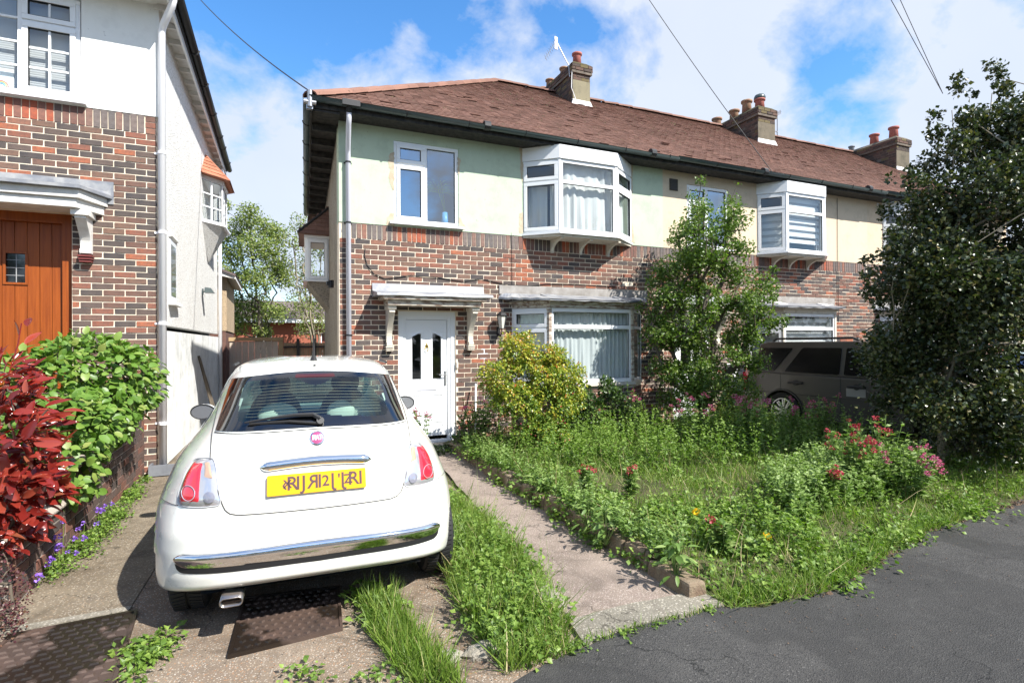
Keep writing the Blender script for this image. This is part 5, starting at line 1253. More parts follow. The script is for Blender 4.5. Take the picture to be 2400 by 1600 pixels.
# ------------------------------------------------------------------ garden wall on the left
GW = thing('garden_wall', 'low stepped brown brick wall below the hydrangea and red shrub', 'wall', (-2.45, -2.2, 0))
fg = Fr((-2.35, -4.05), (0, 1))
tiers = [(0.0, 0.95, 0.375), (0.95, 2.25, 0.60), (2.25, 3.76, 0.75)]
b = B(); its = []
for a0, a1, zt in tiers:
    b.fb(fg, a0, a1, -0.20, -0.008, -0.03, zt)
    n = int(round(zt / 0.075)); its += course_items(fg, a0, a1, 0, n, [], 0.03, d=0.0)
core = b.build('wall_core', 'mortar_dark', GW)
for q, (a0, a1, zt) in enumerate(tiers): its += [(Fr((-2.56, -4.05 + 0.004), (1, 0)), 0.105, c * 0.075 + 0.0375, 0.20, 0.064, 0.004) for c in range(int(zt / 0.075))] if q == 0 else []
lay_bricks(its, 'wallbrick', core, 290, D=0.06)
for q, (a0, a1, zt) in enumerate(tiers):
    s = a0 - 0.02
    while s < a1 - 0.05:
        e = min(s + 0.42, a1); b = B()
        pr = [(-0.22, zt), (0.018, zt), (0.022, zt + 0.02), (0.0, zt + 0.042), (-0.06, zt + 0.06), (-0.16, zt + 0.06), (-0.21, zt + 0.04)]
        b.prism([fg.p(s, d, z) for d, z in pr], fg.e * (e - s - 0.006)); o = b.build('coping_stone', 'coping', GW, bevel=0.006); s = e

# low brick and stone edging between path and garden
KW = thing('garden_edging', 'low crumbling brick edging along the right side of the footpath', 'edging', (1.52, -3.5, 0))
y = -5.66; k = 0
while y < -0.7:
    L = random.uniform(0.20, 0.36) if k % 5 else 0.45; b = B()
    x0_ = 1.47 + random.gauss(0, 0.006) + (0.04 if y > -2 else 0); h = 0.115 + random.gauss(0, 0.009) - (0.035 if k == 0 else 0)
    j_ = [random.gauss(0, .010) for _ in range(8)]
    b.pts8([(x0_ + j_[0], y, -.03), (x0_ + .15 + j_[1], y, -.03), (x0_ + .15, y + L - .012, -.03), (x0_, y + L - .012, -.03), (x0_ + .012 + j_[2], y + .01, h + j_[4]), (x0_ + .14 + j_[3], y + .008, h + j_[5]), (x0_ + .14, y + L - .02, h + j_[6]), (x0_ + .015, y + L - .02, h + j_[7])])
    o = b.build('edging_brick' if k else 'end_stone', 'kerb_stone', KW, bevel=0.018); y += L; k += 1

# manhole covers
def cover(label, quad_, nx, ny, lug, group):
    t = thing('manhole_cover', label, 'manhole cover', (sum(p[0] for p in quad_) / 4, sum(p[1] for p in quad_) / 4, 0), group)
    Q = [Vector((x, y, 0)) for x, y in quad_]
    def at(s, u): return Q[0] * (1 - s) * (1 - u) + Q[1] * s * (1 - u) + Q[2] * s * u + Q[3] * (1 - s) * u
    b = B(); b.prism([at(0, 0) + Vector((0, 0, -0.03)), at(1, 0) + Vector((0, 0, -0.03)), at(1, 1) + Vector((0, 0, -0.03)), at(0, 1) + Vector((0, 0, -0.03))], (0, 0, 0.027)); place(b.build('plate', 'rust'), t)
    b = B(); e = 0.022
    for s0, s1, u0, u1 in ((-.03, 1.03, -.03, 0), (-.03, 1.03, 1.0, 1.03), (-.03, 0, 0, 1), (1.0, 1.03, 0, 1)):
        b.prism([at(s0, u0) + Vector((0, 0, -0.03)), at(s1, u0) + Vector((0, 0, -0.03)), at(s1, u1) + Vector((0, 0, -0.03)), at(s0, u1) + Vector((0, 0, -0.03))], (0, 0, 0.033))
    place(b.build('rim', 'rust'), t)
    b = B(); ex = (Q[1] - Q[0]).normalized(); ey = (Q[3] - Q[0]).normalized()
    for i in range(nx):
        for j in range(ny):
            s, u = (i + 0.6 + (0.25 if j % 2 else -0.15)) / nx, (j + 0.5) / ny
            if not (0.04 < s < 0.96): continue
            c = at(s, u); a = lug; d1, d2 = (ex, ey) if lug > 0.017 else ((ex + ey).normalized(), (ex - ey).normalized())
            w1_, w2_ = (a, a * 0.62) if lug > 0.017 else (a, a)
            lo = [c + d1 * sx * w1_ + d2 * sy * w2_ + Vector((0, 0, -0.003)) for sx, sy in ((-1, -1), (1, -1), (1, 1), (-1, 1))]
            hi = [c + d1 * sx * w1_ * .7 + d2 * sy * w2_ * .7 + Vector((0, 0, 0.006)) for sx, sy in ((-1, -1), (1, -1), (1, 1), (-1, 1))]
            b.pts8(lo + hi)
    o = b.build('tread_lugs', 'rust'); o['kind'] = 'stuff'; place(o, t)
cover('rusty studded manhole cover behind the white car', [(-1.10, -5.15), (-0.56, -5.11), (-0.52, -4.58), (-1.06, -4.50)], 11, 10, 0.013, 'manhole covers')
cover('rusty manhole cover with brick shaped treads at lower left', [(-2.20, -5.25), (-1.60, -5.22), (-1.66, -4.42), (-2.22, -4.46)], 9, 14, 0.022, 'manhole covers')
b = B(); b.prism([(-2.36, -4.40, -0.03), (-1.70, -4.37, -0.03), (-1.69, -4.31, -0.03), (-2.34, -4.33, -0.03)], (0, 0, 0.026)); o = b.build('concrete_joint_strip', 'border_concrete'); o['kind'] = 'structure'
# stones
def stone(label, c, r, sq, seed):
    q = np.random.default_rng(seed); b = B(); n = 10; rows = 6
    for j in range(rows):
        ph = math.pi * 0.5 * j / (rows - 1)
        for i in range(n):
            a = 2 * math.pi * i / n; rr = r * math.cos(ph * 0.96) * (1 + q.normal(0, 0.09)); b.v.append((c[0] + rr * math.cos(a) * sq[0], c[1] + rr * math.sin(a) * sq[1], c[2] - 0.02 + r * sq[2] * math.sin(ph) * (1 + q.normal(0, 0.07))))
    for j in range(rows - 1):
        for i in range(n): b.f.append((j * n + i, j * n + (i + 1) % n, (j + 1) * n + (i + 1) % n, (j + 1) * n + i))
    b.f.append(tuple((rows - 1) * n + i for i in range(n)))
    o = b.build('stone', 'stone_grey'); tagm(o, label, 'stone', 'stones in the weeds'); return o
stone('broad pale flat stone at the bottom edge of the weed strip', (0.12, -5.66, 0), 0.11, (1.2, 0.7, 0.5), 1)
stone('small pale flat stone left of the broad flat stone', (-0.08, -5.62, 0), 0.07, (1.1, 0.8, 0.45), 2)
stone('rounded grey stone in the weeds beside the footpath', (0.62, -5.32, 0), 0.13, (0.9, 1.3, 0.75), 3)

# gate, fences and leaning rod in the side passage
G = thing('garden_gate', 'weathered vertical board gate closing the side passage', 'gate', (-1.35, 8, 0))
b = B(); b.box(-2.05, -0.62, 7.93, 8.0, 1.70, 1.80); b.box(-0.74, -0.62, 7.94, 8.0, 0, 1.69); b.box(-2.05, -0.74, 7.99, 8.03, 0.2, 0.3); place(b.build('frame', 'fence_tan'), G)
x = -1.93
while x < -0.76:
    b = B(); b.box(x, min(x + 0.145, -0.75), 7.965, 7.985, 0.02, 1.69); o = b.build('board', 'fence_weathered'); place(o, G); x += 0.15
FF = thing('wooden_fence', 'tan featheredge fence with dark posts behind the gate', 'fence', (0.5, 11, 0))
x = -0.55
while x < 2.4: b = B(); b.box(x, x + 0.075, 11, 11.012 + random.random() * 0.004, 0.05, 1.66 + random.gauss(0, 0.004)); place(b.build('board', 'fence_tan'), FF); x += 0.08
for x in (-0.62, -0.12, 0.38, 1.3): b = B(); b.box(x - 0.045, x + 0.045, 10.90, 10.99, 0, 1.80); place(b.build('post', 'fence_dark'), FF)
b = B(); b.box(-0.62, 2.4, 10.96, 10.99, 1.5, 1.56); place(b.build('rail', 'fence_dark'), FF)
b = B(); b.tube([(-1.80, 2.9, 0.05), (-2.12, 3.05, 1.40)], 0.022, 6); b.tube([(-1.76, 2.95, 0.05), (-2.10, 3.0, 1.36)], 0.02, 6)
o = b.build('leaning_pole', 'bark'); tagm(o, 'thin brown wooden pole leaning against the white side wall', 'pole')
b = B(); b.tube([(1.97, -0.35, 0.1), (2.06, -0.12, 0.95)], 0.014, 6); o = b.build('garden_cane', 'upvc'); tagm(o, 'thin white cane leaning on the bricks right of the front door', 'cane')

# overhead wires
def wire(a, c, sag, label, r=0.010):
    a, c = Vector(a), Vector(c); pts = [a + (c - a) * t + Vector((0, 0, -sag * 4 * t * (1 - t))) for t in np.linspace(0, 1, 16)]
    b = B(); b.tube(pts, r, 5); o = b.build('overhead_wire', 'cable'); tagm(o, label, 'cable', 'overhead telephone wires')
wire((-0.36, -0.46, 4.98), Vector(CAMP) + (Vector((-1.95, 1.94, 7.26)) - CAMP) * 1.35, 0.10, 'black overhead wire running to the left corner of the green house roof')
b = B(); b.tube([(-0.42, -0.47, 4.80), (-0.42, -0.47, 5.02)], 0.035, 8); b.tube([(-0.50, -0.47, 4.86), (-0.34, -0.47, 4.86)], 0.03, 8); b.box(-0.46, -0.38, -0.46, -0.40, 4.78, 4.90); b.build('wire_insulator', 'steel', A)
wire((8.26, -0.45, 4.93), Vector(CAMP) + (Vector((5.44, -0.21, 7.84)) - CAMP) * 1.2, 0.05, 'thin overhead wire crossing the sky to the middle house eaves', 0.008)
wire((12.59, -1.16, 7.0), (10.52, -1.35, 8.44), 0.0, 'left one of the two thin wires above the tall evergreen', 0.007)
wire((12.59, -1.16, 7.0), (11.22, -1.11, 8.75), 0.0, 'right one of the two thin wires above the tall evergreen', 0.007)

# ------------------------------------------------------------------ white hatchback
CT = np.array([
[.160,.06,.90,3.36],[.175,.035,.93,3.42],[.215,.012,.952,3.50],[.30,.003,.965,3.54],[.45,0,.965,3.55],[.54,.008,.955,3.54],
[.60,.03,.948,3.52],[.66,.045,.932,3.50],[.75,.06,.895,3.44],[.85,.085,.852,3.32],[.92,.11,.808,3.1],[.98,.14,.762,2.85],[1.04,.17,.716,2.7],
[1.10,.205,.675,2.6],[1.2,.28,.625,2.45],[1.3,.37,.585,2.27],[1.38,.455,.55,2.1],[1.43,.55,.515,1.95],[1.465,.68,.455,1.8],[1.487,.86,.37,1.65],[1.495,1.05,.22,1.5]])
_z = np.linspace(.160, 1.495, 400); _t = [np.interp(_z, CT[:, 0], CT[:, i]) for i in (1, 2, 3)]
_ker = np.hanning(25); _ker /= _ker.sum()
_t = [np.convolve(np.pad(a, 12, mode='reflect', reflect_type='odd'), _ker, 'valid') for a in _t]
def ctab(z): return [np.interp(z, _z, a) for a in _t]
WC, CN = 1.75, 4.0
CC = Vector((-0.668, -5.08, 0)); ca = R(2.2); CU = Vector((math.cos(ca), -math.sin(ca), 0)); CW = Vector((math.sin(ca), math.cos(ca), 0))
def c2w(u, w, z): return CC + CU * u + CW * w + Vector((0, 0, z))
def CS(u, z):
    wr, h, wf = ctab(z); q = min(abs(u) / h, .9995)
    return WC - (WC - wr) * (1 - q ** CN) ** (1 / CN)
def cs_pt(u, z, off=0.0):
    w = CS(u, z)
    if off:
        du = (CS(u + .004, z) - CS(u - .004, z)) / .008; dz = (CS(u, min(z + .004, 1.49)) - CS(u, z - .004)) / .008
        n = Vector((du, -1, dz)); n.normalize(); return c2w(u + n.x * off, w + n.y * off, z + n.z * off)
    return c2w(u, w, z)
CAR = thing('white_car', 'small ivory white hatchback parked on the drive, seen from behind', 'car', tuple(c2w(0, 1.75, 0)))
def glass_edges(t):  # left half-width of the rear glass at height fraction t
    return 0.553 - 0.053 * t
NZ, NA = 150, 200
zr_ = np.linspace(.161, 1.4945, NZ); V = np.zeros((NZ, NA, 3)); UW = np.zeros((NZ, NA, 2))
for i, z in enumerate(zr_):
    wr, h, wf = ctab(z)
    for j in range(NA):
        th = 2 * math.pi * j / NA; c_, s_ = math.cos(th), math.sin(th)
        # even out the point spacing near the superellipse corners
        k = (abs(c_) ** CN + abs(s_) ** CN) ** (-1 / CN); u = h * c_ * k; w = (WC - wr) * s_ * k
        if s_ > 0:
            k2 = (abs(c_) ** 2.8 + abs(s_) ** 2.8) ** (-1 / 2.8); u = h * c_ * k2; w = (wf - WC) * s_ * k2
        zl = z + (0.115 * (1 - min(1, abs(u) / .86) ** 4) * min(1, max(0, (.42 - z) / .25)) if w < -0.6 else 0); UW[i, j] = (u, WC + w); V[i, j] = c2w(u, WC + w, zl)
idx = np.arange(NZ * NA).reshape(NZ, NA); F = []
for i in range(NZ - 1):
    zc = (zr_[i] + zr_[i + 1]) / 2
    for j in range(NA):
        j2 = (j + 1) % NA; u, w = (UW[i, j] + UW[i, j2]) / 2
        if abs(u) > 0.55 and any(math.hypot(w - wc, zc - 0.29) < 0.305 for wc in (0.69, 2.90)): continue
        if w < 0.8 and 1.12 < zc < 1.375 and abs(u) < 0.45 - 0.05 * (zc - 1.12) / .25: continue      # rear window opening
        if abs(u) > 0.4 and 0.85 < w < 2.25 and 1.04 < zc < 1.385 and not (1.52 < w < 1.60): continue    # side windows
        if w > 1.9 and abs(u) < 0.5 and 1.0 < zc < 1.40: continue                                     # windscreen
        F.append((idx[i, j], idx[i, j2], idx[i + 1, j2], idx[i + 1, j]))
me = mesh_np('body', V.reshape(-1, 3), F, 'carpaint', smooth=True); body = add('body', me); place(body, CAR)
b = B(); b.v = [tuple(V[-1, j]) for j in range(NA)]; b.f = [tuple(range(NA))]; b.build('roof_panel', 'carpaint', CAR)
b = B(); b.v = [tuple(c2w(x, y, 0.24)) for x, y in ((-.6, .12), (.6, .12), (.6, 3.3), (-.6, 3.3))]; b.f = [(0, 1, 2, 3)]; b.build('underbody', 'black', CAR)
b = B()
for sg in (-1, 1):
    for wc in (0.66, 2.90): b.prism([c2w(sg * .50, wc + .36 * math.cos(a), .29 + .36 * math.sin(a)) for a in np.linspace(-.3, math.pi + .3, 16)], CU * sg * 0.02)
b.build('wheel_arch_liner', 'black', CAR)
def radial_patch(name, outline, m, parent, off0=0.002, dome=0.0, rings=5, cz=None, edge=0.0, power=2.2):
    """patch lying on the body; outline = list of (u,z); domed by `dome`"""
    O = np.array(outline); c = O.mean(0) if cz is None else np.array(cz); n = len(O); V = [cs_pt(c[0], c[1], off0 + dome)]; Fs = []
    for r in range(1, rings + 1):
        q = r / rings
        for o in O:
            p = c + (o - c) * q; V.append(cs_pt(p[0], p[1], off0 + dome * (1 - q ** power) - (edge if r == rings else 0)))
    for j in range(n): Fs.append((0, 1 + j, 1 + (j + 1) % n))
    b = B(); b.v = [tuple(v) for v in V]; b.f = Fs
    for r in range(rings - 1):
        for j in range(n): b.f.append((1 + r * n + j, 1 + (r + 1) * n + j, 1 + (r + 1) * n + (j + 1) % n, 1 + r * n + (j + 1) % n))
    me = bpy.data.meshes.new(name); me.from_pydata(b.v, [], b.f); me.materials.append(MT[m] if isinstance(m, str) else m)
    me.polygons.foreach_set('use_smooth', [True] * len(me.polygons)); o = add(name, me); place(o, parent); return o
def rounded(pts, r, n=5):
    """polygon with rounded corners, sampled"""
    out = []; N = len(pts)
    for i in range(N):
        p0, p1, p2 = np.array(pts[i - 1]), np.array(pts[i]), np.array(pts[(i + 1) % N])
        a = p0 - p1; c = p2 - p1; la, lc = np.linalg.norm(a), np.linalg.norm(c); rr = min(r, la * .45, lc * .45)
        A_, C_ = p1 + a / la * rr, p1 + c / lc * rr
        for k in range(n + 1): t = k / n; out.append(tuple(A_ * (1 - t) ** 2 + 2 * p1 * t * (1 - t) + C_ * t * t))
    res = []
    for i in range(len(out)):
        p, q = np.array(out[i]), np.array(out[(i + 1) % len(out)]); d = np.linalg.norm(q - p); k = max(1, int(d / 0.03))
        for j in range(k): res.append(tuple(p + (q - p) * j / k))
    return res
# rear glass: black border and clear centre
gs_, gt_ = 150, 60; V = []; clear = []; frit = []
def gp(s, t):
    zb_ = 1.082 + 0.012 * math.sin(s * math.pi); zt_2 = 1.362 + 0.047 * math.sin(s * math.pi) ** 0.8
    z = zb_ + (zt_2 - zb_) * t; hw = glass_edges(t); return ((s * 2 - 1) * hw, z)
for j in range(gt_ + 1):
    for i in range(gs_ + 1): u, z = gp(i / gs_, j / gt_); V.append(tuple(cs_pt(u, z, 0.005)))
def inner(s, t):
    x = (s * 2 - 1); lim = 0.80 + 0.015 * t
    top = 0.90 if abs(x) > 0.30 else 0.90 - 0.16 * (0.5 + 0.5 * math.cos(math.pi * abs(x) / 0.30)) ; bot = 0.155 + (0.06 * math.exp(-((x + 0.1) / 0.35) ** 2))
    if abs(x) > lim or not bot < t < top: return False
    cx, cyt, cyb = lim - 0.06, top - 0.16, bot + 0.16
    if abs(x) > cx and t > cyt and ((abs(x) - cx) / .06) ** 2 + ((t - cyt) / .16) ** 2 > 1: return False
    if abs(x) > cx and t < cyb and ((abs(x) - cx) / .06) ** 2 + ((cyb - t) / .16) ** 2 > 1: return False
    return True
for j in range(gt_):
    for i in range(gs_):
        f_ = (j * (gs_ + 1) + i, j * (gs_ + 1) + i + 1, (j + 1) * (gs_ + 1) + i + 1, (j + 1) * (gs_ + 1) + i)
        (clear if inner((i + .5) / gs_, (j + .5) / gt_) else frit).append(f_)
rg = add('rear_window', mesh_np('rear_window', V, frit, 'frit', smooth=True)); place(rg, CAR)
o = add('rear_pane', mesh_np('rear_pane', V, clear, 'car_glass', smooth=True)); place(o, rg)
b = B()
for k in range(11):
    t = 0.24 + k * 0.055; b.tube([cs_pt(gp(s, t)[0], gp(s, t)[1], 0.003) for s in np.linspace(0.14, 0.86, 14)], 0.0011, 3)
b.build('heater_line', mat('heater_line', (0.28, 0.22, 0.16), 0.5), rg)
radial_patch('high_brake_light', rounded([(-0.12, 1.372), (0.12, 1.372), (0.115, 1.392), (-0.115, 1.392)], 0.008), mat('brake_light_off', (0.05, 0.004, 0.006), 0.2, 0, 0.6), rg, 0.0065, 0.002, 3)
# side glass
for sg in (-1, 1):
    for w0, w1_ in ((0.83, 1.54), (1.58, 2.27)):
        V = []; nn = 10
        for j in range(nn + 1):
            z = 1.03 + 0.36 * j / nn; wr, h, wf = ctab(z)
            for i in range(nn + 1):
                w = w0 + (w1_ - w0) * i / nn; e = abs((w - WC) / ((WC - wr) if w < WC else (wf - WC))); pw = CN if w < WC else 2.8
                u = h * (1 - min(e, .999) ** pw) ** (1 / pw) + 0.004; V.append(tuple(c2w(sg * u, w, z)))
        Fs = [(j * (nn + 1) + i, j * (nn + 1) + i + 1, (j + 1) * (nn + 1) + i + 1, (j + 1) * (nn + 1) + i) for j in range(nn) for i in range(nn)]
        o = add('side_window', mesh_np('side_window', V, Fs, 'car_glass', smooth=True)); place(o, CAR)
V = []; nn = 14
for j in range(nn + 1):
    z = 0.99 + 0.42 * j / nn; wr, h, wf = ctab(z)
    for i in range(nn + 1): u = (i / nn * 2 - 1) * min(0.55, h * 0.9); V.append(tuple(c2w(u, WC + (wf - WC) * (1 - (abs(u) / h) ** 2.8) ** (1 / 2.8) + 0.004, z)))
o = add('windscreen', mesh_np('windscreen', V, [(j * (nn + 1) + i, j * (nn + 1) + i + 1, (j + 1) * (nn + 1) + i + 1, (j + 1) * (nn + 1) + i) for j in range(nn) for i in range(nn)], 'car_glass', smooth=True)); place(o, CAR)
# panel gaps
def gapline(pts, r=0.0030, name='panel_gap', m='gap', off=0.0012, close=False):
    q = []
    for p, p2 in zip(pts, pts[1:] + ([pts[0]] if close else [])):
        n = max(2, int(math.hypot(p2[0] - p[0], p2[1] - p[1]) / 0.02))
        q += [(p[0] + (p2[0] - p[0]) * k / n, p[1] + (p2[1] - p[1]) * k / n) for k in range(n)]
    if not close: q.append(pts[-1])
    b = B(); b.tube([cs_pt(u, z, off) for u, z in q], r, 5); b.build(name, m, CAR)
hat = [(-0.555, 1.36), (-0.567, 1.22), (-0.575, 1.07), (-0.565, 0.96), (-0.555, 0.90), (-0.485, 0.715), (-0.472, 0.69), (-0.45, 0.672), (-0.41, 0.662), (-0.2, 0.658), (0, 0.656)]
gapline(hat + [(-u, z) for u, z in hat[::-1][1:]])
gapline([(-0.56, 1.072), (-0.3, 1.078), (0, 1.084), (0.3, 1.078), (0.56, 1.072)], 0.003, m='seal', off=0.001)
for sg in (-1, 1): gapline([(sg * 0.72, 0.700), (sg * 0.80, 0.694), (sg * 0.86, 0.68)], 0.0018)
# lamps
for sg in (-1, 1):
    lo = [(sg * u, z) for u, z in [(-0.655, 0.935), (-0.545, 0.952), (-0.525, 0.90), (-0.492, 0.715), (-0.60, 0.703), (-0.725, 0.698), (-0.728, 0.76), (-0.70, 0.86)]]
    if sg > 0: lo = lo[::-1]
    bz = radial_patch('tail_lamp', rounded(lo, 0.03), 'lamp_clear', CAR, 0.004, 0.012, 6, edge=0.006, power=4)
    c0 = np.array(lo).mean(0); li = [tuple(c0 + (np.array(p) - c0) * 0.87) for p in lo]
    red = [(sg * u, z) for u, z in [(-0.650, 0.918), (-0.590, 0.926), (-0.588, 0.86), (-0.592, 0.722), (-0.705, 0.715), (-0.708, 0.76), (-0.685, 0.855)]]
    if sg > 0: red = red[::-1]
    radial_patch('red_lens', rounded(red, 0.015), 'lamp_red', bz, 0.012, 0.010, 5, edge=0.005, power=4)
    am = [(sg * u, z) for u, z in [(-0.580, 0.922), (-0.556, 0.926), (-0.535, 0.85), (-0.578, 0.85)]]
    if sg > 0: am = am[::-1]
    radial_patch('amber_lens', rounded(am, 0.008), 'lamp_amber', bz, 0.0175, 0.001, 3, edge=0.003)
    cl = [(sg * (-0.650 + 0.036 * math.cos(a)), 0.768 + 0.036 * math.sin(a)) for a in np.linspace(0, 2 * math.pi, 22)[:-1]]
    b = B(); b.tube([cs_pt(u, z, 0.0235) for u, z in cl + cl[:1]], 0.0022, 5); b.build('lens_ring', 'lamp_clear', bz)
    cl = [(sg * (-0.548 + 0.028 * math.cos(a)), 0.755 + 0.028 * math.sin(a)) for a in np.linspace(0, 2 * math.pi, 22)[:-1]]
    if sg > 0: cl = cl[::-1]
    radial_patch('reverse_lens', cl, mat('smoked_lens', (0.28, 0.28, 0.33), 0.1, 0.3, 1.0), bz, 0.0165, 0.004, 3)
    b = B(); q = rounded(lo, 0.03); b.tube([cs_pt(u, z, 0.001) for u, z in q + q[:1]], 0.004, 5); b.build('lamp_surround', mat('lamp_rim', (0.42, 0.42, 0.42), 0.3), bz)
# chrome bumper strip with black slot below
def strip(top, bot, m, name, off, bulge, parent, n=140, rows=6):
    V = []; us = np.linspace(-0.725, 0.725, n)
    for k in range(rows + 1):
        q = k / rows
        for u in us:
            e = max(0.0, min(1.0, (0.725 - abs(u)) / 0.05)); e = math.sqrt(max(0, 1 - (1 - e) ** 2))
            zt, zb = top(u), bot(u); zm = (zt + zb) / 2; z = zm + (zt - zm) * (1 - 2 * q) * e
            V.append(tuple(cs_pt(u, z, off + bulge * math.sin(math.pi * q ** 0.62) ** 0.8 * min(1, 4 * (0.725 - abs(u)) / 0.05 + 0.1))))
    Fs = [((k + 1) * n + i, (k + 1) * n + i + 1, k * n + i + 1, k * n + i) for k in range(rows) for i in range(n - 1)]
    o = add(name, mesh_np(name, V, Fs, m, smooth=True)); place(o, parent); return o
tz = lambda u: 0.492 - 0.050 * abs(u) ** 2
bs = strip(lambda u: tz(u), lambda u: tz(u) - 0.115 + 0.02 * abs(u), 'black', 'bumper_slot', 0.002, 0.0, CAR)
strip(lambda u: tz(u) - 0.001, lambda u: tz(u) - 0.085 + 0.022 * abs(u), 'chrome', 'chrome_strip', 0.004, 0.016, bs, rows=12)
# number plate with letters, handle bar, badge, wiper, aerial
PC = cs_pt(0.0, 0.80, 0.014); pn = (cs_pt(0, 0.80, 0.1) - cs_pt(0, 0.80, 0)).normalized(); pu = CU; pv = pn.cross(pu) * -1
pv = pu.cross(pn); 
if pv.z < 0: pv = -pv
def pp(x, y, d=0.0): return PC + pu * x + pv * y + pn * d
b = B(); Pq = rounded([(-0.265, -0.056), (0.265, -0.056), (0.265, 0.056), (-0.265, 0.056)], 0.008); b.prism([pp(x, y, -0.010) for x, y in Pq], pn * 0.012); plate = b.build('number_plate', 'plate_yellow', CAR)
def text_mesh(s, size, m, parent, origin, ex, ey, mirror=False, name='letter', shear=0):
    cu = bpy.data.curves.new(name, 'FONT'); cu.body = s; cu.size = size; cu.align_x = 'CENTER'; cu.align_y = 'CENTER'; cu.extrude = 0.0006; cu.offset = 0.0012
    o = bpy.data.objects.new(name, cu); dg = bpy.context.evaluated_depsgraph_get(); COL.objects.link(o); bpy.context.view_layer.update()
    me = bpy.data.meshes.new_from_object(o.evaluated_get(bpy.context.evaluated_depsgraph_get())); bpy.data.objects.remove(o)
    ez = ex.cross(ey); me.materials.clear(); me.materials.append(MT[m])
    for v in me.vertices:
        x, y, z = v.co; v.co = origin + ex * ((-x if mirror else x) + shear * y) + ey * y + ez * z
    o = add(name, me); place(o, parent); return o
glyphs = [('\u2039', -0.205, 0, 0.8), ('R', -0.165, 0, 1), ('I', -0.135, 0, 1), ('J', -0.105, 0, 1), ('R', -0.055, 1, 1), ('I', -0.020, 0, 1), ('2', 0.012, 0, .8), ('J', 0.05, 1, 1), ('J', 0.105, 1, 1), ('\'', 0.085, 0, .8), ('R', 0.165, 0, 1), ('I', 0.205, 0, 1), ('Z', 0.135, 0, .7), ('X', -0.19, 0, .6)]
for ch_, x, mir, k in glyphs:
    text_mesh(ch_, 0.105 * k, 'plate_ink', plate, pp(x + 0.03, 0.0, 0.0026), pu, pv, bool(mir))
b = B(); n = 30; V = []
for i in range(n + 1):
    q = i / n; u = -0.305 + 0.61 * q; zc = 0.898 + 0.016 * math.sin(math.pi * q); hh = 0.026 * min(1, (math.sin(math.pi * q) * 6)) ** 0.6 + 0.001
    for k in range(8):
        a = math.pi * k / 7; z = zc - hh * math.cos(a); V.append(tuple(cs_pt(u, z, 0.002 + 0.030 * math.sin(a) * min(1, math.sin(math.pi * q) * 5 + .1))))
Fs = [(i * 8 + k, (i + 1) * 8 + k, (i + 1) * 8 + k + 1, i * 8 + k + 1) for i in range(n) for k in range(7)]
hd = add('boot_handle', mesh_np('boot_handle', V, Fs, 'chrome', smooth=True)); place(hd, CAR)
circ = lambda r, n=28: [(0.0 + r * math.cos(a), 1.033 + r * math.sin(a) * 0.93) for a in np.linspace(0, 2 * math.pi, n + 1)[:-1]]
bd = radial_patch('badge', circ(0.043), 'chrome', CAR, 0.006, 0.003, 3, edge=0.004)
radial_patch('badge_disc', circ(0.034), 'badge_red', bd, 0.0095, 0.002, 4)
BC = cs_pt(0, 1.033, 0.0125); bn = (cs_pt(0, 1.033, 0.1) - cs_pt(0, 1.033, 0)).normalized(); bv = CU.cross(bn); bv = bv if bv.z > 0 else -bv
tx = text_mesh('FIAT', 0.033, 'upvc', bd, BC, CU * 0.80, bv * 1.25, name='badge_lettering')
b = B(); wp = [cs_pt(u, z, 0.028) for u, z in ((0.02, 1.125), (-0.02, 1.150), (-0.12, 1.152), (-0.24, 1.142), (-0.38, 1.120))]; b.tube(wp, [0.016, 0.014, 0.011, 0.008, 0.005], 6)
b.tube([cs_pt(u, z, 0.016) for u, z in ((0.03, 1.105), (-0.15, 1.125), (-0.36, 1.118))], 0.008, 5); p = cs_pt(0.02, 1.118, 0.012); b.tube([p, p + bn * 0.02], 0.022, 10); b.build('rear_wiper', 'plastic_black', CAR)
b = B(); b.tube([c2w(0.0, 0.80, 1.468), c2w(0.0, 0.79, 1.51), c2w(0.0, 0.74, 1.65)], [0.026, 0.010, 0.003], 8); b.build('roof_aerial', 'plastic_black', CAR)
b = B(); p = cs_pt(0, 1.442, 0.0); b.tube([p, p + Vector((0, -0.004, 0.004))], 0.009, 8); b.build('washer_jet', 'plastic_black', CAR)
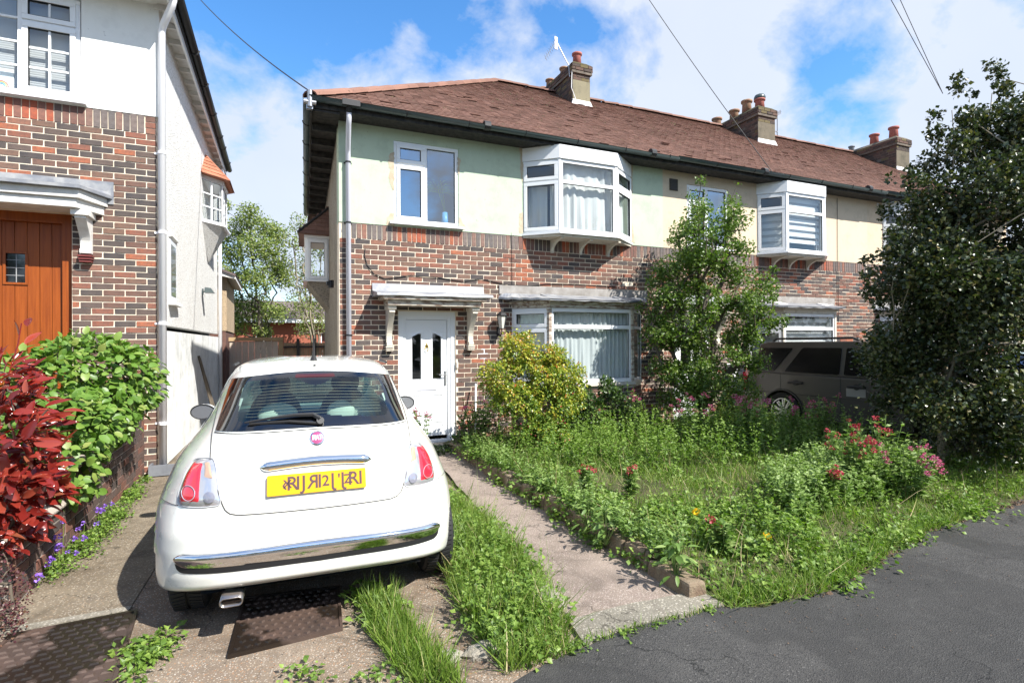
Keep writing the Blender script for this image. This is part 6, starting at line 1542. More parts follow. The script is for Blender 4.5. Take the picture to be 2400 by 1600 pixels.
for sg in (-1, 1):
    pts = []
    for w in np.linspace(0.80, 1.15, 8): pts.append(c2w(sg * (0.497 + 0.01 * (w - .8)), w, 1.452 + 0.012 * (w - 0.8)))
    b = B(); b.tube(pts, 0.009, 5); b.build('roof_trim', 'plastic_black', CAR)
    # mirrors
    b = B(); c = c2w(sg * 0.84, 2.0, 1.03); rows = 7; n = 12; i0 = 0
    for k in range(rows):
        q = k / (rows - 1); a = math.pi * q
        for j in range(n):
            th = 2 * math.pi * j / n; rr = math.sin(a) * 0.9 + .05
            b.v.append(tuple(c + CU * (sg * -0.10 * math.cos(a)) * 1.0 + CW * (0.05 * rr * math.cos(th)) + Vector((0, 0, 0.065 * rr * math.sin(th)))))
    for k in range(rows - 1):
        for j in range(n): b.f.append((k * n + j, k * n + (j + 1) % n, (k + 1) * n + (j + 1) % n, (k + 1) * n + j))
    b.tube([c2w(sg * 0.68, 2.02, 1.0), c2w(sg * 0.78, 2.0, 1.02)], 0.022, 6)
    mr = b.build('door_mirror', 'carpaint', CAR, smooth=True)
    b = B(); cc = c + CW * -0.054; b.v = [tuple(cc + CU * 0.083 * math.cos(a) + Vector((0, 0, 0.055 * math.sin(a)))) for a in np.linspace(0, 2 * math.pi, 20)[:-1]]; b.f = [tuple(range(19))]; b.build('mirror_glass', 'steel', mr)
    b = B(); b.tube([cc + CU * 0.088 * math.cos(a) + Vector((0, 0, 0.059 * math.sin(a))) for a in np.linspace(0, 2 * math.pi, 20)], 0.006, 5); b.build('mirror_rim', 'plastic_black', mr)
# exhaust
b = B(); ex_ = [(-0.055, 0), (0.055, 0)]
def oval(r, hw, d): r, hw = r * .85, hw * 1.15; return [c2w(-0.44 + (hw if math.cos(a) > 0 else -hw) + r * math.cos(a), d, 0.215 + r * math.sin(a)) for a in np.linspace(0, 2 * math.pi, 24)[:-1]]
R1, R2, R3, R4 = oval(0.032, 0.028, 0.30), oval(0.030, 0.028, 0.015), oval(0.022, 0.028, 0.015), oval(0.022, 0.028, 0.20)
b.v = [tuple(p) for q in (R1, R2, R3, R4) for p in q]
for k in range(3):
    for j in range(23): b.f.append((k * 23 + j, k * 23 + (j + 1) % 23, (k + 1) * 23 + (j + 1) % 23, (k + 1) * 23 + j))
ex = b.build('exhaust', mat('exhaust_steel', (0.30, 0.27, 0.25), 0.25, 0.9), CAR, smooth=True)
b = B(); b.v = [tuple(p) for p in oval(0.022, 0.028, 0.12)]; b.f = [tuple(range(23))]; b.build('exhaust_bore', 'black', ex)
b = B(); b.tube([c2w(-0.44, 0.16, 0.225), c2w(-0.44, 0.7, 0.25)], [0.055, 0.075], 12); b.tube([c2w(-0.66, 0.40, 0.25), c2w(0.0, 0.40, 0.25)], 0.085, 12); b.build('silencer', 'plastic_black', CAR)
# wheels
def wheel(parent, c, axis, r, wdt, rim_r, spokes=8, rimm='alloy', rows=True):
    axis = Vector(axis).normalized(); up = Vector((0, 0, 1)); side = axis.cross(up)
    def ring(rad, d, n=36): return [c + axis * d + (up * math.cos(a) + side * math.sin(a)) * rad for a in np.linspace(0, 2 * math.pi, n + 1)[:-1]]
    b = B(); n = 36; prof = [(rim_r, -wdt / 2 + .012), (r * .93, -wdt / 2), (r * .985, -wdt / 2 + .018), (r, -wdt / 2 + .035), (r, -.006), (r - .008, -.004), (r - .008, .004), (r, .006), (r, wdt / 2 - .035), (r * .985, wdt / 2 - .018), (r * .93, wdt / 2), (rim_r, wdt / 2 - .012)]
    for rad, d in prof: b.v += [tuple(p) for p in ring(rad, d)]
    for k in range(len(prof) - 1):
        for j in range(n): b.f.append((k * n + j, k * n + (j + 1) % n, (k + 1) * n + (j + 1) % n, (k + 1) * n + j))
    for q in range(60):   # tread blocks
        a = 2 * math.pi * q / 60
        for d0, d1, sk in ((-wdt * .42, -wdt * .06, .05), (wdt * .06, wdt * .42, -.05)):
            def P(a_, d, rr): return c + axis * d + (up * math.cos(a_) + side * math.sin(a_)) * rr
            b.pts8([P(a, d0, r - .004), P(a + .07, d0, r - .004), P(a + .07 + sk, d1, r - .004), P(a + sk, d1, r - .004), P(a, d0, r + .006), P(a + .07, d0, r + .006), P(a + .07 + sk, d1, r + .006), P(a + sk, d1, r + .006)])
    w = bpy.data.objects.new('wheel', None); COL.objects.link(w); place(w, parent)
    b.build('tyre', 'rubber', w)
    b = B()
    for rad, d in ((rim_r, wdt / 2 - .012), (rim_r - .02, wdt / 2 - .02), (rim_r - .035, wdt / 2 - .07), (0.01, wdt / 2 - .075)): b.v += [tuple(p) for p in ring(rad, d)]
    for k in range(3):
        for j in range(n): b.f.append((k * n + j, k * n + (j + 1) % n, (k + 1) * n + (j + 1) % n, (k + 1) * n + j))
    b.build('rim', 'plastic_black', w)
    b = B()
    for q in range(spokes):
        for dd in (-.10, .10):
            a = 2 * math.pi * q / spokes + dd; d = up * math.cos(a) + side * math.sin(a); t_ = axis.cross(d); i0 = wdt / 2 - .03; ww = rim_r * 0.045
            b.pts8([c + axis * (i0 - .02) + d * .04 - t_ * ww, c + axis * (i0 - .02) + d * (rim_r - .01) - t_ * ww, c + axis * (i0 - .02) + d * (rim_r - .01) + t_ * ww, c + axis * (i0 - .02) + d * .04 + t_ * ww,
                    c + axis * i0 + d * .04 - t_ * ww * .7, c + axis * i0 + d * (rim_r - .01) - t_ * ww * .7, c + axis * i0 + d * (rim_r - .01) + t_ * ww * .7, c + axis * i0 + d * .04 + t_ * ww * .7])
    rg_ = ring(rim_r - .008, wdt / 2 - .010); b.tube(rg_ + rg_[:1], 0.010, 6); hb = ring(.05, wdt / 2 - .028, 12); b.tube([c + axis * (wdt / 2 - .06), c + axis * (wdt / 2 - .02)], .05, 12)
    b.build('spokes', rimm, w)
for sg in (-1, 1):
    for wc in (0.60, 2.90): wheel(CAR, c2w(sg * (0.70 if sg < 0 else 0.775), wc, 0.29), CU * sg, 0.29, 0.185, 0.19)
# interior
b = B()
for sg in (-1, 1):
    for (w, m) in ((1.75, 0),):
        c = c2w(sg * 0.27, w, 0)
seats = []
def ellipsoid(b, c, r, ex=None, n=16, rows=10):
    i0 = len(b.v)
    for k in range(rows + 1):
        a = math.pi * k / rows - math.pi / 2
        for j in range(n):
            t = 2 * math.pi * j / n; b.v.append(tuple(c + CU * r[0] * math.cos(a) * math.cos(t) + CW * r[1] * math.cos(a) * math.sin(t) + Vector((0, 0, r[2] * math.sin(a)))))
    for k in range(rows):
        for j in range(n): b.f.append((i0 + k * n + j, i0 + k * n + (j + 1) % n, i0 + (k + 1) * n + (j + 1) % n, i0 + (k + 1) * n + j))
for sg in (-1, 1):
    b = B(); ellipsoid(b, c2w(sg * 0.27, 1.62, 0.92), (0.22, 0.09, 0.32)); st = b.build('front_seat', 'seat_dark', CAR, smooth=True)
    b = B(); ellipsoid(b, c2w(sg * 0.27, 1.55, 1.27), (0.115, 0.05, 0.105)); b.build('headrest', 'seat_dark', st, smooth=True)
b = B(); ellipsoid(b, c2w(0, 0.86, 0.86), (0.58, 0.08, 0.26), n=24); rs = b.build('rear_seat', 'seat_dark', CAR, smooth=True)
for u, z, r in ((-0.225, 1.12, 0.125), (0.17, 1.12, 0.095), (0.325, 1.125, 0.12)):
    b = B(); ellipsoid(b, c2w(u, 0.66 if u < 0.3 else 0.72, z), (r, 0.035, 0.085)); b.build('rear_headrest', 'seat_pale', rs, smooth=True)
b = B(); b.v = [tuple(c2w(u, w, z)) for u, w, z in ((-.42, .24, 1.0), (.42, .24, 1.0), (.56, .75, 1.03), (-.56, .75, 1.03))]; b.f = [(0, 1, 2, 3)]; b.build('parcel_shelf', 'seat_dark', CAR)
b = B(); b.v = [tuple(c2w(u, w, z)) for u, w, z in ((-.7, .75, .35), (.7, .75, .35), (.7, 2.6, .35), (-.7, 2.6, .35))]; b.f = [(0, 1, 2, 3)]; b.build('cabin_floor', 'seat_dark', CAR)
b = B(); b.prism([c2w(-0.66, 2.25, .6), c2w(-0.66, 2.25, .98), c2w(-0.66, 2.42, 1.02), c2w(-0.66, 2.7, .95), c2w(-0.66, 2.7, .6)], CU * 1.32); ds = b.build('dashboard', 'dash', CAR)
b = B(); b.tube([c2w(0.33 + 0.17 * math.cos(a), 2.10 - 0.05 * math.sin(a), 0.96 + 0.16 * math.sin(a)) for a in np.linspace(0, 2 * math.pi, 20)], 0.014, 6); b.build('steering_wheel', 'dash', CAR)
b = B(); ellipsoid(b, c2w(0, 2.08, 1.30), (0.12, 0.02, 0.04)); b.build('interior_mirror', 'seat_dark', CAR, smooth=True)

# ------------------------------------------------------------------ taupe off-road estate
SUV = thing('parked_suv', 'taupe off-road estate car parked in shade behind the red flowers', 'car', (8.6, -2.3, 0))
SX = 7.66; SY = -0.22; SH = 0.95   # side plane, rear end, height scale
def sp(a, x, z): return Vector((SX + x, SY - a, -0.03 + z * SH))   # a = distance forward from the rear bumper
lowp = [(0.0, 0.42), (0.02, 0.62), (0.05, 0.95), (0.12, 1.12), (1.0, 1.10), (3.0, 1.06), (3.55, 1.04), (4.25, 0.96), (4.42, 0.82), (4.46, 0.5), (4.40, 0.30)]
def arch(c, r=0.41, n=12): return [(c + r * math.cos(a), 0.35 + r * math.sin(a)) for a in np.linspace(0.1, math.pi - 0.1, n)]
prof = lowp + [(3.98, 0.26)] + arch(3.56) + [(3.14, 0.26)] + [(1.31, 0.26)] + arch(0.90) + [(0.48, 0.30)]
b = B(); i = 0
def side_poly(x): return [sp(a, x, z) for a, z in prof]
b.prism([sp(a, 0.0, z) for a, z in prof], Vector((1.86, 0, 0)))
sb = b.build('body', 'suvpaint', SUV, bevel=0.03)
b = B()
top = [(0.10, 1.10), (0.28, 1.66), (0.45, 1.70), (2.2, 1.70), (2.55, 1.64), (3.30, 1.07)]
n = len(top); b.v = [tuple(sp(a, 0.02 + 0.15 * (z - 1.07) / 0.6, z)) for a, z in top] + [tuple(sp(a, 1.84 - 0.15 * (z - 1.07) / 0.6, z)) for a, z in top]
b.f = [tuple(range(n)), tuple(range(n, 2 * n))[::-1]] + [(k, n + k, n + (k + 1) % n, (k + 1) % n) for k in range(n)]
gh = b.build('greenhouse', 'suvpaint', SUV, bevel=0.02)
for pts in ([(0.20, 1.14), (0.36, 1.58), (1.02, 1.58), (0.70, 1.14)], [(0.92, 1.13), (1.22, 1.585), (1.95, 1.585), (1.98, 1.12)], [(2.06, 1.12), (2.04, 1.585), (2.42, 1.57), (3.05, 1.11)]):
    b = B(); q = rounded(pts, 0.03, 3); b.prism([sp(a, 0.012 + 0.15 * (z - 1.07) / 0.6, z) for a, z in q], Vector((-0.004, 0, 0.0))); b.build('side_window', 'suv_window', gh)
b = B(); b.tube([sp(0.55, 0.20, 1.72), sp(0.62, 0.20, 1.76), sp(2.1, 0.20, 1.76), sp(2.2, 0.20, 1.72)], 0.02, 6); b.build('roof_rail', 'plastic_black', SUV)
for a in (0.86, 2.02): 
    b = B(); b.tube([sp(a, -0.001, 0.36 if a > 1 else 0.80), sp(a, -0.001, 1.08)], 0.004, 4); b.build('door_gap', 'seal', sb)
b = B(); b.tube([sp(0.1, -0.002, 0.72), sp(4.2, -0.002, 0.70)], 0.004, 4); b.build('side_crease', 'seal', sb)
for a in (1.18, 2.30): b = B(); b.tube([sp(a - 0.14, -0.02, 0.93), sp(a + 0.14, -0.02, 0.93)], 0.02, 6); b.tube([sp(a, -0.01, 0.93), sp(a, -0.022, 0.93)], 0.05, 10); b.build('door_handle', 'plastic_black', sb)
b = B(); b.prism([sp(2.12, -0.003, 0.76), sp(2.44, -0.003, 0.76), sp(2.44, -0.003, 0.90), sp(2.12, -0.003, 0.90)], Vector((-0.002, 0, 0))); b.build('door_reflection_panel', mat('pale_sticker', (0.30, 0.28, 0.25), 0.4), sb)  # flat pale patch: a reflection in the front door put in as colour
b = B(); b.prism([sp(-0.02, 0.0, 0.72), sp(-0.02, 0.0, 1.08), sp(0.14, 0.0, 1.10), sp(0.10, 0.0, 0.72)], Vector((0.2, 0, 0))); b.build('tail_lamp', 'lamp_red', SUV)
b = B(); b.prism([sp(-0.05, -0.01, 0.40), sp(-0.05, -0.01, 0.70), sp(0.40, -0.012, 0.70), sp(0.48, -0.012, 0.40)], Vector((1.88, 0, 0))); b.build('rear_bumper', mat('pale_bumper', (0.36, 0.34, 0.31), 0.4, 0.1), SUV)
b = B(); b.tube([sp(0.90 + 0.43 * math.cos(a), -0.004, 0.35 + 0.43 * math.sin(a)) for a in np.linspace(0.05, math.pi - 0.05, 16)], 0.02, 5); b.tube([sp(3.56 + 0.43 * math.cos(a), -0.004, 0.35 + 0.43 * math.sin(a)) for a in np.linspace(0.05, math.pi - 0.05, 16)], 0.02, 5); b.build('arch_trim', 'plastic_black', SUV)
b = B(); b.prism([sp(0.5, 0.2, 0.2), sp(4.0, 0.2, 0.2), sp(4.0, 0.2, 0.75), sp(0.5, 0.2, 0.75)], Vector((1.5, 0, 0))); b.build('underbody', 'black', SUV)
for a in (0.90, 3.56):
    for x, s in ((0.10, -1), (1.76, 1)): wheel(SUV, sp(a, x, 0.36), (s, 0, 0), 0.345, 0.22, 0.245, 10)
# front of a dark blue car just inside the right edge
BC_ = thing('blue_car', 'dark blue car corner showing at the right edge behind the evergreen', 'car', (9.4, -4.0, 0))
def bp(a, x, z): return Vector((8.55 + a, -4.55 + x, z))
P1 = [(0.0, 0.35), (0.0, 0.62), (0.10, 0.78), (0.9, 0.92), (1.6, 1.35), (2.9, 1.38), (3.7, 0.95), (4.0, 0.9), (4.0, 0.35), (3.5, 0.3)] + [(3.2 + 0.34 * math.cos(a), 0.3 + 0.34 * math.sin(a)) for a in np.linspace(0, math.pi, 8)] + [(0.8 + 0.34 * math.cos(a), 0.3 + 0.34 * math.sin(a)) for a in np.linspace(0, math.pi, 8)] + [(0.3, 0.3)]
b = B(); b.prism([bp(a, 0, z) for a, z in P1], Vector((0, 1.7, 0))); place(b.build('body', 'bluecar', bevel=0.05), BC_)
b = B(); b.prism([bp(0.02, -0.01, 0.62), bp(0.35, -0.01, 0.66), bp(0.35, -0.01, 0.78), bp(0.1, -0.01, 0.76)], Vector((0, 0.02, 0))); place(b.build('headlight', 'lamp_clear'), BC_)
for a in (0.8, 3.2): wheel(BC_, bp(a, 0.12, 0.30), (0, -1, 0), 0.30, 0.2, 0.2)
# ------------------------------------------------------------------ plants
def in_poly(P, poly):
    x, y = P[:, 0], P[:, 1]; ins = np.zeros(len(P), bool); n = len(poly)
    for i in range(n):
        x0, y0 = poly[i]; x1, y1 = poly[(i + 1) % n]; c = ((y0 > y) != (y1 > y)) & (x < (x1 - x0) * (y - y0) / (y1 - y0 + 1e-12) + x0); ins ^= c
    return ins
def sample(poly, n, dens=None):
    A_ = np.array(poly); lo, hi = A_.min(0), A_.max(0); out = []
    while sum(map(len, out)) < n:
        P = rng.uniform(lo, hi, (n * 2, 2)); P = P[in_poly(P, poly)]
        if dens is not None: P = P[rng.random(len(P)) < dens(P[:, 0], P[:, 1])]
        out.append(P)
    return np.vstack(out)[:n]
LEAF4 = np.array([(0, 0, 0), (-0.5, 0.42, 0.10), (0, 0.45, 0.0), (0.5, 0.42, 0.10), (0, 1.0, -0.10)], float)
LEAF4F = np.array([(0, 2, 1), (0, 3, 2), (1, 2, 4), (2, 3, 4)])
def leaf_template(wd, droop, fold):
    v = LEAF4.copy(); v[:, 0] *= wd; v[:, 2] *= (fold / 0.1) if fold else 1; v[4, 2] = -droop; return v
def big_leaf(wd, droop, fold, serr=0.0, seed=0):
    """large leaf: midrib with 5 cross sections each side"""
    r = np.random.default_rng(seed); ys = [0, .14, .35, .58, .8, 1.0]; ws = [0.04, .34, .5, .46, .28, 0.0]; V = []; F = []
    for y, w in zip(ys, ws):
        zc = -droop * y * y; w = w * wd * 2; k = 1 + r.normal(0, serr)
        V += [(-w / 2 * k, y - 0.02, zc + fold * w * 1.2), (0, y, zc), (w / 2 * k, y - 0.02, zc + fold * w * 1.2)]
    for i in range(5):
        a = i * 3; F += [(a, a + 1, a + 4), (a, a + 4, a + 3), (a + 1, a + 2, a + 5), (a + 1, a + 5, a + 4)]
    V = np.array(V); V[:, 1] += 0.0
    return V, np.array(F)
def unit(n): v = rng.normal(size=(n, 3)); return v / np.linalg.norm(v, axis=1, keepdims=True)
def shell_points(blobs, n, inner=0.55, squash=1.0):
    """points near the surface of overlapping ellipsoids, none buried deep in another one; returns points, outward"""
    blobs = [(np.array(c, float), np.array(r, float) if np.ndim(r) else np.array([r, r, r * squash], float)) for c, r in blobs]
    w = np.array([np.prod(r) ** (2 / 3) for c, r in blobs]); w /= w.sum(); P = []; N = []
    while len(P) < n:
        i = rng.choice(len(blobs), p=w); c, r = blobs[i]; u = unit(1)[0]; q = rng.random() ** 0.5 * (1 - inner) + inner; p = c + u * r * q * (1 + rng.normal(0, 0.05))
        deep = False
        for j, (c2_, r2_) in enumerate(blobs):
            if j != i and (((p - c2_) / r2_) ** 2).sum() < inner ** 2: deep = True; break
        if deep: continue
        P.append(p); nn = u / r; N.append(nn / np.linalg.norm(nn))
    return np.array(P), np.array(N)
def vnoise(P, s, off=0.0):
    from mathutils import noise as _n
    return np.array([_n.noise(Vector((p[0] * s + off, p[1] * s, p[2] * s))) for p in P])
def crown_poly(poly, refuv, pxm, base, nb, rr, dep, spires=()):
    """blobs filling the outline of a crown, given in metres across the view and up from the base"""
    Q = sample(poly, nb); out = []
    cx = np.mean([p[0] for p in poly]); hw = max(abs(p[0] - cx) for p in poly)
    for u, v in Q:
        t = 1 - min(1, abs(u - cx) / hw); r = rng.uniform(*rr); d = rng.normal(0, dep * (0.35 + 0.65 * t))
        out.append((np.array(base) + IMG_R * ((u - refuv[0]) / pxm) + np.array([0, 0, -(v - refuv[1]) / pxm]) + IMG_F * d, r / pxm))
    for u, v, r in spires: out.append((np.array(base) + IMG_R * ((u - refuv[0]) / pxm) + np.array([0, 0, -(v - refuv[1]) / pxm]) + IMG_F * rng.normal(0, dep * .3), r / pxm))
    return out
def fill_leaves(blobs_, n, sig=0.55):
    w = np.array([r ** 2 for c, r in blobs_]); w /= w.sum(); k = rng.choice(len(blobs_), n, p=w); C = np.array([c for c, r in blobs_])[k]; r = np.array([r for c, r in blobs_])[k]
    u = unit(n); q = rng.random(n) ** 0.45 * (1 + np.abs(rng.normal(0, .12, n))); return C + u * (r * q)[:, None], u
def leaf_objects(root, meshes, P, Rm, limit, m, name='leaf'):
    d = np.linalg.norm(P - np.array(CAMP), axis=1); order = np.argsort(d)
    for k in order[:limit]:
        o = add(name, random.choice(meshes)); o.parent = root
        M = Matrix([list(Rm[k][0]) + [P[k][0] - root.location.x], list(Rm[k][1]) + [P[k][1] - root.location.y], list(Rm[k][2]) + [P[k][2] - root.location.z], [0, 0, 0, 1]])
        o.matrix_basis = M
    return order[limit:]
def branches(name, base, pts, m, r0, parent, minr=0.003, trunk=None, n=5, wig=0.0):
    """branch tubes from the base reaching every point (nearest-node growth)"""
    nodes = [np.array(base, float)]; par = [-1]
    if trunk:
        for p in trunk: nodes.append(np.array(p, float)); par.append(len(nodes) - 2)
    pts = sorted([np.array(p) for p in pts], key=lambda p: np.linalg.norm(p - nodes[0]))
    for p in pts:
        A_ = np.array(nodes); d = np.linalg.norm(A_ - p, axis=1); pen = np.where(A_[:, 2] > p[2] + 0.05, 0.8, 0) ; d0 = np.linalg.norm(A_ - nodes[0], axis=1)
        j = int(np.argmin(d + pen * 1.0 + 0.12 * d0)); mid = (A_[j] + p) / 2 + rng.normal(0, wig + 0.04 * d[j], 3) + np.array([0, 0, 0.06 * d[j]])
        nodes.append(mid); par.append(j); nodes.append(p); par.append(len(nodes) - 2)
    N = len(nodes); cnt = np.ones(N)
    for k in range(N - 1, 0, -1): cnt[par[k]] += cnt[k]
    rad = np.maximum(r0 * (cnt / cnt[0]) ** 0.48, minr)
    V = []; F = []
    for k in range(1, N):
        a, c = nodes[par[k]], nodes[k]; t = c - a; L = np.linalg.norm(t)
        if L < 1e-5: continue
        t /= L; h = np.array([0, 0, 1.0]) if abs(t[2]) < .9 else np.array([1.0, 0, 0]); u = np.cross(t, h); u /= np.linalg.norm(u); w = np.cross(t, u); i0 = len(V)
        for p, rr in ((a - t * rad[k] * .3, min(rad[par[k]], rad[k] * 1.25)), (c, rad[k])):
            for j in range(n): q = 2 * math.pi * j / n; V.append(p + (u * math.cos(q) + w * math.sin(q)) * rr)
        for j in range(n): F.append((i0 + j, i0 + (j + 1) % n, i0 + n + (j + 1) % n, i0 + n + j))
    o = add(name, mesh_np(name, V, F, m, smooth=True)); place(o, parent)
    return np.array(nodes[1:])
def stems(root, base, fork, tips, pts, m, r0, minr=0.004, n=5):
    base, fork = np.array(base, float), np.array(fork, float); paths = []
    for k, t in enumerate(tips):
        t = np.array(t, float); L = np.linalg.norm(t - fork); K = max(3, int(L / 0.3)); out = []
        for q in np.linspace(0, 1, K + 1)[1:]:
            p = fork + (t - fork) * np.array([q ** 0.75, q ** 0.75, q]); out.append(p + rng.normal(0, 0.02 * L, 3) * (1 - abs(2 * q - 1)))
        paths.append([fork * .5 + base * .5 + rng.normal(0, .015, 3), fork + rng.normal(0, .02, 3)] + out)
    A_ = [np.array(p) for p in paths]; own = [[] for _ in paths]
    for p in pts:
        p = np.array(p); own[int(np.argmin([np.min(np.linalg.norm(a - p, axis=1) + np.where(a[:, 2] > p[2], .3, 0)) for a in A_]))].append(p)
    for k, (pa, o_) in enumerate(zip(paths, own)): branches('trunk', base + rng.normal(0, r0 * .35, 3) * [1, 1, 0], o_, m, r0 * (.85 + .3 * rng.random()), root, minr=minr, trunk=[tuple(p) for p in pa], n=n)
IMG_R = np.array(rt); IMG_F = np.array([math.sin(yaw), math.cos(yaw), 0])

# --- hydrangea above the garden wall
HY = thing('hydrangea_bush', 'bright green large leaved hydrangea spilling over the garden wall', 'bush', (-2.6, -1.9, 0.5))
bl = [((-2.52, -1.90, 1.28), (0.50, 0.56, 0.42)), ((-2.30, -1.72, 1.22), (0.38, 0.42, 0.40)), ((-2.80, -2.30, 1.10), (0.50, 0.50, 0.45)), ((-2.42, -2.75, 0.88), (0.30, 0.42, 0.34)), ((-2.38, -2.20, 0.95), (0.32, 0.36, 0.32)), ((-2.33, -3.0, 0.62), (0.18, 0.3, 0.26)), ((-2.62, -1.5, 1.32), (0.40, 0.40, 0.36))]
P, Nn = shell_points(bl, 4200, 0.66)
up = Nn * 0.9 + np.array([0.05, -0.25, 0.75]) + rng.normal(0, 0.32, P.shape)
dr_ = Nn * 0.8 + rng.normal(0, 0.6, P.shape) + np.array([0, 0, -0.35])
Rm = basis(dr_, up, rng.uniform(0.055, 0.105, len(P)))
ms = []
for k in range(4):
    v, f = big_leaf(0.62, 0.16 + 0.06 * k, 0.05 + 0.03 * (k % 2), 0.05, k); ms.append(mesh_np('leaf', v, f, 'leaf_hydrangea', smooth=True))
rest = leaf_objects(HY, ms, P, Rm, 298, 'leaf_hydrangea')
v, f = big_leaf(0.66, 0.14, 0.11, 0.05, 9); scatter('leaf_mass', v, f, Rm[rest], P[rest], 'leaf_hydrangea', HY, smooth=True, kind='stuff')
branches('stems', (-2.65, -1.9, 0.65), P[rng.choice(len(P), 90)] * 0.98 + np.array([-2.6, -2.0, 1.0]) * 0.02, 'bark', 0.04, HY, trunk=None)
# --- red shrub
PH = thing('red_leaf_shrub', 'glossy red leaved shrub at the left edge beside the garden wall', 'bush', (-2.5, -3.8, 0.3))
bl = [((-2.56, -3.70, 1.05), (0.34, 0.34, 0.36)), ((-2.40, -3.95, 0.86), (0.28, 0.30, 0.30)), ((-2.50, -4.0, 0.62), (0.28, 0.28, 0.26)), ((-2.62, -3.55, 1.32), (0.22, 0.22, 0.24)), ((-2.34, -3.9, 0.60), (0.20, 0.26, 0.18)), ((-2.42, -4.12, 0.50), (0.2, 0.18, 0.15))]
P, Nn = shell_points(bl, 900, 0.45)
P = np.vstack([P, np.array([(-2.46 + 0.1 * rng.random(), -3.62, 1.72), (-2.47, -3.6, 1.66), (-2.44, -3.58, 1.60)])]); Nn = np.vstack([Nn, [[0.3, 0, 1], [-.3, .2, 1], [0.5, 0.2, .8]]])
dr_ = Nn * 0.8 + rng.normal(0, 0.6, P.shape) + np.array([0.35, -0.1, 0.02]); up = np.array([0.15, -0.45, 1.0]) + rng.normal(0, 0.45, P.shape)
Rm = basis(dr_, up, rng.uniform(0.075, 0.16, len(P)))
ms = []
for k in range(4): v, f = big_leaf(0.42, 0.05 + 0.06 * k, 0.14, 0.04, k + 20); ms.append(mesh_np('leaf', v, f, 'leaf_photinia', smooth=True))
rest = leaf_objects(PH, ms, P, Rm, 290, 'leaf_photinia')
v, f = big_leaf(0.34, 0.08, 0.2, 0.04, 29); scatter('leaf_mass', v, f, Rm[rest], P[rest], 'leaf_photinia', PH, smooth=True, kind='stuff')
branches('stems', (-2.52, -3.75, 0.3), P[rng.choice(len(P) - 3, 70)], 'bark', 0.03, PH)
b = B(); b.tube([(-2.50, -3.66, 1.40), (-2.465, -3.62, 1.60), (-2.45, -3.61, 1.74)], 0.004, 5); place(b.build('shoot', 'leaf_photinia'), PH)
# --- purple low shrub
PU = thing('purple_shrub', 'small purple leaved shrub at the foot of the wall end', 'bush', (-2.3, -4.4, 0))
P, Nn = shell_points([((-2.32, -4.28, 0.16), (0.15, 0.15, 0.18)), ((-2.27, -4.50, 0.08), (0.13, 0.17, 0.12)), ((-2.40, -4.2, 0.36), (0.14, 0.12, 0.16))], 1500, 0.3)
P = P[P[:, 2] > 0]; Rm = basis(Nn[:len(P)] + rng.normal(0, .7, P.shape), np.array([0, 0, 1.0]) + rng.normal(0, .6, P.shape), rng.uniform(0.010, 0.022, len(P)))
scatter('leaves', leaf_template(0.8, 0.1, 0.1), LEAF4F, Rm, P, 'leaf_purple', PU)
branches('stems', (-2.32, -4.34, 0.0), P[rng.choice(len(P), 40)], 'bark', 0.012, PU)
# --- variegated yellow green bush by the ground floor bay
VB = thing('variegated_bush', 'rounded yellow and green evergreen bush before the ground floor bay', 'bush', (2.45, -1.40, 0.05))
bl = [((1.98, -1.4, 1.12), (0.33, 0.32, 0.27)), ((2.26, -1.35, 1.50), (0.27, 0.26, 0.26)), ((2.62, -1.4, 1.14), (0.38, 0.34, 0.30)), ((2.98, -1.4, 1.05), (0.30, 0.28, 0.30)), ((2.16, -1.45, 0.82), (0.36, 0.32, 0.24)), ((2.62, -1.5, 0.72), (0.44, 0.34, 0.26)), ((2.78, -1.35, 1.38), (0.22, 0.20, 0.18)), ((3.02, -1.4, 0.78), (0.24, 0.24, 0.2)), ((2.46, -1.55, 0.40), (0.32, 0.26, 0.20)), ((2.72, -1.45, 0.30), (0.26, 0.26, 0.18))]
P, Nn = shell_points(bl, 32000, 0.3); P = P + rng.normal(0, .025, P.shape); k_ = vnoise(P, 5.0) > -0.18; P, Nn = P[k_], Nn[k_]
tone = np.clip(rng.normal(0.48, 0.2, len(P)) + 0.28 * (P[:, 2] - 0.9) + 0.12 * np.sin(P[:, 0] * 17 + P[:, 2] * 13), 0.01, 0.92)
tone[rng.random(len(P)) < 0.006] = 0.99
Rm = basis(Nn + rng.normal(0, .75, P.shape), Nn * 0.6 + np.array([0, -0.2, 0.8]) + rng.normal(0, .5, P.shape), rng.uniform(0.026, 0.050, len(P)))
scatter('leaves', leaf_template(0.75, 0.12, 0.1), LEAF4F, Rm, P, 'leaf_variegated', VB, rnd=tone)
branches('trunk', (2.45, -1.40, 0.05), P[rng.choice(len(P), 160)] * 0.94 + np.array([2.45, -1.4, 0.95]) * 0.06, 'bark', 0.045, VB)
n = 60; P, Nn = shell_points([((2.5, -1.62, 0.42), (0.38, 0.2, 0.25))], n, 0.85); Rm = basis(Nn + .01, np.tile([0, 0, 1.0], (n, 1)) + rng.normal(0, .3, (n, 3)), rng.uniform(0.012, 0.022, n))
scatter('berries', np.array([(-.5, 0, 0), (.5, 0, 0), (0, .8, 0), (0, .3, .6), (0, .3, -.6)]), np.array([(0, 1, 3), (1, 2, 3), (2, 0, 3), (1, 0, 4), (2, 1, 4), (0, 2, 4)]), Rm, P, 'petal_red', VB)
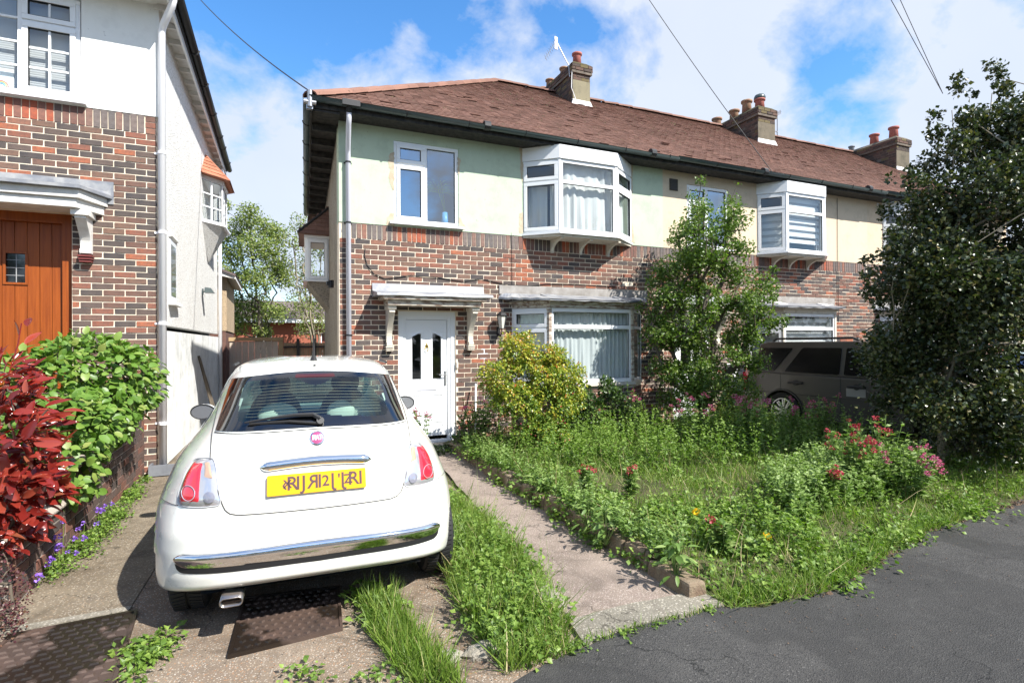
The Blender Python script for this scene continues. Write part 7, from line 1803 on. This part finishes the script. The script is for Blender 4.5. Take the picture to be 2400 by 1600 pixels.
# --- dark shrubs against the bay wall
def shrub(label, base, blobs_, n, m, size, r0=0.03, wd=0.36, cat='shrub', group=None, nb=90, name='dark_shrub', vertical=0.3):
    t = thing(name, label, cat, base, group); P, Nn = shell_points(blobs_, n, 0.25)
    P = P[P[:, 2] > base[2]]; Nn = Nn[:len(P)]
    Rm = basis(Nn + rng.normal(0, .6, P.shape) + np.array([0, 0, vertical]), np.array([0, -0.2, 1.0]) + rng.normal(0, .55, P.shape), rng.uniform(size * .7, size * 1.25, len(P)))
    scatter('leaves', leaf_template(wd * 2, 0.15, 0.12), LEAF4F, Rm, P, m, t)
    branches('stems', base, P[rng.choice(len(P), nb)], 'bark', r0, t); return t
shrub('dark leafy shrub between the yellow bush and the ground bay sill', (3.35, -0.95, 0.08), [((3.35, -0.95, 0.75), (0.30, 0.25, 0.32)), ((3.6, -0.95, 0.5), (0.28, 0.25, 0.3)), ((3.2, -1.0, 0.4), (0.3, 0.25, 0.25))], 1500, 'leaf_dark_shrub', 0.075, group='dark shrubs under the bay window')
shrub('dark leafy shrub below the right end of the ground bay window', (4.10, -0.95, 0.08), [((4.10, -0.95, 0.62), (0.24, 0.22, 0.28)), ((4.2, -1.0, 0.35), (0.32, 0.25, 0.22)), ((3.95, -1.0, 0.85), (0.14, 0.14, 0.2))], 1200, 'leaf_dark_shrub', 0.07, group='dark shrubs under the bay window')
shrub('low dark foliage at the wall right of the front door', (1.95, -0.30, 0.0), [((1.95, -0.30, 0.30), (0.26, 0.16, 0.26)), ((2.25, -0.4, 0.42), (0.22, 0.16, 0.3)), ((1.75, -0.45, 0.12), (0.25, 0.2, 0.12))], 1100, 'leaf_dark_shrub', 0.05, name='wall_foliage')
# ground cover in front of the door step
n = 900; P = np.stack([rng.uniform(1.0, 1.75, n), rng.uniform(-0.75, -0.25, n), rng.uniform(0.0, 0.07, n)], 1); Rm = basis(rng.normal(size=(n, 3)), np.array([0, 0, 1.0]) + rng.normal(0, .4, (n, 3)), rng.uniform(.02, .04, n))
o = scatter('ground_cover', leaf_template(1.0, .1, .1), LEAF4F, Rm, P, 'leaf_dark_shrub', kind='stuff')

# --- small leafy tree in the garden
def img(u, v, c, pxm, dep=0.0):
    """point of a crown laid out round the tree's own axis: metres across the view and up"""
    return np.array(c) + IMG_R * ((u - 1640) / pxm) + np.array([0, 0, -(v - 985) / pxm]) + IMG_F * dep
TB = (5.57, -1.25, 0.10)
ST = thing('small_tree', 'slender leafy tree with upright shoots standing before the middle house', 'tree', TB)
bl = crown_poly([(1600, 520), (1625, 470), (1690, 470), (1740, 500), (1770, 600), (1800, 650), (1810, 720), (1800, 800), (1745, 850), (1700, 900), (1650, 930), (1600, 940), (1565, 890), (1535, 800), (1525, 700), (1510, 640), (1550, 570)], (1640, 985), 142, TB, 120, (16, 40), .42,
    [(1645, 400, 14), (1640, 430, 22), (1650, 460, 24), (1735, 410, 14), (1728, 440, 20), (1718, 480, 22), (1862, 720, 12), (1840, 728, 16), (1812, 738, 20), (1560, 610, 16), (1530, 640, 14), (1510, 690, 14), (1575, 540, 14), (1800, 610, 12), (1775, 900, 16), (1545, 955, 18)])
P, Nn = fill_leaves(bl, 42000); P = P[(vnoise(P, 4.0) > -0.26)]; Nn = Nn[:len(P)]
Rm = basis(Nn + rng.normal(0, .8, P.shape) + np.array([0, 0, .3]), np.array([0.1, -0.3, 1.0]) + rng.normal(0, .6, P.shape), rng.uniform(0.030, 0.058, len(P)))
scatter('crown', leaf_template(0.85, 0.12, 0.1), LEAF4F, Rm, P, 'leaf_small_tree', ST)
tops = [np.array(c) for c, r in bl]; extra = P[rng.choice(len(P), 300)]
stems(ST, TB, (5.60, -1.25, 0.50), [img(1645, 430, TB, 142), img(1728, 440, TB, 142, .1), img(1585, 600, TB, 142, -.1), img(1560, 720, TB, 142, .1), img(1790, 700, TB, 142, 0)], tops + list(extra), 'bark', 0.06)
# --- tall evergreen
TE = (6.95, -4.20, 0.05)
EV = thing('tall_evergreen', 'tall dense dark evergreen tree at the right edge of the garden', 'tree', TE)
bl = []; c0 = np.array((6.34, -4.41, 0.05))
def ev(u, v, dep=0.0): return c0 + IMG_R * ((u - 2204) / 198) + np.array([0, 0, -(v - 1105) / 198]) + IMG_F * dep
bl = crown_poly([(2235, 330), (2300, 300), (2400, 290), (2520, 210), (2650, 170), (2780, 300), (2820, 700), (2780, 900), (2500, 1000), (2300, 1010), (2180, 1000), (2110, 940), (2075, 850), (2065, 740), (2105, 660), (2150, 560), (2170, 470)], (2204, 1105), 198, c0, 170, (35, 85), .55,
    [(2242, 190, 12), (2243, 215, 18), (2243, 250, 18), (2243, 290, 28), (2325, 160, 14), (2328, 185, 20), (2330, 225, 18), (2330, 270, 28), (2372, 190, 12), (2372, 215, 20), (2374, 255, 24), (2290, 225, 12), (2280, 300, 30), (2195, 320, 24), (2180, 370, 28), (2420, 250, 30), (2145, 420, 24), (2125, 480, 24), (2100, 560, 26), (2075, 600, 22), (2050, 610, 14), (2045, 690, 20), (2022, 650, 14), (2030, 790, 26), (2110, 410, 10)])
P, Nn = fill_leaves(bl, 150000); P = P[(vnoise(P, 3.0) > -0.50) | (P[:, 2] > 3.9)]; Nn = Nn[:len(P)]
Rm = basis(Nn + rng.normal(0, .8, P.shape) + np.array([0, 0, .4]), np.array([0.1, -0.2, 1.0]) + rng.normal(0, .65, P.shape), rng.uniform(0.036, 0.066, len(P)))
scatter('crown', leaf_template(0.8, 0.06, 0.1), LEAF4F, Rm, P, 'leaf_evergreen', EV)
ex_ = P[rng.choice(len(P), 500)]; ex_ = ex_[(ex_[:, 0] < 8.3) & (ex_[:, 2] > 0.9)]
for k, (bx, by) in enumerate(((6.34, -4.41), (6.75, -4.25), (7.05, -4.1), (7.2, -4.35))):
    sel = ex_[k::4]; tip = [ev(2240, 260), ev(2335, 220), ev(2380, 260), ev(2160, 480)][k]; stems(EV, (bx, by, 0.0), (bx + .03, by, .5), [tip], list(sel), 'bark_pale', 0.045)
# lower vertical suckers below the crown
n = 4500; P = ev(2300, 1000) + np.stack([rng.normal(0, .55, n), rng.normal(0, .35, n), rng.uniform(-.35, .5, n)], 1); Rm = basis(unit(n), np.array([0, 0, 1.0]) + rng.normal(0, .6, (n, 3)), rng.uniform(.03, .05, n))
scatter('low_foliage', leaf_template(.62, .06, .1), LEAF4F, Rm, P, 'leaf_evergreen', EV)
shrub('bright green leafy shrub at the right edge below the evergreen', (7.15, -4.75, 0.0), [((7.2, -4.75, 0.35), (0.32, 0.3, 0.4)), ((7.5, -4.75, 0.5), (0.35, 0.3, 0.4))], 900, 'leaf_weed', 0.08, name='green_shrub')

# --- background trees, house
def far_tree(label, base, blobs_, n, size, m, r0, name='background_tree', nb=380, bark='bark'):
    t = thing(name, label, 'tree', base, 'trees beyond the back fence'); P, Nn = fill_leaves([(c, r * 1.15) for c, r in blobs_], n)
    Rm = basis(unit(len(P)), np.array([0, -.2, 1.0]) + rng.normal(0, .6, P.shape), rng.uniform(size * .7, size * 1.2, len(P)))
    scatter('crown', leaf_template(0.9, .1, .1), LEAF4F, Rm, P, m, t)
    pts = [np.array(c) for c, r in blobs_] + list(P[rng.choice(len(P), nb)]); stems(t, base, np.array(base) + [0, 0, 1.0], [np.array(c) for c, r in blobs_[:6]], pts, bark, r0 * .6, minr=0.009, n=4); return t
D0 = 20.0
def bgp(u, v, dep=0): # metres at Y=20: 50 px per metre
    return np.array([-1.92 + (u - 580) / 47.5, D0 + dep, 8.09 - (v - 483) / 47.5])
bl = [(bgp(u, v, rng.normal(0, .8)), r / 47.5) for u, v, r in [(585, 510, 24), (560, 540, 26), (615, 520, 24), (640, 540, 22), (545, 590, 24), (590, 580, 30), (630, 590, 28), (535, 490, 14), (560, 640, 26), (600, 650, 30), (650, 640, 22), (555, 700, 26), (600, 710, 30), (640, 720, 20), (560, 745, 22), (610, 760, 18), (535, 720, 20), (640, 620, 20), (530, 640, 18), (520, 560, 20)]]
far_tree('bushy green tree beyond the gate, left of the sparse one', (-1.2, 20, 0), bl, 17000, 0.10, 'leaf_far', 0.085)
bl = [(bgp(u, v, rng.normal(1, .8)), r / 47.5) for u, v, r in [(690, 510, 22), (710, 540, 24), (670, 560, 24), (700, 590, 30), (740, 560, 26), (690, 640, 30), (730, 640, 26), (680, 700, 28), (720, 700, 30), (750, 680, 24), (740, 740, 26), (700, 750, 22), (765, 600, 20), (760, 520, 18), (660, 600, 18)]]
far_tree('sparse twiggy tree beyond the gate near the brick house corner', (1.2, 21, 0), bl, 4800, 0.10, 'leaf_far', 0.08, nb=1100, bark='bark_pale')
bl = [((-7.0, 26, 4.2), (3.2, 1.5, 2.2)), ((9, 30, 2.5), (6, 2, 2.2)), ((-14, 28, 3), (5, 2, 2.5))]
for k, (c, r) in enumerate(bl):
    P, Nn = shell_points([(c, r)], 1800, .5); t = thing('background_tree', ['round tree behind the left house', 'low tree hidden behind the terrace', 'broad tree far left behind the houses'][k], 'tree', (c[0], c[1], 0), 'trees beyond the back fence')
    Rm = basis(unit(len(P)), Nn, rng.uniform(.2, .35, len(P))); scatter('crown', leaf_template(.9, .1, .1), LEAF4F, Rm, P, 'leaf_far', t); branches('trunk', (c[0], c[1], 0), [np.array(c) + (0, 0, -.5)], 'bark', .2, t, n=5)
BH = thing('brick_bungalow', 'red brick bungalow glimpsed beyond the back fence', 'house', (0, 25, 0))
FB = Fr((-4, 24.0), (1, 0)); b = B(); wall_cells(b, FB, 0, 9, 0, 2.85, [(2.3, 3.1, 1.3, 2.3), (5.6, 6.6, 1.2, 2.3)], -0.25, 0); b.box(-4, 5, 24.3, 31, 0, 2.8); place(b.build('wall', 'far_brick'), BH)
b = B(); b.v = [(-4.6, 23.5, 2.95), (5.6, 23.5, 2.95), (4.0, 27.5, 4.25), (-3.0, 27.5, 4.25), (5.6, 31.5, 2.95), (-4.6, 31.5, 2.95)]; b.f = [(0, 1, 2, 3), (1, 4, 2), (4, 5, 3, 2), (5, 0, 3)]; place(b.build('roof', 'far_roof'), BH)
b = B(); b.box(-4.6, 5.6, 23.46, 23.5, 2.80, 2.98); place(b.build('fascia', 'upvc'), BH)
for a0, a1, z0_, z1_ in ((2.3, 3.1, 1.3, 2.3), (5.6, 6.6, 1.2, 2.3)): w = window(BH, FB, a0, a1, z0_, z1_, [(a0, (a0 + a1) / 2, [(z0_, z1_, False)]), ((a0 + a1) / 2, a1, [(z0_, z1_, False)])], d=-.05)

# ------------------------------------------------------------------ grass and weeds
BL = np.array([(-.5, 0, 0), (.5, 0, 0), (-.36, .5, .06), (.36, .5, .06), (0, 1.0, .22)]); BLF = np.array([(0, 1, 3), (0, 3, 2), (2, 3, 4)])
def grass(name, poly, n, h, zf=lambda x, y: 0.0, dens=None, m='grass_blade', wd=0.005, hmul=None, lean=0.42):
    P2 = sample(poly, n, dens); z = np.array([zf(x, y) for x, y in P2]) if zf else 0
    P = np.column_stack([P2, z - 0.01]); d = np.column_stack([rng.normal(0, lean, n), rng.normal(0, lean, n), np.ones(n)])
    L = h * np.clip(rng.lognormal(-0.15, 0.42, n), .25, 2.2)
    if hmul is not None: L = L * hmul(P2[:, 0], P2[:, 1])
    up = unit(n); sc = np.column_stack([wd * rng.uniform(.7, 1.5, n), L, L]); rr = np.clip(rng.beta(2, 2.4, n) + (rng.random(n) < .05) * .5, 0, 1)
    return scatter(name, BL, BLF, basis(d, up, sc), P, m, rnd=rr, kind='stuff')
def weeds(name, poly, n, size, hmax, zf=lambda x, y: 0.0, dens=None, m='leaf_weed', wd=.9, clumps=60, spread=.08):
    """broad leaved weeds: clumps of leaves on short stems"""
    C = sample(poly, clumps, dens); k = rng.integers(0, clumps, n); r = np.abs(rng.normal(0, spread, n)); a = rng.uniform(0, 6.283, n); ht = rng.uniform(.35, 1.0, clumps)[k]
    x, y = C[k, 0] + r * np.cos(a), C[k, 1] + r * np.sin(a); z = np.array([zf(p, q) for p, q in zip(x, y)]) + rng.random(n) ** 0.8 * hmax * ht * np.clip(1.25 - r / (spread * 2.2), .15, 1)
    P = np.column_stack([x, y, z]); d = np.column_stack([np.cos(a), np.sin(a), rng.normal(.1, .4, n)]) + rng.normal(0, .35, (n, 3)); up = np.array([0, 0, 1.0]) + rng.normal(0, .4, (n, 3))
    return scatter(name, leaf_template(wd, .15, .12), LEAF4F, basis(d, up, rng.uniform(size * .6, size * 1.3, n)), P, m, kind='stuff')
def stalks(name, poly, n, h, leaf, zf, m='leaf_weed', per=16, dens=None, wd=.3):
    """upright weeds: leafy stalks"""
    C = sample(poly, n, dens); tip = np.column_stack([rng.normal(0, .12, n), rng.normal(0, .12, n), np.ones(n)]); H_ = h * rng.uniform(.5, 1.2, n)
    k = np.repeat(np.arange(n), per); q = rng.random(n * per) ** .8; z0_ = np.array([zf(p, s) for p, s in C])
    P = np.column_stack([C[k], z0_[k]]) + tip[k] * (H_[k] * q)[:, None]; a = rng.uniform(0, 6.283, n * per)
    d = np.column_stack([np.cos(a), np.sin(a), rng.uniform(.1, .9, n * per)]); up = np.array([0, 0, 1.0]) + rng.normal(0, .35, (n * per, 3))
    return scatter(name, leaf_template(wd * 2, .12, .1), LEAF4F, basis(d, up, leaf * (1.15 - .65 * q) * rng.uniform(.7, 1.3, n * per)), P, m, rnd=np.clip(q * .6 + rng.random(n * per) * .4, 0, 1), kind='stuff')
flat = lambda x, y: 0.0
strip_p = [(0.25, -2.2), (0.60, -2.2), (0.80, -2.9), (0.84, -3.4), (0.84, -4.45), (0.74, -5.0), (0.66, -5.45), (0.50, -5.88), (0.12, -5.90), (0.10, -5.5), (0.13, -5.0), (0.20, -4.5), (0.28, -3.6)]
grass('grass_strip', strip_p, 14500, 0.14, lean=.55, hmul=lambda x, y: .75 + .5 * np.sin(y * 5.1 + x * 3) ** 2)
weeds('weeds_in_strip', strip_p, 6500, 0.034, 0.20, clumps=130, spread=.075)
stalks('tall_weeds_in_strip', strip_p, 170, 0.24, .036, flat, per=16)
clump_p = [(-0.38, -4.75), (-0.22, -5.0), (-0.16, -5.4), (-0.08, -5.9), (-0.32, -5.80), (-0.42, -5.25)]
grass('grass_clump', clump_p, 2600, 0.12); weeds('dandelion_leaves', [(-0.42, -4.72), (-0.25, -4.85), (-0.26, -5.25), (-0.42, -5.2)], 520, .045, .09, clumps=12, spread=.06, wd=.6)
weeds('dandelion_leaves', [(-1.62, -4.78), (-1.45, -4.72), (-1.42, -4.95), (-1.50, -5.25), (-1.60, -5.15)], 420, .040, .04, clumps=12, spread=.05, wd=.6)
weeds('drive_weeds', [(-0.9, -5.42), (-0.5, -5.5), (-0.3, -5.75), (-0.7, -5.6)], 130, .03, .03, clumps=8, spread=.04)
vio = [(-2.36, -3.78), (-2.20, -3.55), (-2.14, -2.8), (-2.20, -1.9), (-2.30, -1.55), (-2.345, -2.0)]
weeds('bellflower_leaves', vio, 3200, .022, .10, clumps=70, spread=.06); weeds('wall_foot_weeds', [(-2.34, -1.75), (-2.18, -1.6), (-2.20, -1.1), (-2.24, -0.6), (-2.33, -0.6)], 420, .035, .06, clumps=16, spread=.05)
def flower_heads(parent, C, n_each, r, size, m, name='flower_head'):
    meshes = []
    for k in range(3):
        u = unit(n_each); V = []; F = []
        tv = np.array([(-.5, 0, 0), (.5, 0, 0), (.45, .8, .1), (-.45, .8, .1)]); Rm = basis(u + .01, unit(n_each), np.full(n_each, size)); PP = u * r * rng.uniform(.4, 1, (n_each, 1)) * np.array([1, 1, .75])
        V = (np.einsum('nij,kj->nki', Rm, tv) + PP[:, None]).reshape(-1, 3); F = (np.array([[0, 1, 2, 3]])[None] + (np.arange(n_each) * 4)[:, None, None]).reshape(-1, 4)
        meshes.append(mesh_np(name, V, F, m, rng.random(n_each)))
    for c in C: o = add(name, random.choice(meshes), parent); o.location = Vector(tuple(c)) - parent.location; s = rng.uniform(.7, 1.25); o.scale = (s, s, s)
BF_ = thing('bellflower_plant', 'trailing violet bellflowers along the foot of the garden wall', 'flowers', (-2.28, -3.2, 0))
b = B()
C = []
for x, y, z in [(-2.30, -3.70, .07), (-2.30, -3.62, .13), (-2.31, -3.52, .17), (-2.30, -3.45, .14), (-2.33, -3.38, .2), (-2.28, -3.40, .1), (-2.27, -3.30, .16), (-2.33, -3.2, .26), (-2.24, -3.15, .12), (-2.30, -3.05, .17), (-2.25, -3.0, .18), (-2.22, -2.75, .10), (-2.28, -2.6, .16), (-2.30, -2.35, .14), (-2.29, -2.28, .14), (-2.27, -2.2, .13), (-2.2, -3.35, .08), (-2.32, -3.58, .1)]:
    for q in range(1): C.append((x + rng.normal(0, .02), y + rng.normal(0, .03), z + rng.normal(0, .015)))
for c in C: b.tube([(c[0], c[1], 0), (c[0] + .01, c[1], c[2])], .0015, 3)
place(b.build('stems', 'leaf_weed'), BF_); flower_heads(BF_, C, 14, .018, .016, 'petal_violet')
# garden
gar = [(1.62, -5.70), (2.2, -5.84), (2.8, -5.72), (3.95, -5.47), (4.56, -5.40), (5.9, -5.30), (7.3, -5.25), (7.35, -0.3), (1.66, -0.55), (1.62, -3.0)]
gz = soil_z
near = lambda x, y: np.clip(1.15 - (y + 5.8) * .16, .25, 1) * np.clip(1.25 - .9 * ((np.abs(x - 2.4) < .35) & (np.abs(y + 3.6) < .5)) - .8 * ((np.abs(x - 3.3) < .45) & (np.abs(y + 4.3) < .22)), .1, 1)
grass('garden_grass', gar, 42000, 0.13, zf=gz, dens=near, hmul=lambda x, y: .55 + .5 * np.sin(x * 2.3 + y * 3.7) ** 2 + np.clip((y + 4) * .16, 0, .6))
weeds('garden_weeds', gar, 14000, .038, .20, zf=gz, clumps=260, spread=.12, dens=near)
back = [(1.9, -2.6), (3.2, -3.3), (5.0, -3.6), (7.2, -3.6), (7.2, -0.5), (1.9, -0.7)]
stalks('tall_garden_weeds', back, 1300, .50, .055, gz, per=22)
front = [(2.9, -5.2), (4.5, -4.95), (5.8, -4.7), (5.2, -3.9), (3.4, -4.4)]
stalks('tall_garden_weeds', front, 900, .36, .06, gz, per=22, wd=.34, m='leaf_valerian')
mounds = [(1.95, -5.35), (2.6, -5.6), (3.2, -5.2), (2.6, -4.6), (2.0, -4.4)]
stalks('mound_weeds', mounds, 100, .24, .05, gz, per=18, wd=.34); weeds('mound_weeds', mounds, 1400, .045, .22, zf=gz, clumps=40, spread=.12)
edge = [(1.50, -5.4), (1.70, -5.4), (1.72, -3.0), (1.75, -1.0), (1.48, -1.0), (1.50, -3.0)]
stalks('edging_weeds', edge, 230, .27, .05, lambda x, y: .10, per=18, m='leaf_valerian'); weeds('edging_weeds', edge, 1600, .045, .16, zf=lambda x, y: .08, clumps=60, spread=.08)
weeds('path_edge_weeds', [(1.40, -5.3), (1.47, -5.3), (1.47, -2.0), (1.42, -2.0)], 700, .035, .10, clumps=26, spread=.05)
grass('kerb_grass', [(0.5, -5.84), (1.6, -5.82), (1.6, -5.78), (0.5, -5.79)], 260, .05); weeds('kerb_weeds', [(0.5, -5.88), (1.6, -5.82), (1.6, -5.78), (0.5, -5.80)], 160, .022, .02, clumps=12, spread=.03)
grass('pavement_edge_grass', [(1.6, -5.86), (2.2, -5.96), (2.9, -5.82), (4.0, -5.56), (5.0, -5.46), (5.0, -5.36), (3.95, -5.42), (2.8, -5.66), (2.2, -5.78), (1.6, -5.68)], 3200, .11, lean=.7)
weeds('pavement_edge_weeds', [(1.7, -5.88), (2.2, -5.99), (2.9, -5.85), (4.0, -5.58), (5.5, -5.45), (5.5, -5.25), (3.95, -5.3), (2.8, -5.55), (2.2, -5.7), (1.7, -5.6)], 1900, .038, .13, clumps=46, spread=.08)
grass('dry_stems', gar, 900, .26, zf=gz, wd=.0035, lean=.6, m='dry_stem')
grass('dry_stems', strip_p, 160, .16, wd=.0035, lean=.9, m='dry_stem')
n = 500; P2 = sample([(1.7, -5.75), (2.2, -5.98), (2.9, -5.84), (4.0, -5.58), (5.0, -5.48), (7.2, -5.42), (7.2, -5.3), (3.95, -5.42), (2.8, -5.66), (2.2, -5.78)], n)
scatter('soil_crumbs', np.array([(-1, -.7, -.3), (1, -.6, -.3), (.8, .8, -.3), (-.8, .7, -.3), (0.1, 0, .8)]), np.array([(0, 1, 4), (1, 2, 4), (2, 3, 4), (3, 0, 4)]), basis(rng.normal(size=(n, 3)) * [1, 1, .1], np.tile((0, 0, 1.0), (n, 1)) + rng.normal(0, .2, (n, 3)), rng.uniform(.006, .022, n)), np.column_stack([P2, np.full(n, .002)]), 'soil', kind='stuff')
# seed stalks
n = 60; P = np.column_stack([sample(strip_p, n), np.zeros(n)]); grass('seed_stalks', strip_p, 130, .30, wd=.003, lean=.22, m='grass_blade')
# big leaved plants on the edging
for k, (x, y) in enumerate([(1.47, -4.45), (1.44, -4.75), (1.48, -5.5), (1.55, -3.45)]):
    t = thing('broadleaf_weed', ['broad leaved weed overhanging the middle of the path edging', 'second broad leaved weed just nearer on the path edging', 'dark leaved weed at the street end of the edging', 'broad leaved weed at the far part of the edging'][k], 'weed', (x, y, 0), 'broad leaved weeds on the edging')
    n = 46; a = rng.uniform(0, 6.28, n); q = rng.random(n); P = np.column_stack([x + .10 * q * np.cos(a), y + .12 * q * np.sin(a), .08 + .24 * rng.random(n)])
    d = np.column_stack([np.cos(a), np.sin(a), rng.normal(.05, .3, n)]); v, f = big_leaf(.30, .25, .12, .05, k + 40)
    Rm = basis(d, np.array([0, 0, 1.0]) + rng.normal(0, .3, (n, 3)), rng.uniform(.06, .12, n)); me = [mesh_np('leaf', v, f, 'leaf_valerian', smooth=True)]
    leaf_objects(t, me, P, Rm, 46, None); b = B(); [b.tube([(x, y, .03), tuple(P[j])], .003, 4) for j in range(0, n, 3)]; place(b.build('stems', 'leaf_valerian'), t)
# valerian plants
VAL = [((4.45, -2.35), .62, 'pink', 9, 'pink valerian left of the parked off-road car wheel'), ((5.05, -2.75), .62, 'pink', 14, 'densest pink valerian in front of the off-road car rear wheel'), ((5.7, -2.95), .60, 'pink', 8, 'pink valerian below the off-road car side sill'), ((6.35, -2.9), .62, 'pink', 7, 'pink valerian at the dark front door of the off-road car'),
       ((4.28, -4.75), .58, 'red', 13, 'bright red valerian in the shade left of the evergreen'), ((4.75, -5.0), .42, 'pink', 11, 'pink valerian under the evergreen beside the pavement'), ((4.95, -4.6), .62, 'red', 5, 'dark red valerian against the evergreen'), ((1.95, -0.55), .62, 'pink', 6, 'pink valerian at the wall right of the front door'),
       ((0.98, -0.80), .55, 'pink', 5, 'pale pink valerian before the white front door'), ((4.25, -1.25), .75, 'pink', 4, 'sparse pink valerian below the ground bay sill'), ((1.86, -3.8), .28, 'red', 2, 'single red valerian beside the path edging'), ((2.28, -3.9), .26, 'red', 2, 'lone red valerian bloom in the middle of the garden grass'), ((2.05, -5.35), .22, 'red', 3, 'low red valerian near the pavement corner'), ((3.6, -5.0), .34, 'red', 4, 'small red valerian between grass and pavement')]
for (x, y), h, colr, nf, lab in VAL:
    z0_ = soil_z(x, y) if x > 1.5 else 0.0; t = thing('valerian_plant', lab, 'flowers', (x, y, z0_), 'valerian plants in flower')
    ns = max(8, nf * 2); b = B(); C = []; P = []
    for k in range(ns):
        a = rng.uniform(0, 6.28); r = rng.uniform(.03, .30 if nf > 4 else .1); hh = h * rng.uniform(.85, 1.25); tip = np.array([x + r * math.cos(a), y + r * math.sin(a), z0_ + hh])
        b.tube([(x + r * .3 * math.cos(a), y + r * .3 * math.sin(a), z0_), tuple(tip)], .004, 4)
        if k < nf: C.append(tip); C.append(tip + rng.normal(0, .03, 3) - np.array([0, 0, .05]))
        for q in np.linspace(.1, .92, 9):
            for s in (0, 1, 2): aa = rng.uniform(0, 6.28); P.append((x + r * (.3 + .7 * q) * math.cos(a), y + r * (.3 + .7 * q) * math.sin(a), z0_ + hh * q, aa))
    place(b.build('stems', 'leaf_valerian'), t); P = np.array(P); n = len(P)
    d = np.column_stack([np.cos(P[:, 3]), np.sin(P[:, 3]), rng.uniform(0, .8, n)]); scatter('foliage', leaf_template(.5, .15, .1), LEAF4F, basis(d, np.array([0, 0, 1.0]) + rng.normal(0, .3, (n, 3)), rng.uniform(.05, .085, n)), P[:, :3], 'leaf_valerian', t)
    flower_heads(t, C, 24, .028, .014, 'petal_pink' if colr == 'pink' else 'petal_red')
for k, (x, y, z, lab) in enumerate([(2.15, -4.95, .2, 'yellow dandelion flower nearest the edging'), (2.35, -5.45, .14, 'yellow poppy flower in the grass close to the pavement')]):
    t = thing('yellow_flower', lab, 'flower', (x, y, 0)); b = B(); b.tube([(x, y, 0), (x, y, z + .05)], .002, 4); place(b.build('stem', 'leaf_weed'), t); flower_heads(t, [(x, y, z + .05)], 18, .018, .02, 'petal_yellow')
# rose leaves by the off-road car wheel
shrub('yellow green rose shoots in front of the off-road car tail', (5.9, -1.9, 0.1), [((5.95, -1.9, .78), (.24, .2, .2)), ((5.8, -1.9, .5), (.2, .18, .25))], 260, 'leaf_far', .075, name='rose_bush', r0=.012, nb=24)
# fallen petals, debris on the asphalt
n = 900; P = np.column_stack([rng.uniform(1.2, 7.5, n), 0 * np.ones(n), np.full(n, .002)]); P[:, 1] = [front_edge(x) - rng.exponential(.22) - .02 for x in P[:, 0]]
Rm = basis(rng.normal(size=(n, 3)) * [1, 1, .1], np.array([0, 0, 1.0]) + rng.normal(0, .15, (n, 3)), rng.uniform(.005, .012, n)); scatter('fallen_litter', leaf_template(1.0, .1, .1), LEAF4F, Rm, P, 'soil', kind='stuff')
P, Nn = fill_leaves([((x, -30 + rng.normal(0, 1), z), 3.2) for x in np.linspace(-45, 45, 26) for z in (1.5, 4.5)], 9000); o = scatter('far_hedge', leaf_template(.9, .1, .1), LEAF4F, basis(unit(len(P)), unit(len(P)) + .01, rng.uniform(.5, 1.0, len(P))), P, 'leaf_evergreen', kind='stuff')  # unseen hedge behind the camera, added to reflect in the chrome, car paint and windows
n = 700; P = np.column_stack([sample([(-2.1, -6.4), (0.7, -6.0), (0.8, -4.6), (0.3, -4.2), (-2.1, -3.0)], n), np.full(n, -.005)]); scatter('fallen_litter', leaf_template(1.0, .1, .1), LEAF4F, basis(rng.normal(size=(n, 3)) * [1, 1, .1], np.array([0, 0, 1.0]) + rng.normal(0, .15, (n, 3)), rng.uniform(.004, .011, n)), P, 'soil', kind='stuff')
